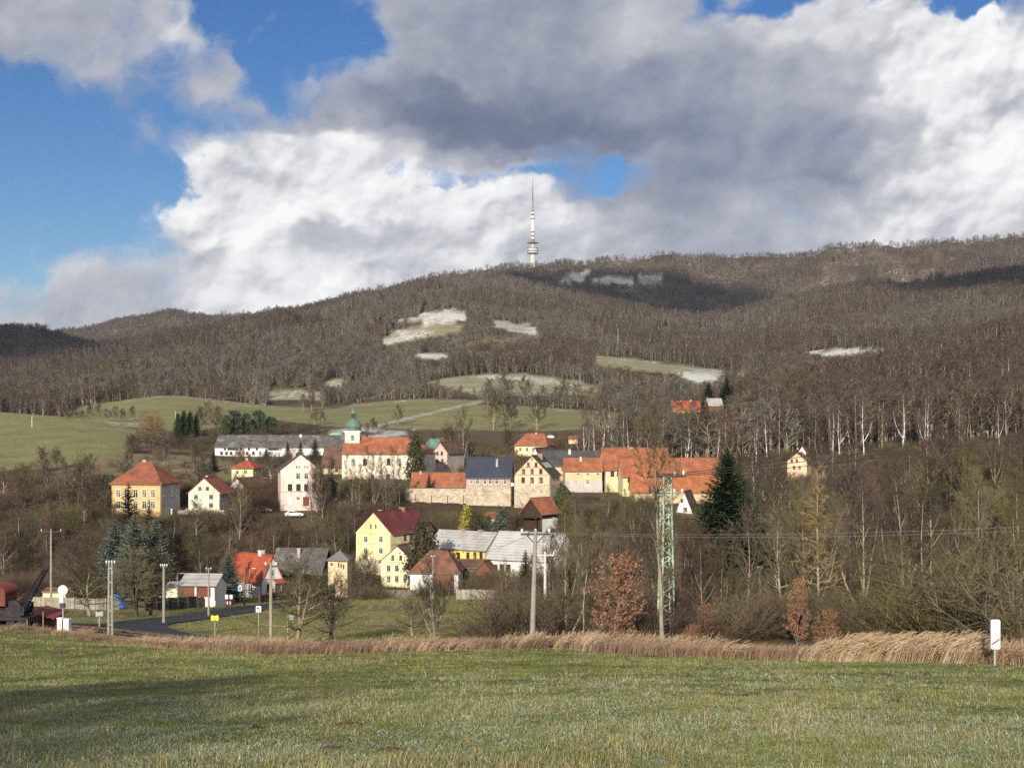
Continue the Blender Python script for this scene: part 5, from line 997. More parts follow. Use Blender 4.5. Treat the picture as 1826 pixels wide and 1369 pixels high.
for px, lab in ((77, 'thin rusty marker post in front of the railway hut'), (48.5, 'thin pale marker post under the crane chassis')):
    b = MB(); b.path([(0, 0, -.3), (0, 0, 1.7 if px > 60 else .9)], [.05, .045], 6); tag(b.build('marker_post', mat('post_rust', (.30, .20, .15), .9, .2, 3), None, at(px, 112)), lab, 'post')
# small yard things
x, y, z = at(206, 186); r = empty('blue_tarp_pile', (x, y, z), 0, 'heap under a crumpled blue tarpaulin behind the fruit trees', 'tarpaulin'); b = MB(); rn = random.Random(5); n = 10
V = [(1.6 * (i / n - .5) * 2, 1.2 * (j / n - .5) * 2, max(-.1, 1.9 * (1 - (2 * i / n - 1) ** 2) * (1 - (2 * j / n - 1) ** 2) + rn.uniform(-.12, .16))) for i in range(n + 1) for j in range(n + 1)]
b.slab(V, [(i * (n + 1) + j, (i + 1) * (n + 1) + j, (i + 1) * (n + 1) + j + 1, i * (n + 1) + j + 1) for i in range(n) for j in range(n)], .05); b.build('cover', mat('blue_tarp', (.03, .12, .42), .5, .15, 2), r)
def mound(name, label, cat, px, Y, w, d, h, m, seed=0, lumps=.25):
    n = 14; rn = np.random.RandomState(seed); V = []
    x, y, z = at(px, Y)
    for i in range(n + 1):
        for j in range(n + 1):
            u, v = i / n * 2 - 1, j / n * 2 - 1; q = max(0, 1 - u * u) * max(0, 1 - v * v); xx, yy = x + u * w, y + v * d
            V.append((u * w, v * d, gz(xx, yy) - z - .06 + h * q ** .7 * (1 + rn.uniform(-lumps, lumps))))
    b = MB(); b.v = V; b.f = [(i * (n + 1) + j, (i + 1) * (n + 1) + j, (i + 1) * (n + 1) + j + 1, i * (n + 1) + j + 1) for i in range(n) for j in range(n)]
    return tag(b.build(name, m, None, (x, y, z)), label, cat)
M_SOIL = mat('dark_soil', (.08, .05, .033), .98, .4, 8, bump=.6)
for i, (px, Y, w, lab) in enumerate(((625, 20.2, .26, 'broad fresh brown molehill in the frosty meadow'), (456, 19.2, .1, 'small dark molehill left of the broad one'), (695, 16.4, .2, 'low brown molehill nearest the camera'), (1605, 26.3, .55, 'wide flat molehill far to the right in the meadow'), (590, 16.6, .12, 'small earth spot beside the low brown molehill'))):
    mound('molehill', lab, 'molehill', px, Y, w * 1.25, w, .09 if w < .4 else .08, M_SOIL, i, .5)
MOLES = [(625, 20.2, .3), (456, 19.2, .12), (695, 16.4, .24), (1605, 26.3, .6), (590, 16.6, .14)]
M_GTARP = mat('green_tarp', (.10, .22, .17), .6, .2, .6, bump=.4)
mound('tarped_stack', 'long stack under a dull green tarpaulin beside the sawmill track', 'stack', 775, 500, 4.6, 3, 4.2, M_GTARP, 3, .12); mound('green_shed_roof', 'long pale green sheet roof behind the church tower', 'shed', 599, 545, 4.4, 2.2, 3.2, mat('green_sheet', (.25, .38, .26), .6, .12, .6), 4, .05)
r = empty('log_heap', at(788, 512), 0, 'heap of orange brown logs beside the green tarpaulin', 'log heap'); rn = random.Random(8)
b = MB()
for k in range(60):
    t = rn.random(); hh = 2.6 * (1 - abs(t * 2 - 1)) * rn.random() + 1.5; xx = (t - .5) * 7; b.tube((xx, -1.5 + rn.uniform(-.4, .4), hh), (xx + rn.uniform(-.9, .9), 1.4, hh + rn.uniform(-.5, .5)), .22, .2, 7)
o = b.build('log', mat('log_orange', (.36, .20, .11), .9, .25, 2, island=.3), r); o['kind'] = 'stuff'
# weekend hut and white boxes in the valley
house('white_garden_hut', 'small whitewashed hut half hidden in the thicket on the right', 'hut', (1528, 190), 5, 1496, 3, (1088, 1068, 1061), M_WHITE, M_DARKROOF, 'gx', oe=.15, og=.1)
house('pale_hut', 'pale hut with a rounded look beside the wood shed', 'hut', (318, 200), 5, 296, 2.5, (1062, 1046, 1040), P_PALE, M_GREYROOF, 'gx', oe=.2, og=.1)
house('roadside_shed', 'low cream shed behind the railway yard fence', 'shed', (118, 200), 4, 76, 3, (1066, 1056, 1051), P_CREAM, M_RUST, 'gx', oe=.2, og=.1)
# ------------------------------------------------------------------ trees: templates grown as tapered trunks with limbs, branches and twigs
def bark(n, c, c2=None, rand=.25): return mat('bark_' + n, c, .95, .3, 1.2, c2 or tuple(x * .6 for x in c), (.5, .7), 1.0, 0, rand)
K_GREY = bark('grey', (.29, .245, .175)); K_TWIG = bark('twig', (.095, .072, .049), (.07, .05, .035), .4); K_RED = bark('twig_red', (.100, .066, .046), (.07, .045, .032), .4); K_OLIVE = bark('twig_olive', (.108, .092, .045), (.078, .064, .032), .4); K_PALE = bark('pale', (.30, .26, .19)); K_BIRCH = bark('birch', (.62, .59, .53), (.34, .31, .28)); K_BTWIG = bark('birch_twig', (.115, .08, .062), (.09, .062, .05)); K_WILLOW = bark('willow', (.19, .078, .042), (.13, .055, .032)); K_PURP = bark('twig_purple', (.082, .060, .046), (.055, .04, .032), .35); K_ASH = bark('twig_ash', (.135, .122, .105), (.10, .09, .075), .35); K_DARK = bark('twig_dark', (.085, .055, .045), (.06, .04, .035)); K_LARCH = bark('larch', (.24, .165, .075), (.18, .12, .06))
def unit(v): return v / max(np.linalg.norm(v), 1e-9)
def rdir(rn, d, ang):
    """a direction leaning ang radians away from d"""
    a = np.array((rn.gauss(0, 1), rn.gauss(0, 1), rn.gauss(0, 1))); a = unit(a - d * a.dot(d)); return unit(d * math.cos(ang) + a * math.sin(ang))
UP = np.array((0, 0, 1.))
def spike(b, p, q, r):
    """a twig: a thin three sided cone"""
    d = unit(q - p); a = np.array((1., 0, 0)) if abs(d[0]) < .7 else np.array((0, 1., 0)); u = unit(np.cross(d, a)) * r; w = np.cross(d, u)
    n = len(b.v); b.v += [tuple(p + u), tuple(p - u * .5 + w * .87), tuple(p - u * .5 - w * .87), tuple(q)]; b.f += [(n, n + 1, n + 3), (n + 1, n + 2, n + 3), (n + 2, n, n + 3)]
def grow(seed, h=10.0, wd=3.2, r=.17, first=.25, nl=22, e0=30, e1=72, sub=7, twig=7, tr=.022, tl=.9, droop=0, fork=0, shape='round', wob=.06, nside=6, suckers=0):
    rn = random.Random(seed); T, C = MB(), MB(); stems = []
    n = 9; p = np.zeros(3); pts = [p - UP * .6]; d = UP.copy(); pts.append(p.copy())
    for i in range(n): d = unit(d + np.array((rn.gauss(0, wob), rn.gauss(0, wob), .25))); p = p + d * h * (.97 if not fork else .97) / n; pts.append(p.copy())
    rs = [r * 1.25, r * 1.1] + [r * (1 - .9 * ((i + 1) / n) ** .9) for i in range(n)]; rs = [max(q, .012) for q in rs]
    T.path(pts, rs, nside); stems.append((pts, rs))
    for k in range(fork):
        f = rn.uniform(.06, .3); i0 = 1 + int(f * n); d = unit(np.array((rn.gauss(0, 1), rn.gauss(0, 1), 2.2))); q = pts[i0].copy(); pp = [q.copy()]; m = 7; L = h * rn.uniform(.7, .93) - q[2]
        for i in range(m): d = unit(d + np.array((rn.gauss(0, .07), rn.gauss(0, .07), .22))); q = q + d * L / m; pp.append(q.copy())
        rr = [max(rs[i0] * .75 * (1 - .9 * i / m), .012) for i in range(m + 1)]; T.path(pp, rr, nside); stems.append((pp, rr))
    for si, (pts_, rs_) in enumerate(stems):
        m = len(pts_) - 1; cnt = nl if si == 0 else max(3, nl // 2); az = rn.uniform(0, 6)
        for k in range(cnt):
            f = first + (1 - first) * (k + rn.random()) / cnt if si == 0 else .25 + .75 * (k + rn.random()) / cnt
            i = min(int(f * m), m - 1); g = f * m - i; p = pts_[i] * (1 - g) + pts_[i + 1] * g; az += 2.4 + rn.gauss(0, .4); rt = rs_[i] * (1 - g) + rs_[i + 1] * g
            t = max(0, (p[2] / h - first) / (1 - first)); el = R(e0 + (e1 - e0) * t + rn.gauss(0, 8))
            pr = {'round': math.sqrt(max(.06, 1 - (1.35 * t - .45) ** 2 * .95)) if t < 1 else .3, 'cone': 1.05 - .95 * t, 'tall': .55 + .5 * math.sin(math.pi * min(1, t * 1.05)) , 'vase': .55 + .6 * t if t < .8 else 1.03 - (t - .8) * 2.6, 'spread': 1.1 - .55 * t}[shape]
            L = wd * pr * rn.uniform(.75, 1.15) * (.75 if si else 1); d = np.array((math.cos(az) * math.cos(el), math.sin(az) * math.cos(el), math.sin(el)))
            lp = [p.copy()]; q = p.copy(); dd = d.copy()
            for s in range(4): dd = unit(dd + np.array((rn.gauss(0, .14), rn.gauss(0, .14), .10 - droop * .22 * s + rn.gauss(0, .07)))); q = q + dd * L / 4; lp.append(q.copy())
            lr = max(min(rt * .55, L * .026), tr * 1.3); B = T if lr > .045 else C
            B.path(lp, [lr, lr * .8, lr * .6, lr * .42, lr * .2], 4 if lr > .04 else 3, False)
            for j in range(sub):
                s = .22 + .78 * (j + rn.random()) / sub; ii = min(int(s * 4), 3); gg = s * 4 - ii; bp = lp[ii] * (1 - gg) + lp[ii + 1] * gg; ld = unit(lp[ii + 1] - lp[ii])
                bd = unit(rdir(rn, ld, R(rn.uniform(25, 60))) + UP * (.12 - .5 * droop)); bl = L * rn.uniform(.25, .5) * (1.25 - .6 * s) + .15; q1 = bp + bd * bl * .5 + np.array((rn.gauss(0, .05), rn.gauss(0, .05), 0)) * bl; q2 = q1 + unit(bd + UP * (.15 - .8 * droop) + np.array((rn.gauss(0, .15), rn.gauss(0, .15), 0))) * bl * .5
                C.path([bp, q1, q2], [max(lr * .42, tr), max(lr * .3, tr * .8), tr * .45], 3, False)
                for w in range(twig):
                    x = rn.random(); tp = bp * (1 - 2 * x) + q1 * 2 * x if x < .5 else q1 * (2 - 2 * x) + q2 * (2 * x - 1); td = unit(rdir(rn, bd, R(rn.uniform(18, 62))) + UP * (.1 - 1.1 * droop)); spike(C, tp, tp + td * tl * rn.uniform(.5, 1.2), tr * .8)
    return T, C
def shrub_mesh(seed, h=2.6, w=1.6, stems=16, tw=9, r=.022, tr=.014, up=1.6):
    rn = random.Random(seed); C = MB()
    for k in range(stems):
        d = unit(np.array((rn.gauss(0, 1), rn.gauss(0, 1), up * rn.uniform(.6, 1.4)))); p = np.array((rn.gauss(0, .12), rn.gauss(0, .12), -.25)); L = h * rn.uniform(.6, 1.1); pts = [p.copy()]
        for s in range(3): d = unit(d + np.array((rn.gauss(0, .16), rn.gauss(0, .16), .08))); p = p + d * L / 3; pts.append(p.copy())
        C.path(pts, [r, r * .8, r * .55, r * .2], 3, False)
        for j in range(tw):
            s = .25 + .75 * rn.random(); i = min(int(s * 3), 2); g = s * 3 - i; b = pts[i] * (1 - g) + pts[i + 1] * g; d1 = rdir(rn, unit(pts[i + 1] - pts[i]), R(rn.uniform(20, 60))); l = h * rn.uniform(.18, .38); e = b + d1 * l; spike(C, b, e, tr)
            for m in range(2): q = b + (e - b) * rn.uniform(.3, .9); spike(C, q, q + rdir(rn, d1, R(rn.uniform(20, 55))) * l * rn.uniform(.4, .8), tr * .75)
    return C
def spruce_mesh(seed, h=12.0, w=2.6, gap=.38, br=9, droop=.35, dens=5, bl=.34, taper=.85, first=.06, top_up=.25):
    """whorls of drooping plumes; every plume carries flat sprays of needles to both sides and below"""
    rn = random.Random(seed); T, C = MB(), MB(); T.path([(0, 0, -.5), (0, 0, h * .5), (0, 0, h)], [.022 * h, .012 * h, .01], 6); z = h * first
    while z < h * .985:
        t = z / h; L0 = w * (1 - t) ** taper + .12; nb = max(4, int(br * (.6 + .5 * (1 - t)))); a0 = rn.uniform(0, 6.28)
        for k in range(nb):
            a = a0 + 6.283 * k / nb + rn.gauss(0, .16); L = L0 * rn.uniform(.72, 1.12); e = R(28 * t - 6) ; dr = droop * (1 - t * .7)
            p = np.array((0, 0, z + rn.uniform(-.15, .15) * gap)); pts = [p]
            for s in range(dens): f = (s + 1) / dens; pts.append(p + np.array((math.cos(a), math.sin(a), 0)) * L * f + UP * L * (math.tan(e) * f - dr * f * (1.35 - f * (.6 + top_up))))
            side = np.array((-math.sin(a), math.cos(a), 0))
            for s in range(dens):
                A, B = pts[s], pts[s + 1]; f = (s + .5) / dens; wl = bl * L * (1.05 - .75 * f) * rn.uniform(.8, 1.2) + .05
                for sg in (-1, 1):
                    o = A + (B - A) * rn.uniform(-.1, .3); tip = B + side * sg * wl + (B - A) * rn.uniform(.3, 1.0) - UP * wl * rn.uniform(.05, .45); n = len(C.v); mid = (A + B) / 2 + side * sg * wl * .62 + UP * rn.uniform(-.05, .03); C.v += [tuple(o), tuple(mid), tuple(tip), tuple(B)]; C.f.append((n, n + 1, n + 2, n + 3))
                if rn.random() < .8: n = len(C.v); dn = (A + B) / 2 - UP * wl * rn.uniform(.5, .95) + side * rn.gauss(0, .2) * wl; C.v += [tuple(A), tuple(B), tuple(dn)]; C.f.append((n, n + 1, n + 2))
        z += gap * (1.0 - .45 * t) * rn.uniform(.85, 1.15)
    return T, C
def leafy_mesh(seed, shape, n_cl, per, ls, h, w, z0=0.0, trunk=.1, gaps=.25, upright=0):
    """leaves in clumps through the crown's volume; shape(t) gives the half width at height share t"""
    rn = random.Random(seed); T, C = MB(), MB(); T.path([(0, 0, -.4), (0, 0, h * .8)], [trunk, trunk * .3], 6)
    for k in range(n_cl):
        t = rn.random(); rr = shape(t) * w * (rn.random() ** .45); a = rn.uniform(0, 6.283); c = np.array((rr * math.cos(a), rr * math.sin(a), z0 + t * (h - z0))); cs = rn.uniform(.5, 1.2) * w * .20
        if rn.random() < gaps and t < .9: continue
        if trunk > 0 and rn.random() < .5: spike(T, np.array((0, 0, max(.1, c[2] - rr * .5))), c, .02 + .01 * trunk)
        for j in range(per):
            p = c + np.array((rn.gauss(0, cs), rn.gauss(0, cs), rn.gauss(0, cs * (.75 + upright)))); u = rdir(rn, UP, R(rn.uniform(10, 80))) ; v = unit(np.cross(u, np.array((rn.gauss(0, 1), rn.gauss(0, 1), rn.gauss(0, 1))))); s = ls * rn.uniform(.6, 1.3); n = len(C.v)
            C.v += [tuple(p), tuple(p + v * s * .5 + u * s * .5), tuple(p + u * s * 1.1), tuple(p - v * s * .5 + u * s * .5)]; C.f.append((n, n + 1, n + 2, n + 3))
    return T, C
ADRY = 'tree'
class Kind:
    """a tree template: trunk and crown meshes that its copies share"""
    def __init__(s, name, cat, TC, mt, mc, h):
        T, C = TC; s.name, s.cat, s.h = name, cat, h; s.tm = T.mesh('trunk', mt, True) if T is not None and T.v else None; s.cm = C.mesh('crown', mc)
    def place(s, x, y, hgt_, label, group=None, wide=1.0, rz=None, z=None, crown_mat=None, trunk_mat=None, name=None, cat=None):
        k = hgt_ / s.h; r = empty(name or s.name, (x, y, gz(x, y) - .05 if z is None else z), random.uniform(0, 6.28) if rz is None else rz, label, cat or s.cat, group); r.scale = (k * wide, k * wide, k)
        for me, nm, mm in ((s.tm, 'trunk', trunk_mat), (s.cm, 'crown', crown_mat)):
            if me is None: continue
            o = bpy.data.objects.new(nm, me); COL.objects.link(o); o.parent = r
            if mm: o.material_slots[0].link = 'OBJECT'; o.material_slots[0].material = mm
        return r
random.seed(11)
B_ROUND = [Kind('bare_tree', 'tree', grow(s, 10, 3.4, .17, .24, 22, 28, 74, 7, 8, .020, .85, shape='round', fork=f), K_GREY, K_TWIG, 10) for s, f in ((1, 0), (2, 2), (3, 1))]
B_TALL = [Kind('bare_tree', 'tree', grow(s, 15, 2.9, .20, .3, 26, 42, 76, 7, 8, .022, .95, shape='tall', fork=f), K_GREY, K_OLIVE, 15) for s, f in ((11, 0), (12, 1), (13, 2))]
B_VASE = [Kind('bare_tree', 'tree', grow(s, 13, 3.4, .24, .2, 20, 52, 74, 7, 8, .022, .9, shape='vase', fork=f), K_PALE, K_TWIG, 13) for s, f in ((21, 3), (22, 5))]
B_BIRCH = [Kind('bare_birch', 'birch', grow(s, 14, 2.1, .20, .35, 26, 50, 72, 6, 8, .016, .9, droop=.35, shape='tall', fork=f, wob=.04), K_BIRCH, K_BTWIG, 14) for s, f in ((31, 0), (32, 1))]
B_FRUIT = [Kind('fruit_tree', 'fruit tree', grow(s, 6, 3.0, .20, .25, 20, 8, 60, 7, 9, .016, .7, shape='spread', fork=f, wob=.12), K_DARK if s != 43 else K_GREY, K_OLIVE, 6) for s, f in ((41, 2), (42, 3), (43, 1))]
B_FAR = [Kind('bare_tree', 'tree', grow(s, 10, 3.9, .2, .22, 20, 24, 74, 7, 8, .036, 1.0, shape='round', fork=f), K_GREY, K_TWIG, 10) for s, f in ((1, 1), (2, 2), (3, 1))]
B_FART = [Kind('bare_tree', 'tree', grow(s, 15, 3.2, .24, .3, 22, 42, 76, 6, 8, .036, 1.1, shape='tall', fork=f), K_PALE, K_TWIG, 15) for s, f in ((11, 0), (12, 1))]
B_LARCH = Kind('bare_larch', 'larch', grow(51, 15, 2.7, .18, .12, 60, 2, 38, 7, 7, .014, .45, droop=.12, shape='cone', wob=.015), K_GREY, K_LARCH, 15)
SHR = [shrub_mesh(60 + i, *a) for i, a in enumerate(((2.6, 1.6, 18, 9), (3.4, 1.8, 22, 9), (2.0, 1.8, 20, 8, .02, .013, .8), (3.0, 1.2, 16, 10, .02, .013, 2.4)))]
S_BUSH = [Kind('bare_bush', 'bush', (None, m), None, K_TWIG, 2.6) for m in SHR]
C_SPRUCE = Kind('spruce', 'spruce', spruce_mesh(71, 12, 3.3), K_DARK, mat('needles_dark', (.035, .055, .022), .8, .3, 1.5, (.055, .07, .028), (.45, .65), 1, 0, .15, .25), 12)
C_BLUE = Kind('blue_spruce', 'blue spruce', spruce_mesh(72, 12, 4.6, .55, 12, .30, 6, .36, .8, .05, .45), K_DARK, mat('needles_blue', (.135, .165, .13), .8, .25, 1.5, (.20, .225, .19), (.5, .7), 1, 0, .1, .25), 12)
C_FIR = Kind('fir', 'fir', spruce_mesh(73, 24, 9.8, .50, 14, .26, 7, .28, .92, .1, .4), K_DARK, mat('needles_fir', (.04, .07, .028), .8, .3, 1.2, (.09, .11, .04), (.48, .7), .8, 0, .1, .3), 24)
C_PINE = Kind('pine', 'pine', leafy_mesh(74, lambda t: .55 + .5 * math.sin(t * 3.0), 90, 26, .42, 8, 2.6, 1.5, .16, .3), K_RED, mat('needles_pine', (.045, .07, .03), .8, .3, 1.2, (.07, .085, .035), (.5, .7), 1, 0, .2, .25), 8)
C_THUJA = Kind('thuja', 'thuja', leafy_mesh(75, lambda t: math.sin(min(1, t * 1.9 + .35) * math.pi / 2) * (1.02 - t ** 2.2), 260, 26, .34, 11, 2.4, .1, .14, .12, .5), K_DARK, mat('needles_thuja', (.080, .072, .030), .85, .3, 1.2, (.06, .065, .028), (.45, .65), 1, 0, .1, .3), 11)
C_COL = Kind('columnar_shrub', 'conifer shrub', leafy_mesh(76, lambda t: (.8 + .3 * math.sin(t * 3)) * (1.0 - t ** 3), 150, 24, .16, 4, .8, .05, .06, .1, .6), K_DARK, mat('needles_col', (.055, .085, .03), .85, .25, 2, (.08, .10, .04), (.5, .7), 1, 0, .2, .3), 4)
M_COPL = mat('copper_leaf', (.27, .128, .066), .75, .25, 3, (.17, .078, .045), (.45, .65), 2, 0, 0, .4)
G_OAK = grow(81, 5.4, 2.1, .075, .14, 30, 14, 66, 6, 4, .010, .3, shape='round'); _oakL = MB(); _rn = random.Random(82)
_oc = np.array(G_OAK[1].v); _pick = [i for i in range(0, len(_oc), 4)]
for i in _pick:
    if _oc[i][2] < 1.0 or _rn.random() < .25: continue
    for j in range(4):
        p = _oc[i] + np.array([_rn.gauss(0, .07) for _ in range(3)]); u = rdir(_rn, UP, R(_rn.uniform(60, 150))); v = unit(np.cross(u, np.array((_rn.gauss(0, 1), _rn.gauss(0, 1), .3)))); s = _rn.uniform(.08, .17); n = len(_oakL.v); _oakL.v += [tuple(p), tuple(p + v * s * .5 + u * s * .5), tuple(p + u * s * 1.1), tuple(p - v * s * .5 + u * s * .5)]; _oakL.f.append((n, n + 1, n + 2, n + 3))
G_OAK[0].f += [tuple(i + len(G_OAK[0].v) for i in f) for f in G_OAK[1].f]; G_OAK[0].v += G_OAK[1].v
C_OAK = Kind('copper_oak', 'oak', (G_OAK[0], _oakL), K_GREY, M_COPL, 5.4)
def plant(kind, px, Y, top, label, group=None, wide=1.0, h=None, **kw):
    x = (px - CX) / F * Y; return kind.place(x, Y, h or max(.4, hgt(px, top, Y)), label, group, wide, **kw)
# singled out trees
plant(C_OAK, 1094, 82, 1012, 'young oak still covered in copper brown leaves at the meadow edge', wide=1.0)
plant(C_OAK, 1421, 92, 1050, 'slim young oak with copper leaves among red willow twigs', wide=.62)
plant(C_OAK, 1262, 96, 1085, 'low copper leaved oak sapling right of the lattice mast', wide=.8); plant(C_OAK, 1470, 80, 1098, 'bushy copper leaved sapling behind the tall reeds', wide=1.1); plant(C_OAK, 1232, 84, 1118, 'tiny copper leaved sapling at the foot of the lattice mast', wide=1.4)
plant(C_FIR, 1297, 212, 796, 'huge dark green fir towering over the thicket', wide=1.22)
plant(B_LARCH, 1461, 128, 826, 'tall bare larch with a straight rusty trunk')
r = plant(B_TALL[0], 1182, 88, 745, 'tall leaning bare ash directly beside the lattice mast', wide=.85, rz=1.0); r.rotation_euler = (0, R(-3.2), 1.0)
for px, Y, top, k, w, lab in ((1540, 140, 868, B_VASE[0], .8, 'straight pale trunked tree with a fan of upright limbs above the white hut'), (1612, 148, 838, B_VASE[1], .8, 'many stemmed pale bare tree in the right thicket'), (1662, 146, 830, B_TALL[1], .9, 'tallest pale leaning bare tree over the right thicket'), (1590, 112, 985, B_FRUIT[0], .8, 'small dark bare tree with horizontal branches behind the reeds'), (1745, 150, 850, B_TALL[2], .9, 'thin bare tree in front of the dark wood at the far right'), (1700, 96, 1000, B_FRUIT[1], .95, 'sprawling yellowish bare tree left of the railway board'), (1800, 90, 1005, B_ROUND[2], 1.1, 'sprawling olive bare tree right of the railway board'), (1205, 100, 1030, B_ROUND[1], .8, 'small bare tree between the lattice mast and the fir'), (1010, 98, 905, B_TALL[2], .8, 'bare tree with forked pale stem right of the tall concrete pole'), (1043, 94, 930, B_TALL[1], .7, 'slender bare tree left of the copper oak'), (1250, 108, 960, B_ROUND[0], .8, 'bare young tree right of the lattice mast'), (1330, 120, 930, B_ROUND[2], .9, 'grey bare tree in front of the fir')):
    plant(k, px, Y, top, lab, wide=w)
for px, top, Y, w, lab in ((205, 922, 210, .95, 'leftmost of the three blue spruces, bluest and slimmest'), (240, 914, 206, 1.0, 'middle of the three blue spruces below the ochre house'), (276, 922, 208, .95, 'rightmost of the three blue spruces, darkest on its far side'), (407, 984, 209, 1.15, 'single blue spruce covering the left end of the red roofed white house')): plant(C_BLUE, px, Y, top, lab, wide=w)
plant(C_SPRUCE, 229, 270, 858, 'dark spruce standing in front of the ochre house', wide=1.15); plant(C_SPRUCE, 266, 262, 888, 'smaller dark spruce tip beside the ochre house front', wide=.9); plant(C_SPRUCE, 937, 195, 978, 'green spruce in front of the pale roofed white house', wide=1.1)
for px, Y, top, k, w, lab in ((243, 160, 995, B_FRUIT[0], 1.25, 'broad dark fruit tree with crooked trunk by the lane'), (268, 164, 1000, B_FRUIT[1], 1.2, 'broad fruit tree right of the crooked one by the lane'), (160, 158, 1010, B_FRUIT[2], 1.3, 'leaning fruit tree left of the twin pole'), (530, 108, 1012, B_FRUIT[2], 1.15, 'crooked roadside tree beside the grey sign'), (590, 110, 1038, B_FRUIT[1], 1.1, 'small bent roadside tree below the transformer tower'), (775, 112, 1010, B_VASE[1], 1.0, 'many stemmed bare tree in front of the white barn'), (650, 222, 995, B_FRUIT[0], .95, 'dense dark tree between the transformer tower and the cream house'), (735, 120, 1072, B_FRUIT[2], 1.2, 'low bare sapling left of the many stemmed tree')): plant(k, px, Y, top, lab, wide=w)
plant(C_THUJA, 741, 362, 777, 'big brown green thuja in front of the church roof', wide=1.0); plant(C_SPRUCE, 765, 333, 843, 'small dark spruce before the bright orange low roof', wide=1.0)
plant(C_COL, 832, 292, 905, 'slim yellow columnar shrub above the grey roof', wide=1.0, crown_mat=mat('needles_yellow', (.30, .27, .05), .85, .25, 2, (.2, .2, .05), (.5, .7), 1, 0, .1, .3)); plant(C_THUJA, 847, 290, 915, 'dark round thuja right of the yellow columnar shrub', wide=1.2); plant(C_THUJA, 754, 250, 934, 'brownish conifer between the maroon roof and the yellow house', wide=1.25)
plant(C_COL, 895, 290, 908, 'grey green cypress in the garden below the slate roofed house', wide=1.3, crown_mat=mat('needles_cyp', (.085, .11, .075), .85, .25, 2, None, rand=.1, island=.3)); plant(C_COL, 870, 292, 922, 'short green cypress left of the grey green one', wide=1.3); plant(C_COL, 1000, 308, 873, 'tall clipped green conifer right of the timber cabin', wide=1.5)
plant(C_COL, 140, 335, 842, 'small bright yellow conifer on the left slope', wide=1.2, crown_mat=MATS['needles_yellow']); plant(C_PINE, 186, 322, 848, 'dark pine left of the ochre house', wide=1.1)
plant(B_ROUND[1], 87, 345, 826, 'dark red brown round tree on the left slope', wide=1.0, crown_mat=K_DARK); plant(B_ROUND[2], 40, 262, 915, 'dark reddish bushy tree low on the left slope', wide=1.2, crown_mat=K_DARK)
for i, px in enumerate((317, 328, 339, 350)): plant(C_THUJA, px, 560 + i * 4, (740, 735, 736, 741)[i], ('leftmost dark yew of the clump above the village', 'second yew from the left in the clump above the village', 'third yew from the left in the clump above the village', 'rightmost dark yew of the clump above the village')[i], wide=.85, crown_mat=mat('needles_yew', (.028, .045, .02), .85, .3, 1.5, None, rand=.1, island=.3), name='yew', cat='yew')
for i, (px, top) in enumerate(((404, 742), (417, 734), (440, 738), (460, 733), (484, 744))): plant(C_PINE, px, 545 + i * 6, top, ('first pine from the left behind the long barn', 'second pine from the left behind the long barn', 'third pine from the left behind the long barn', 'fourth pine from the left behind the long barn', 'rightmost wide pine behind the long barn')[i], wide=(.6, .75, .62, .8, .95)[i])
for i, (px, top, Y, k, w, lab) in enumerate(((381, 802, 400, C_SPRUCE, 1.3, 'dense green spruce above the yellow house'), (374, 820, 395, C_BLUE, 1.0, 'small blue spruce left of the dense green one'), (366, 826, 390, C_PINE, 1.0, 'low green pine above the pale house'), (475, 797, 430, C_BLUE, 1.1, 'blue spruce in front of the long barn'), (513, 786, 425, C_SPRUCE, 1.2, 'dark spruce in front of the barn, left of three'), (536, 785, 427, C_SPRUCE, 1.1, 'dark spruce in front of the barn, middle of three'), (562, 782, 425, C_SPRUCE, 1.5, 'dark spruce in front of the barn, widest of three'), (1263, 678, 668, C_SPRUCE, 1.35, 'left of two dark spruces behind the far red roof'), (1296, 668, 664, C_SPRUCE, 1.4, 'right of two dark spruces behind the far red roof'), (1180, 698, 610, C_BLUE, 1.1, 'distant blue spruce left of the far red roof'))): plant(k, px, Y, top, lab, wide=w)
plant(B_FRUIT[1], 268, 490, 742, 'wide orange brown willow on the left pasture edge', wide=1.25, crown_mat=K_LARCH); plant(B_FAR[2], 710, 640, 726, 'single round bare tree on the pasture behind the church', wide=1.25); plant(B_FAR[0], 880, 610, 714, 'round olive tree, left of a pair on the pasture', wide=1.25, crown_mat=K_OLIVE); plant(B_FAR[1], 910, 606, 714, 'round olive tree, right of a pair on the pasture', wide=1.25, crown_mat=K_OLIVE); plant(B_FAR[2], 958, 600, 712, 'spreading bare tree right of the pair on the pasture', wide=1.0); plant(B_VASE[0], 826, 420, 738, 'large fan shaped bare tree rising between the church and the slate roof', wide=1.0); plant(B_VASE[1], 345, 400, 786, 'large bare tree rising behind the ochre house', wide=.9)
for i, (px, Y, h_, w) in enumerate(((118, 668, 4.5, 1.2), (132, 672, 6, 1.1), (146, 670, 4, 1.3), (160, 675, 6.5, 1.1), (176, 672, 7, 1.0), (190, 676, 5, 1.3), (205, 674, 6, 1.2), (220, 678, 5, 1.2), (236, 680, 6, 1.0), (640, 575, 4, 1.2), (655, 578, 3.5, 1.3), (668, 580, 5, 1.1), (686, 578, 4, 1.2), (560, 640, 6, 1.2), (575, 642, 5, 1.2), (540, 760, 8, 1.2), (556, 765, 9, 1.1), (372, 600, 11, .9), (356, 596, 9, 1.0), (388, 606, 9, 1.0))):
    rr_ = random.Random(i); rr_.choice(B_FAR).place((px - CX) / F * Y, Y, h_ * 1.15, 'low bushy bare tree of a hedgerow dividing the pastures', 'hedgerow trees between the pastures', w, rr_.uniform(0, 6), crown_mat=rr_.choice((K_TWIG, K_RED, K_OLIVE)))
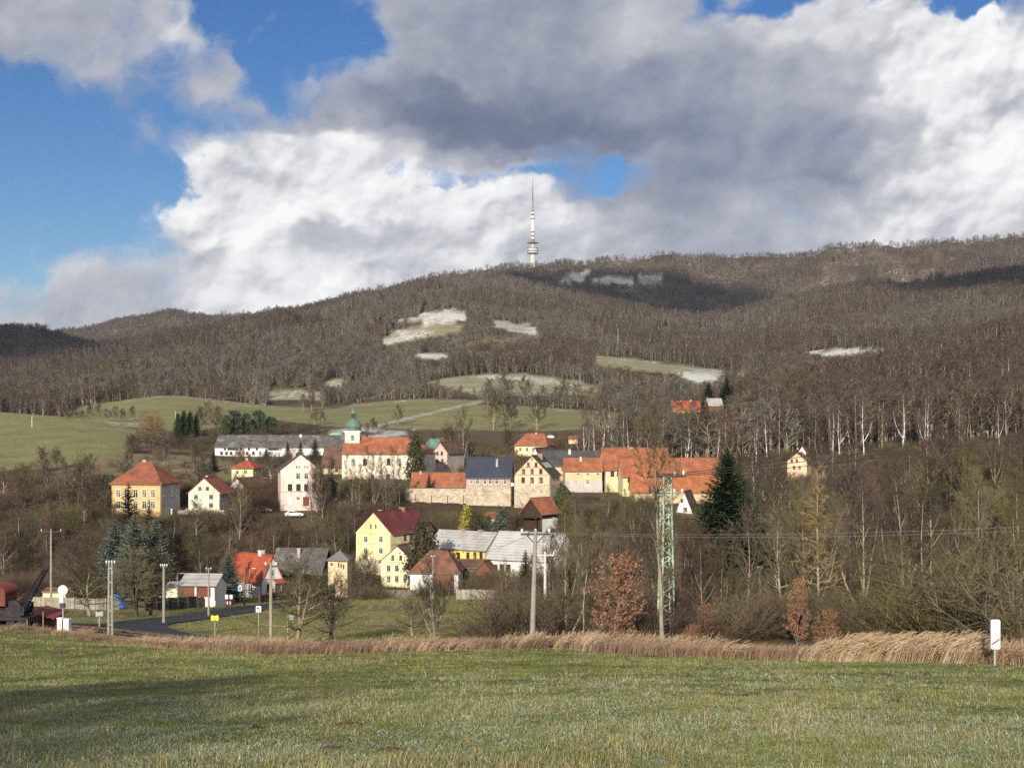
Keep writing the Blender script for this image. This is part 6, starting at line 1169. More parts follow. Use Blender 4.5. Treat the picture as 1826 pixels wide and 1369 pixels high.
for i, (px, top, w) in enumerate(((872, 680, 1.3), (905, 672, 1.3), (935, 676, 1.3), (968, 690, 1.2), (1000, 684, 1.3), (1030, 688, 1.3), (1055, 694, 1.2), (820, 690, 1.1), (845, 694, 1.1))):
    plant(B_FAR[i % 3], px, 890 + 6 * (i % 4), top, 'broad bare tree standing before the frosty field', 'trees before the frosty field', wide=w, crown_mat=(K_OLIVE, K_TWIG)[i % 2])
for i, (px, Y, top, k) in enumerate(((618, 342, 812, B_TALL[0]), (655, 338, 800, B_TALL[2]), (680, 344, 812, B_VASE[0]), (702, 336, 804, B_ROUND[0]), (590, 335, 822, B_ROUND[1]), (565, 318, 820, B_VASE[0]), (640, 312, 832, B_TALL[1]), (575, 312, 838, B_ROUND[2]), (606, 318, 836, B_TALL[0]), (628, 316, 842, B_ROUND[0]), (668, 318, 836, B_VASE[0]), (712, 322, 830, B_TALL[2]), (556, 310, 846, B_ROUND[1]), (690, 314, 846, B_ROUND[2]))):
    plant(k, px, Y, top, 'slim bare tree in the churchyard in front of the white church', 'bare churchyard trees', wide=.75, crown_mat=K_TWIG)
for i, (px, Y, top, h_) in enumerate(((1352, 112, 1080, 0), (1378, 108, 1074, 0), (1402, 112, 1082, 0))): plant(S_BUSH[3], px, Y, top, 'orange red willow bush behind the dry grass', 'red willow bushes', wide=1.3, crown_mat=K_WILLOW, name='red_willow', cat='willow')
for a, h_, w, k, lab in (((-19.2, -17.5), 9.0, 1.05, C_THUJA, 'dense conifer on the near hillside casting the long shadow over the meadow'), ((-18.4, -28.0), 8.6, 1.2, B_FRUIT[0], 'spreading fruit tree on the near hillside behind the camera'), ((-17.6, -32.0), 8.4, 1.2, B_FRUIT[1], 'second spreading fruit tree on the near hillside'), ((-20.6, -16.5), 8.2, 1.1, C_THUJA, 'second dense conifer on the near hillside'), ((-22.6, -7.0), 8.0, .9, C_SPRUCE, 'lone spruce on the near hillside casting the thin upper shadow'), ((-19.5, -24), 8.6, 1.0, B_ROUND[1], 'round bare tree on the near hillside next to the dense conifer')):
    k.place(a[0], a[1], h_, lab, None, w)

# ------------------------------------------------------------------ protected views: nothing grown by chance may hide these (columns, rows, distance)
KEEP = [(1246, 666, 1312, 712, 666), (199, 826, 321, 908, 305), (336, 853, 415, 905, 316), (413, 821, 468, 855, 352), (499, 808, 571, 900, 318), (381, 776, 610, 806, 470), (611, 735, 770, 845, 372), (722, 843, 831, 902, 330), (831, 815, 915, 906, 327), (917, 812, 998, 886, 322), (918, 772, 988, 808, 480), (934, 888, 998, 936, 298), (635, 905, 770, 998, 270), (680, 972, 740, 1042, 256), (731, 982, 818, 1030, 236), (766, 950, 905, 1000, 262), (868, 953, 950, 1015, 252), (584, 982, 621, 1064, 224), (415, 985, 505, 1058, 221), (505, 980, 580, 1030, 240), (322, 1025, 384, 1060, 192), (1008, 817, 1074, 868, 350), (1079, 800, 1195, 870, 352), (1110, 818, 1286, 874, 343), (1204, 876, 1246, 915, 320), (1405, 808, 1442, 834, 372), (1200, 714, 1290, 738, 640), (455, 902, 540, 914, 311), (200, 855, 260, 910, 270), (190, 915, 290, 1000, 206), (1250, 795, 1350, 985, 212), (0, 1010, 125, 1112, 120), (230, 1065, 560, 1145, 205), (1165, 846, 1212, 1095, 112), (730, 780, 756, 842, 362), (820, 905, 905, 950, 296), (310, 735, 357, 775, 560), (400, 735, 490, 770, 560), (830, 735, 860, 800, 420), (560, 1068, 880, 1135, 215)]
KP = np.array([k[:4] for k in KEEP], float); KY = np.array([k[4] for k in KEEP], float)
def hides(px, Y, top, hw, frac=.2):
    """whether a crown (half width hw columns) would stand before a protected view"""
    x = (px - CX) / F * Y; bot = HY - F * gz(x, Y) / Y
    for (x0, y0, x1, y1), ky in zip(KP, KY):
        if Y > ky + 2: continue
        ox = min(px + hw, x1) - max(px - hw, x0); oy = min(bot, y1) - max(top, y0)
        if ox > 0 and oy > 0 and ox * oy > frac * .5 * min((x1 - x0) * (y1 - y0), 2 * hw * (bot - top)): return True
    return False
FOOT = [(199, 321, 300, 322), (336, 415, 312, 328), (409, 470, 336, 366), (499, 575, 312, 336), (574, 772, 366, 392), (722, 917, 324, 346), (915, 1000, 318, 334), (934, 996, 294, 308), (630, 775, 266, 290), (676, 742, 252, 268), (728, 822, 232, 248), (760, 908, 256, 276), (866, 992, 246, 266), (580, 624, 221, 230), (400, 508, 218, 232), (480, 575, 238, 250), (320, 386, 190, 200), (1005, 1290, 328, 368), (1200, 1242, 316, 330), (1400, 1445, 368, 392), (965, 1082, 370, 390), (375, 616, 464, 486), (915, 990, 476, 494), (1198, 1292, 632, 662)]
def in_house(px, Y): return any(a - 6 < px < b + 6 and c - 3 < Y < d + 3 for a, b, c, d in FOOT)
ZONES = [  # columns, distances, how many, height range, kinds, label, group
 ((-60, 480), (206, 335), 74, (6, 11), B_ROUND + B_TALL + B_FRUIT, 'brown bare tree on the scrubby slope below the ochre house', 'bare trees on the western slope', (K_TWIG, K_OLIVE, K_RED, K_TWIG)),
 ((480, 800), (275, 312), 18, (5, 9), B_ROUND + B_TALL, 'slim bare tree on the steep bank between the two rows of houses', 'bare trees on the middle bank', (K_TWIG, K_RED, K_OLIVE)),
 ((880, 1240), (135, 318), 48, (5, 10), B_ROUND + B_TALL + B_VASE, 'grey brown bare tree in the thicket left of the lattice mast', 'bare trees in the central thicket', (K_TWIG, K_OLIVE, K_TWIG, K_RED)),
 ((1215, 1900), (112, 365), 72, (7, 15), B_ROUND + B_TALL + B_VASE, 'olive brown bare tree in the thicket right of the lattice mast', 'bare trees in the eastern thicket', (K_TWIG, K_OLIVE, K_OLIVE, K_DARK)),
 ((1230, 1900), (255, 372), 34, (9, 15), B_FAR + B_VASE + B_FART, 'bushy olive brown tree at the foot of the wooded hillside', 'trees at the foot of the hillside', (K_TWIG, K_OLIVE, K_RED, K_DARK)),
 ((1040, 1900), (400, 560), 104, (13, 20), B_FART + B_VASE[:1] + B_BIRCH + B_BIRCH + B_BIRCH, 'bare tree with a visible pale stem in the hillside wood', 'trees of the hillside wood', (K_TWIG, K_RED, K_BTWIG)),
 ((-60, 1040), (340, 520), 48, (4, 9), B_FAR + B_FRUIT, 'small bare orchard tree among the upper houses', 'bare trees among the upper houses', (K_TWIG, K_OLIVE, K_RED))]
rz_ = random.Random(77)
for (c0, c1), (y0, y1), cnt, (h0, h1), kinds, lab, grp, cm in ZONES:
    n = tries = 0
    while n < cnt and tries < 4000:
        tries += 1; Y = math.sqrt(rz_.uniform(y0 ** 2, y1 ** 2)); px = rz_.uniform(c0, c1); h_ = rz_.uniform(h0, h1); x = (px - CX) / F * Y; py = HY - F * gz(x, Y) / Y; top = py - h_ / Y * F; hw = h_ * .22 / Y * F
        if in_house(px, Y) or hides(px, Y, top, hw) or open_kind(np.array(px), np.array(py), np.array(Y)) in (1, 2, 3) or (px < 890 and Y < 206): continue
        k = rz_.choice(kinds); birch = k in B_BIRCH
        k.place(x, Y, h_, lab if not birch else 'white stemmed bare birch in the hillside wood', grp if not birch else 'birches of the hillside wood', rz_.uniform(.75, 1.2), rz_.uniform(0, 6.28), crown_mat=rz_.choice(cm) if not birch else None); n += 1
n = 0
while n < 46:                                                                    # single bushes along the slopes and field edges
    Y = rz_.uniform(208, 330); px = rz_.uniform(-40, 1850); h_ = rz_.uniform(2.2, 4.5); x = (px - CX) / F * Y; top = HY - F * (gz(x, Y) + h_) / Y
    if in_house(px, Y) or hides(px, Y, top, h_ * .5 / Y * F): n += .02; continue
    rz_.choice(S_BUSH).place(x, Y, h_, 'leafless brown bush on the scrubby valley side', 'bushes on the valley side', rz_.uniform(.9, 1.4), crown_mat=rz_.choice((K_TWIG, K_RED, K_OLIVE, K_LARCH))); n += 1
for i, (px, Y, top, w, cm) in enumerate(((868, 98, 1070, 1.5, K_OLIVE), (895, 96, 1050, 1.6, K_TWIG), (918, 100, 1045, 1.5, K_OLIVE), (975, 95, 1062, 1.4, K_TWIG), (1000, 100, 1055, 1.3, K_RED), (1135, 95, 1062, 1.5, K_RED), (1160, 92, 1085, 1.3, K_TWIG), (1210, 94, 1068, 1.5, K_TWIG), (1250, 92, 1075, 1.5, K_RED), (1290, 98, 1070, 1.5, K_TWIG), (1310, 95, 1090, 1.3, K_RED), (1560, 88, 1075, 1.5, K_RED), (1640, 82, 1040, 1.7, K_OLIVE), (1690, 78, 1045, 1.6, K_OLIVE), (1740, 74, 1035, 1.7, K_OLIVE), (1820, 72, 1020, 1.8, K_OLIVE), (1850, 66, 1060, 1.6, K_OLIVE), (1780, 76, 1050, 1.5, K_TWIG), (1675, 84, 1010, 1.5, K_OLIVE), (1715, 82, 1000, 1.6, K_OLIVE), (1760, 84, 1005, 1.5, K_TWIG), (1805, 82, 990, 1.6, K_OLIVE), (1600, 86, 1050, 1.4, K_TWIG), (850, 90, 1100, 1.2, K_RED), (1075, 92, 1080, 1.2, K_TWIG))):
    plant(S_BUSH[i % 4], px, Y, top, 'dense bare bush at the far edge of the meadow', 'bushes along the meadow edge', wide=w, crown_mat=cm)
# ------------------------------------------------------------------ what nobody could count: far woods, undergrowth, grass, reeds
def source(name, objs_meshes):
    c = bpy.data.collections.new(name)
    for i, (nm, me) in enumerate(objs_meshes): c.objects.link(bpy.data.objects.new('%s_%02d' % (nm, i), me))
    return c
def scatter(name, co, rot, scl, idx, coll, label, cat):
    me = bpy.data.meshes.new(name); n = len(co); me.vertices.add(n); me.vertices.foreach_set('co', np.asarray(co, np.float32).ravel())
    for nm, ty, v, key in (('rot', 'FLOAT_VECTOR', rot, 'vector'), ('scl', 'FLOAT_VECTOR', scl, 'vector'), ('idx', 'INT', idx, 'value')):
        a = me.attributes.new(nm, ty, 'POINT'); a.data.foreach_set(key, np.asarray(v, np.int32 if ty == 'INT' else np.float32).ravel())
    me.update(); o = bpy.data.objects.new(name, me); COL.objects.link(o); tag(o, label, cat, kind='stuff')
    ng = bpy.data.node_groups.new(name + '_spread', 'GeometryNodeTree'); ng.interface.new_socket('Geometry', in_out='INPUT', socket_type='NodeSocketGeometry'); ng.interface.new_socket('Geometry', in_out='OUTPUT', socket_type='NodeSocketGeometry')
    L = ng.links.new; gi = ng.nodes.new('NodeGroupInput'); go = ng.nodes.new('NodeGroupOutput'); ip = ng.nodes.new('GeometryNodeInstanceOnPoints'); ci = ng.nodes.new('GeometryNodeCollectionInfo'); ci.inputs['Collection'].default_value = coll; ci.inputs['Separate Children'].default_value = True; ci.inputs['Reset Children'].default_value = True
    def at_(nm, ty): q = ng.nodes.new('GeometryNodeInputNamedAttribute'); q.data_type = ty; q.inputs['Name'].default_value = nm; return q.outputs['Attribute']
    er = ng.nodes.new('FunctionNodeEulerToRotation'); L(at_('rot', 'FLOAT_VECTOR'), er.inputs[0])
    L(gi.outputs[0], ip.inputs['Points']); L(ci.outputs[0], ip.inputs['Instance']); ip.inputs['Pick Instance'].default_value = True; L(at_('idx', 'INT'), ip.inputs['Instance Index']); L(er.outputs[0], ip.inputs['Rotation']); L(at_('scl', 'FLOAT_VECTOR'), ip.inputs['Scale']); L(ip.outputs[0], go.inputs[0])
    md = o.modifiers.new('spread', 'NODES'); md.node_group = ng; return o
def join(T, C): b = MB(); b.v = T.v + C.v; b.f = T.f + [tuple(i + len(T.v) for i in f) for f in C.f]; return b
def two_mat(T, C, mt, mc, name):
    me = join(T, C).mesh(name, [mt, mc]); me.polygons.foreach_set('material_index', np.array([0] * len(T.f) + [1] * len(C.f), np.int32)); return me
RNG = np.random.RandomState(4)
# --- far woods
FK = []
for i, (sd, mt, mc, kw) in enumerate(((101, K_GREY, K_TWIG, {}), (102, K_GREY, K_RED, dict(shape='tall', wd=2.6)), (103, K_GREY, K_TWIG, dict(fork=2)), (104, K_PALE, K_OLIVE, dict(shape='tall', wd=2.6)), (105, K_GREY, K_TWIG, dict(shape='vase', fork=2)), (106, K_BIRCH, K_BTWIG, dict(shape='tall', wd=2.2, droop=.2)), (108, K_GREY, K_PURP, {}), (109, K_PALE, K_ASH, dict(fork=1)), (110, K_GREY, K_PURP, dict(shape='tall', wd=3.0)))):
    a = dict(h=12, wd=3.9, r=.17, first=.28, nl=13, sub=5, twig=6, tr=.05, tl=1.25, nside=4); a.update(kw); FK.append(('wood_tree', two_mat(*grow(sd, **a), mt, mc, 'wood_tree')))
FK.append(('wood_tree', two_mat(*spruce_mesh(107, 12, 2.4, .8, 6, .35, 3, .45), K_DARK, MATS['needles_dark'], 'wood_tree')))
FOREST = source('forest_sources', FK)
def forest(name, n, pxr, yr, hr, label, keep=None, dens=None, conifer=.012, birch=.05, seed=0):
    g = np.random.RandomState(seed); px = g.uniform(*pxr, n); Y = np.exp(g.uniform(math.log(yr[0]) * 1, math.log(yr[1]), n)) if dens == 'log' else np.sqrt(g.uniform(yr[0] ** 2, yr[1] ** 2, n)); x = (px - CX) / F * Y; z = H(x, Y); h = g.uniform(hr[0], hr[1], n) * (1 + .8 * (fbm(x / 90, Y / 90, 2, 40) - .5)); ok = np.ones(n, bool)
    for f in (0, .3, .6, .9):
        py = HY - F * (z + h * f) / Y; k = open_kind(px, py, Y * (1.0 if f == 0 else 1.06)); bad = (k > 0) & (k < 4) if f else (k > 0) & (k < 4)
        ok &= ~bad | (g.rand(n) < np.where(Y > 2400, .22, .012 if f == 0 else .04))
    k4 = open_kind(px, HY - F * z / Y, Y) == 4; ok &= ~k4 | (g.rand(n) < .22)
    if keep is not None: ok &= keep(px, Y, z, h, g)
    pyt = HY - F * (z + h) / Y
    for (x0, y0, x1, y1), ky in zip(KP, KY): mg = 2 + F * h * .22 / Y; ok &= ~((px > x0 - mg) & (px < x1 + mg) & (Y < ky) & (pyt < y1) & (HY - F * z / Y > y0))
    ok &= (fbm(x / 45 + 3, Y / 70, 3, 47) > .36) | (g.rand(n) < .25)
    px, Y, x, z, h = (q[ok] for q in (px, Y, x, z, h)); m = len(px); u = fbm(x / 130, Y / 130, 3, 41); r = g.rand(m)
    u2 = fbm(x / 260 + 9, Y / 320, 3, 43); idx = np.where(u > .55, g.choice([1, 1, 0, 4], m), np.where(u < .45, g.choice([3, 3, 0, 2], m), g.choice([0, 0, 2, 4, 1], m)))
    idx = np.where(u2 > .56, g.choice([6, 6, 8, 1], m), np.where(u2 < .43, g.choice([7, 7, 3, 0], m), idx)); idx = np.where((px > 1420) & (Y < 1150) & (g.rand(m) < .5), g.choice([6, 8, 1], m), idx)
    idx = np.where(r < birch, 5, idx); idx = np.where(r > 1 - conifer, 9, idx)
    s = h / 12; scl = np.stack([s * g.uniform(1.05, 1.85, m)] * 2 + [s], -1); rot = np.stack([g.normal(0, .04, m), g.normal(0, .04, m), g.uniform(0, 6.28, m)], -1)
    return scatter(name, np.stack([x, Y, z - .3], -1), rot, scl, idx, FOREST, label, 'forest')
forest('hillside_forest', 34000, (1000, 1960), (450, 1000), (9, 15), 'dense bare wood covering the near slope on the right', birch=.26, seed=1, dens='log',
       keep=lambda px, Y, z, h, g: (px > np.interp(Y, [450, 560, 640, 700, 800, 1000], [1090, 1150, 1300, 1310, 1250, 1100])) & (g.rand(len(px)) < .36))
forest('lower_forest', 30000, (-130, 1400), (640, 1250), (6, 10.5), 'bare brown copses and hedgerows between the pastures', seed=2, dens='log', conifer=.02,
       keep=lambda px, Y, z, h, g: (g.rand(len(px)) < .42) & ~((px > 560) & (px < 1140) & (Y < 900) & (fbm(px / 40, Y / 40, 2, 8) < .55)) & ~((Y < 700) & (px > 250) & (px < 1200)))
forest('mountain_forest', 100000, (-140, 1980), (1150, 3330), (8, 13.5), 'bare forest covering the mountain below the television tower', seed=3, dens='log', conifer=.02, birch=.03,
       keep=lambda px, Y, z, h, g: g.rand(len(px)) < np.interp(Y, [1150, 2000, 3300], [.45, .7, .75]) * np.where((fbm(px / 90, Y / 200, 3, 48) > .52) & (Y > 2300), .5, 1))
forest('ridge_forest', 6000, (-140, 420), (3350, 3720), (8, 14), 'bare forest on the distant ridge to the left', seed=6, birch=.02)
# --- undergrowth and hedges
SM = []
for i, (m, mm) in enumerate(((0, K_TWIG), (1, K_RED), (2, K_OLIVE), (3, K_TWIG), (1, K_OLIVE), (2, K_LARCH))): SM.append(('thicket_bush', SHR[m].mesh('thicket_bush', mm)))
BUSH = source('bush_sources', SM)
def thicket(name, n, pxr, yr, hr, label, keep=None, seed=0, kinds=(0, 1, 2, 3, 4, 5), wide=(1.0, 1.7)):
    g = np.random.RandomState(seed); px = g.uniform(*pxr, n); Y = np.sqrt(g.uniform(yr[0] ** 2, yr[1] ** 2, n)); x = (px - CX) / F * Y; z = H(x, Y); py = HY - F * z / Y; ok = fbm(x / 12, Y / 12, 3, 50 + seed) > .40; h = g.uniform(*hr, n); pyt = HY - F * (z + h) / Y
    k = open_kind(px, py, Y); ok &= (k == 0) | ((k == 4) & (g.rand(n) < .3)); k2 = open_kind(px, pyt, Y * 1.08); ok &= ~((k2 > 0) & (k2 < 4)) | (g.rand(n) < .06)
    for a, b, c, d in FOOT: ok &= ~((px > a - 5) & (px < b + 5) & (Y > c - 2) & (Y < d + 2))
    for (x0, y0, x1, y1), ky in zip(KP, KY): mg = 1 + F * h * .45 / Y; ok &= ~((px > x0 - mg) & (px < x1 + mg) & (Y < ky) & (pyt < y1 + 1) & (py > y0))
    if keep is not None: ok &= keep(px, Y, g)
    px, Y, x, z, h = (q[ok] for q in (px, Y, x, z, h)); m = len(px); s = h / 2.6; scl = np.stack([s * g.uniform(*wide, m)] * 2 + [s], -1); rot = np.stack([g.normal(0, .08, m), g.normal(0, .08, m), g.uniform(0, 6.28, m)], -1)
    u = fbm(x / 16, Y / 16, 2, 60); idx = np.where(u > .55, g.choice([1, 1, 3, 5], m), np.where(u < .42, g.choice([2, 4, 4], m), g.choice(kinds, m)))
    return scatter(name, np.stack([x, Y, z - .1], -1), rot, scl, idx, BUSH, label, 'undergrowth')
thicket('slope_undergrowth', 6500, (-120, 860), (206, 345), (1.2, 3.4), 'brown leafless scrub on the slope below the upper houses', seed=1)
thicket('eastern_undergrowth', 6500, (875, 1950), (104, 372), (1.0, 3.6), 'olive brown scrub filling the eastern thicket', seed=2)
thicket('village_undergrowth', 3000, (-120, 1250), (345, 640), (1.0, 3.0), 'hedges and scrub around the upper village', seed=3, keep=lambda px, Y, g: ~((px > 560) & (px < 1000) & (Y > 520) & (g.rand(len(px)) < .8)))
thicket('wood_undergrowth', 5000, (1040, 1950), (380, 620), (1.2, 3.0), 'brown underwood below the trees of the hillside wood', seed=4)
thicket('copse_undergrowth', 16000, (-120, 1950), (640, 1500), (1.6, 4.5), 'brown scrub and hedges along the distant copses', seed=5, keep=lambda px, Y, g: ~((Y < 930) & (px > 560) & (px < 1150) & (g.rand(len(px)) < .8)))
# --- grasses
def blades(seed, n, h, w, spread, lean=.5, droop=.3, bias=(0, 0), plume=0, seg=2):
    rn = random.Random(seed); b = MB()
    for k in range(n):
        a = rn.uniform(0, 6.283); p = np.array((rn.gauss(0, spread), rn.gauss(0, spread), -.02)); hh = h * rn.uniform(.55, 1.15); ln = rn.uniform(.1, 1) * lean; d = np.array((math.cos(a) * ln + bias[0], math.sin(a) * ln + bias[1], 1)); d = unit(d); sd = np.array((-math.sin(a + rn.gauss(0, .7)), math.cos(a), 0)) * w * rn.uniform(.7, 1.2)
        m = p + d * hh * .55; d2 = unit(d + np.array((d[0], d[1], 0)) * 2 * droop - UP * droop); t = m + d2 * hh * .45; n0 = len(b.v); b.v += [tuple(p - sd), tuple(p + sd), tuple(m + sd * .7), tuple(m - sd * .7), tuple(t)]; b.f += [(n0, n0 + 1, n0 + 2, n0 + 3), (n0 + 3, n0 + 2, n0 + 4)]
        if plume:
            for j in range(3): q = m + (t - m) * (.45 + .18 * j); e = t + d2 * hh * .06 * j + np.array((rn.gauss(0, .03), rn.gauss(0, .03), -.05 * j)) * hh; spike(b, q, e, w * plume)
    return b
def grass_mat(n, c, c2): return mat('blade_' + n, c, .7, .2, 3, c2, (.45, .6), 2, 0, .22, .3, spec=.15)
GA, GB, GD, GF_ = grass_mat('green', (.135, .165, .034), (.19, .195, .06)), grass_mat('olive', (.16, .18, .05), (.21, .195, .075)), grass_mat('straw', (.38, .30, .15), (.29, .22, .11)), grass_mat('frost', (.36, .41, .37), (.24, .30, .22))
GS = source('grass_sources', [('grass_tuft', blades(1, 18, .10, .0045, .07, 1.3, .7).mesh('grass_tuft', GA)), ('grass_tuft', blades(2, 18, .08, .0045, .08, 1.7, .7).mesh('grass_tuft', GA)), ('grass_tuft', blades(3, 14, .12, .004, .06, 1.0, .6).mesh('grass_tuft', GB)), ('grass_tuft', blades(4, 9, .12, .0035, .06, 1.4, .6).mesh('grass_tuft', GD)), ('grass_tuft', blades(5, 16, .07, .005, .07, 1.5, .6).mesh('grass_tuft', GF_)), ('grass_tuft', blades(6, 7, .24, .003, .03, .5, .3).mesh('grass_tuft', GD))])
def meadow():
    g = np.random.RandomState(9); n = 95000; px = g.uniform(-120, 1950, n); q = g.uniform(0, 1, n)
    py = 1152 + (1398 - 1152) * q; Y = 1.6 / np.maximum((py - HY) / F - .146, .0165); Y = np.clip(Y, 10, 118) * g.uniform(.97, 1.03, n); far = g.rand(n) < .22; Y = np.where(far, g.uniform(40, 115, n), Y)
    ok = Y < edge_y(px) + g.normal(0, 1.2, n)
    for mp, my, mw in MOLES: ok &= ((px - mp) / F * Y / (mw * 1.1)) ** 2 + ((Y - my) / mw) ** 2 > .55
    px, Y = px[ok], Y[ok]; x = (px - CX) / F * Y; z = H(x, Y); n = len(x)
    u = fbm(x / 1.6, Y / 1.6, 3, 70); v = fbm(x / 7, Y / 7, 3, 71); r = g.rand(n); fro = np.interp(Y, [10, 18, 30, 50], [.42, .34, .2, .04]) * np.clip(.3 + 2.6 * (v - .3), .1, 1.6)
    idx = np.where(u > .56, g.choice([2, 3, 1], n, p=[.5, .3, .2]), g.choice([0, 1, 2], n)); idx = np.where(r < fro, 4, idx); idx = np.where(r > .985, 5, idx); idx = np.where((r > .968) & (r < .985), 3, idx)
    s = g.uniform(.6, 1.3, n) * np.clip(.45 + 1.5 * (u - .2), .5, 1.5) * np.interp(Y, [10, 30, 60, 110], [.85, 1.0, 1.35, 1.8]); scatter('meadow_grass', np.stack([x, Y, z], -1), np.stack([np.zeros(n), np.zeros(n), g.uniform(0, 6.28, n)], -1), np.stack([s * 1.1, s * 1.1, s], -1), idx, GS, 'short frosty green grass of the sloping meadow', 'grass')
meadow()
DV = source('dry_sources', [('dry_tuft', blades(11, 22, .55, .007, .12, .5, .45, (.12, 0)).mesh('dry_tuft', grass_mat('dry', (.27, .185, .115), (.20, .13, .085)))), ('dry_tuft', blades(12, 20, .7, .006, .14, .45, .4, (.15, 0), 1.2).mesh('dry_tuft', grass_mat('dry_pale', (.36, .26, .16), (.28, .195, .12)))), ('dry_tuft', blades(13, 18, .45, .007, .16, .8, .5).mesh('dry_tuft', grass_mat('dry_red', (.20, .12, .08), (.15, .085, .06))))])
def verge():
    g = np.random.RandomState(10); n = 15000; px = g.uniform(-130, 1960, n); x0 = edge_y(px); Y = x0 + g.uniform(-1.2, 1, n) + np.abs(g.normal(0, 1, n)) * np.interp(px, [0, 300, 320, 600, 900, 1826], [7, 5, 5, 11, 10, 10]); x = (px - CX) / F * Y; z = H(x, Y); ok = ~((px > 225) & (px < 520) & (Y > 98) & (Y < 150)) & (Y < 112 + (px < 220) * 12) & (fbm(x / 4, Y / 4, 2, 80) > .33)
    px, x, Y, z = px[ok], x[ok], Y[ok], z[ok]; n = len(x); u = fbm(x / 9, Y / 9, 2, 81); idx = np.where(u > .55, g.choice([1, 1, 0], n), g.choice([0, 2, 2, 0], n)); s = g.uniform(.6, 1.35, n) * np.interp(px, [0, 200, 500, 900, 1400], [.75, .8, 1.0, 1.15, 1.1])
    scatter('verge_grass', np.stack([x, Y, z], -1), np.stack([g.normal(0, .1, n), g.normal(.1, .12, n), g.uniform(-.8, .8, n)], -1), np.stack([s * 1.1, s * 1.1, s], -1), idx, DV, 'dry brown grass along the edge of the meadow', 'grass')
verge()
RD = source('reed_sources', [('reed_tuft', blades(21 + i, 9, 1.7, .010, .13, .12, .55, (.18 + .05 * i, .02), 1.5).mesh('reed_tuft', grass_mat('reed%d' % i, c, c2))) for i, (c, c2) in enumerate((((.45, .33, .20), (.36, .26, .15)), ((.36, .26, .155), (.29, .205, .12)), ((.48, .37, .23), (.39, .29, .175))))])
def reeds():
    g = np.random.RandomState(12); P = []
    for n, a, b, dy, s0, s1 in ((620, 1415, 1742, 4, .55, .86), (90, 985, 1060, 4, .5, .72), (60, 860, 950, 5, .4, .6), (70, 640, 840, 6, .3, .48), (60, 1240, 1330, 5, .4, .6)):
        px = g.uniform(a, b, n); Y = edge_y(px) - 1.5 + g.uniform(0, dy, n); k = (fbm(px / 16, Y / 2, 2, 90) > .3) & (g.rand(n) < np.clip((px - a) / 60, .15, 1)); px, Y = px[k], Y[k]; x = (px - CX) / F * Y; s = g.uniform(s0, s1, len(px)) * np.clip(np.minimum((px - a) / np.where(b - a > 200, 110, 25), (b - px) / 14) * .5 + .6, .55, 1); P.append(np.stack([x, Y, H(x, Y), s], -1))
    P = np.concatenate(P); n = len(P); scatter('reeds', P[:, :3], np.stack([g.normal(0, .06, n), g.normal(.10, .07, n), g.normal(0, .35, n)], -1), np.stack([P[:, 3]] * 3, -1), g.randint(0, 3, n), RD, 'tall pale reeds leaning over at the meadow edge', 'reeds')
reeds()
def valley_grass():
    g = np.random.RandomState(13); n = 9000; px = g.uniform(-60, 900, n); Y = np.sqrt(g.uniform(95 ** 2, 230 ** 2, n)); x = (px - CX) / F * Y; z = H(x, Y); ok = fbm(x / 6, Y / 6, 3, 95) > .5
    road_d = np.full(n, 1e9); pts = [(620, 92), (520, 102), (430, 108), (330, 116), (262, 128), (250, 140), (300, 153), (400, 176), (500, 200), (600, 220), (690, 246)]; pts2 = [(60, 134), (150, 132), (262, 131)]
    for L_ in (pts, pts2):
        for (a, ya), (b, yb) in zip(L_, L_[1:]):
            A = np.array(((a - CX) / F * ya, ya)); B = np.array(((b - CX) / F * yb, yb)); t = np.clip(((x - A[0]) * (B - A)[0] + (Y - A[1]) * (B - A)[1]) / ((B - A) ** 2).sum(), 0, 1); road_d = np.minimum(road_d, np.hypot(x - A[0] - t * (B - A)[0], Y - A[1] - t * (B - A)[1]))
    ok &= road_d > 3.3; x, Y, z = x[ok], Y[ok], z[ok]; n = len(x); s = g.uniform(.4, .9, n); idx = g.choice([0, 2, 2, 1], n); scatter('valley_grass', np.stack([x, Y, z], -1), np.stack([g.normal(0, .1, n), g.normal(0, .1, n), g.uniform(0, 6.28, n)], -1), np.stack([s * 1.2, s * 1.2, s * .55], -1), idx, DV, 'tufts of dry grass scattered over the valley meadow', 'grass')
valley_grass()
def lawn():
    g = np.random.RandomState(14); n = 26000; px = g.uniform(285, 905, n); Y = np.sqrt(g.uniform(108 ** 2, 228 ** 2, n)); rx = np.array([(p - CX) / F * y for p, y in ROADP]); ry = np.array([y for p, y in ROADP]); x = (px - CX) / F * Y
    d = np.full(n, 1e9)
    for i in range(len(rx) - 1):
        B = np.array((rx[i + 1] - rx[i], ry[i + 1] - ry[i])); t = np.clip(((x - rx[i]) * B[0] + (Y - ry[i]) * B[1]) / (B ** 2).sum(), 0, 1); d = np.minimum(d, np.hypot(x - rx[i] - t * B[0], Y - ry[i] - t * B[1]))
    ok = (d > 3.4) & (fbm(x / 9, Y / 9, 3, 97) > .36) & (Y > edge_y(px) + 24); x, Y = x[ok], Y[ok]; n = len(x); s = g.uniform(1.6, 3.0, n)
    scatter('valley_lawn', np.stack([x, Y, H(x, Y)], -1), np.stack([np.zeros(n), np.zeros(n), g.uniform(0, 6.28, n)], -1), np.stack([s * 1.6, s * 1.6, s], -1), g.choice([0, 0, 1, 1, 2, 2, 3], n), GS, 'short green grass of the valley meadow by the lane', 'grass')
ROADP = [(620, 92), (520, 102), (430, 108), (330, 116), (262, 128), (250, 140), (300, 153), (400, 176), (500, 200), (600, 220), (690, 246)]
lawn()
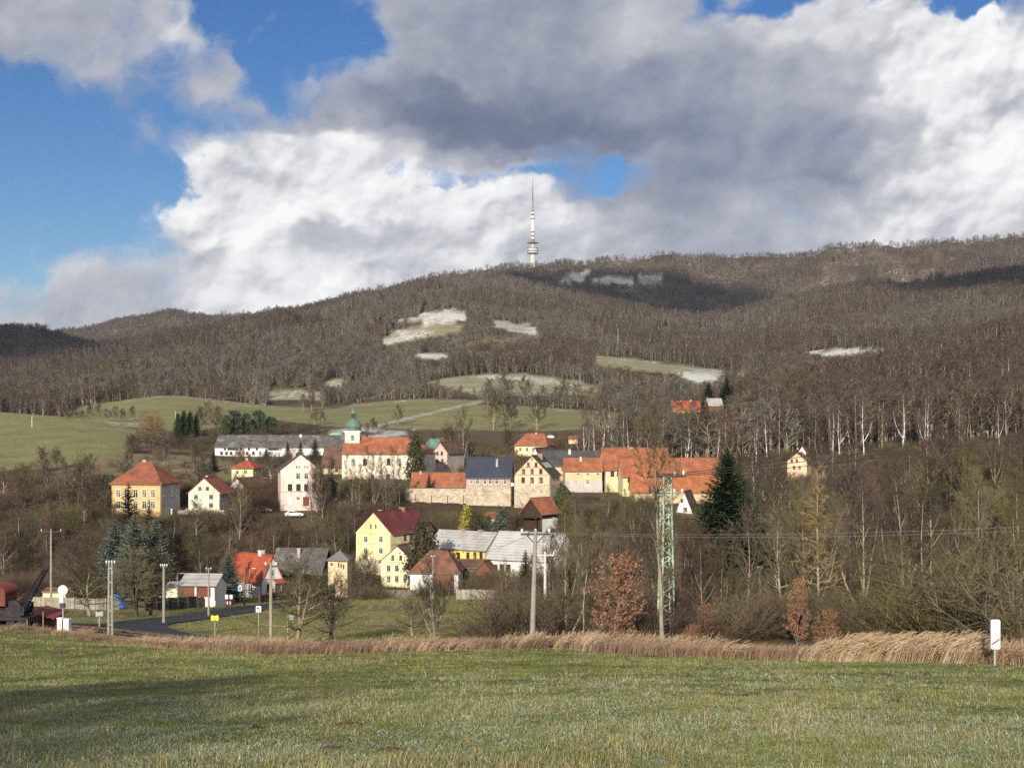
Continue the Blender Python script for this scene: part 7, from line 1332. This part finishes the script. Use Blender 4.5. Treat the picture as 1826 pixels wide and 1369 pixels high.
# ------------------------------------------------------------------ clouds overhead whose shadows lie on the mountain
def cloud(px, py, Y, dist, sx, sy, sz, seed, label):
    p = np.array(P3(px, py, Y)); d = np.array((math.sin(SUN_AZ) * math.cos(SUN_EL), math.cos(SUN_AZ) * math.cos(SUN_EL), -math.sin(SUN_EL))); c = p - d * dist; b = MB(); nu, nv = 40, 22; rn = np.random.RandomState(seed)
    for j in range(nv + 1):
        for i in range(nu):
            th, ph = 2 * math.pi * i / nu, math.pi * j / nv; v = np.array((math.sin(ph) * math.cos(th), math.sin(ph) * math.sin(th), math.cos(ph))); k = .72 + .55 * float(fbm(v[0] * 2.2 + 9 + seed, v[1] * 2.2 + v[2] * 3.1 + 5, 4, seed)); b.v.append((v[0] * sx * k, v[1] * sy * k, v[2] * sz * k))
    b.f = [(j * nu + i, j * nu + (i + 1) % nu, (j + 1) * nu + (i + 1) % nu, (j + 1) * nu + i) for j in range(nv) for i in range(nu)]
    o = b.build('cloud', mat('cloud_white', (.8, .8, .82), 1, .05, .01), None, tuple(c), -SUN_AZ, True); return tag(o, label, 'cloud', kind='stuff')
cloud(1140, 510, 2750, 7500, 270, 300, 62, 2, 'small cumulus above the valley shading the summit slope')
cloud(1790, 502, 2050, 7500, 230, 220, 22, 5, 'thin cumulus above the valley shading the right ridge')
cloud(20, 622, 2050, 7500, 150, 260, 46, 7, 'small cumulus above the valley shading the far left hill')
# ------------------------------------------------------------------ the hazy air of the valley
b = MB(); b.box(-5200, 5200, -160, 4760, float(DZ.min()) - 8, 640); hz = b.build('haze', None); hz['kind'] = 'stuff'; tag(hz, 'thin bluish haze filling the valley air', 'haze', kind='stuff')
m = bpy.data.materials.new('haze_air'); m.use_nodes = True; m.node_tree.nodes.clear(); v = m.node_tree.nodes.new('ShaderNodeVolumePrincipled'); o = m.node_tree.nodes.new('ShaderNodeOutputMaterial'); m.node_tree.links.new(v.outputs[0], o.inputs['Volume'])
v.inputs['Color'].default_value = (.72, .82, 1, 1); v.inputs['Density'].default_value = .00003; v.inputs['Anisotropy'].default_value = 0; hz.data.materials.append(m)
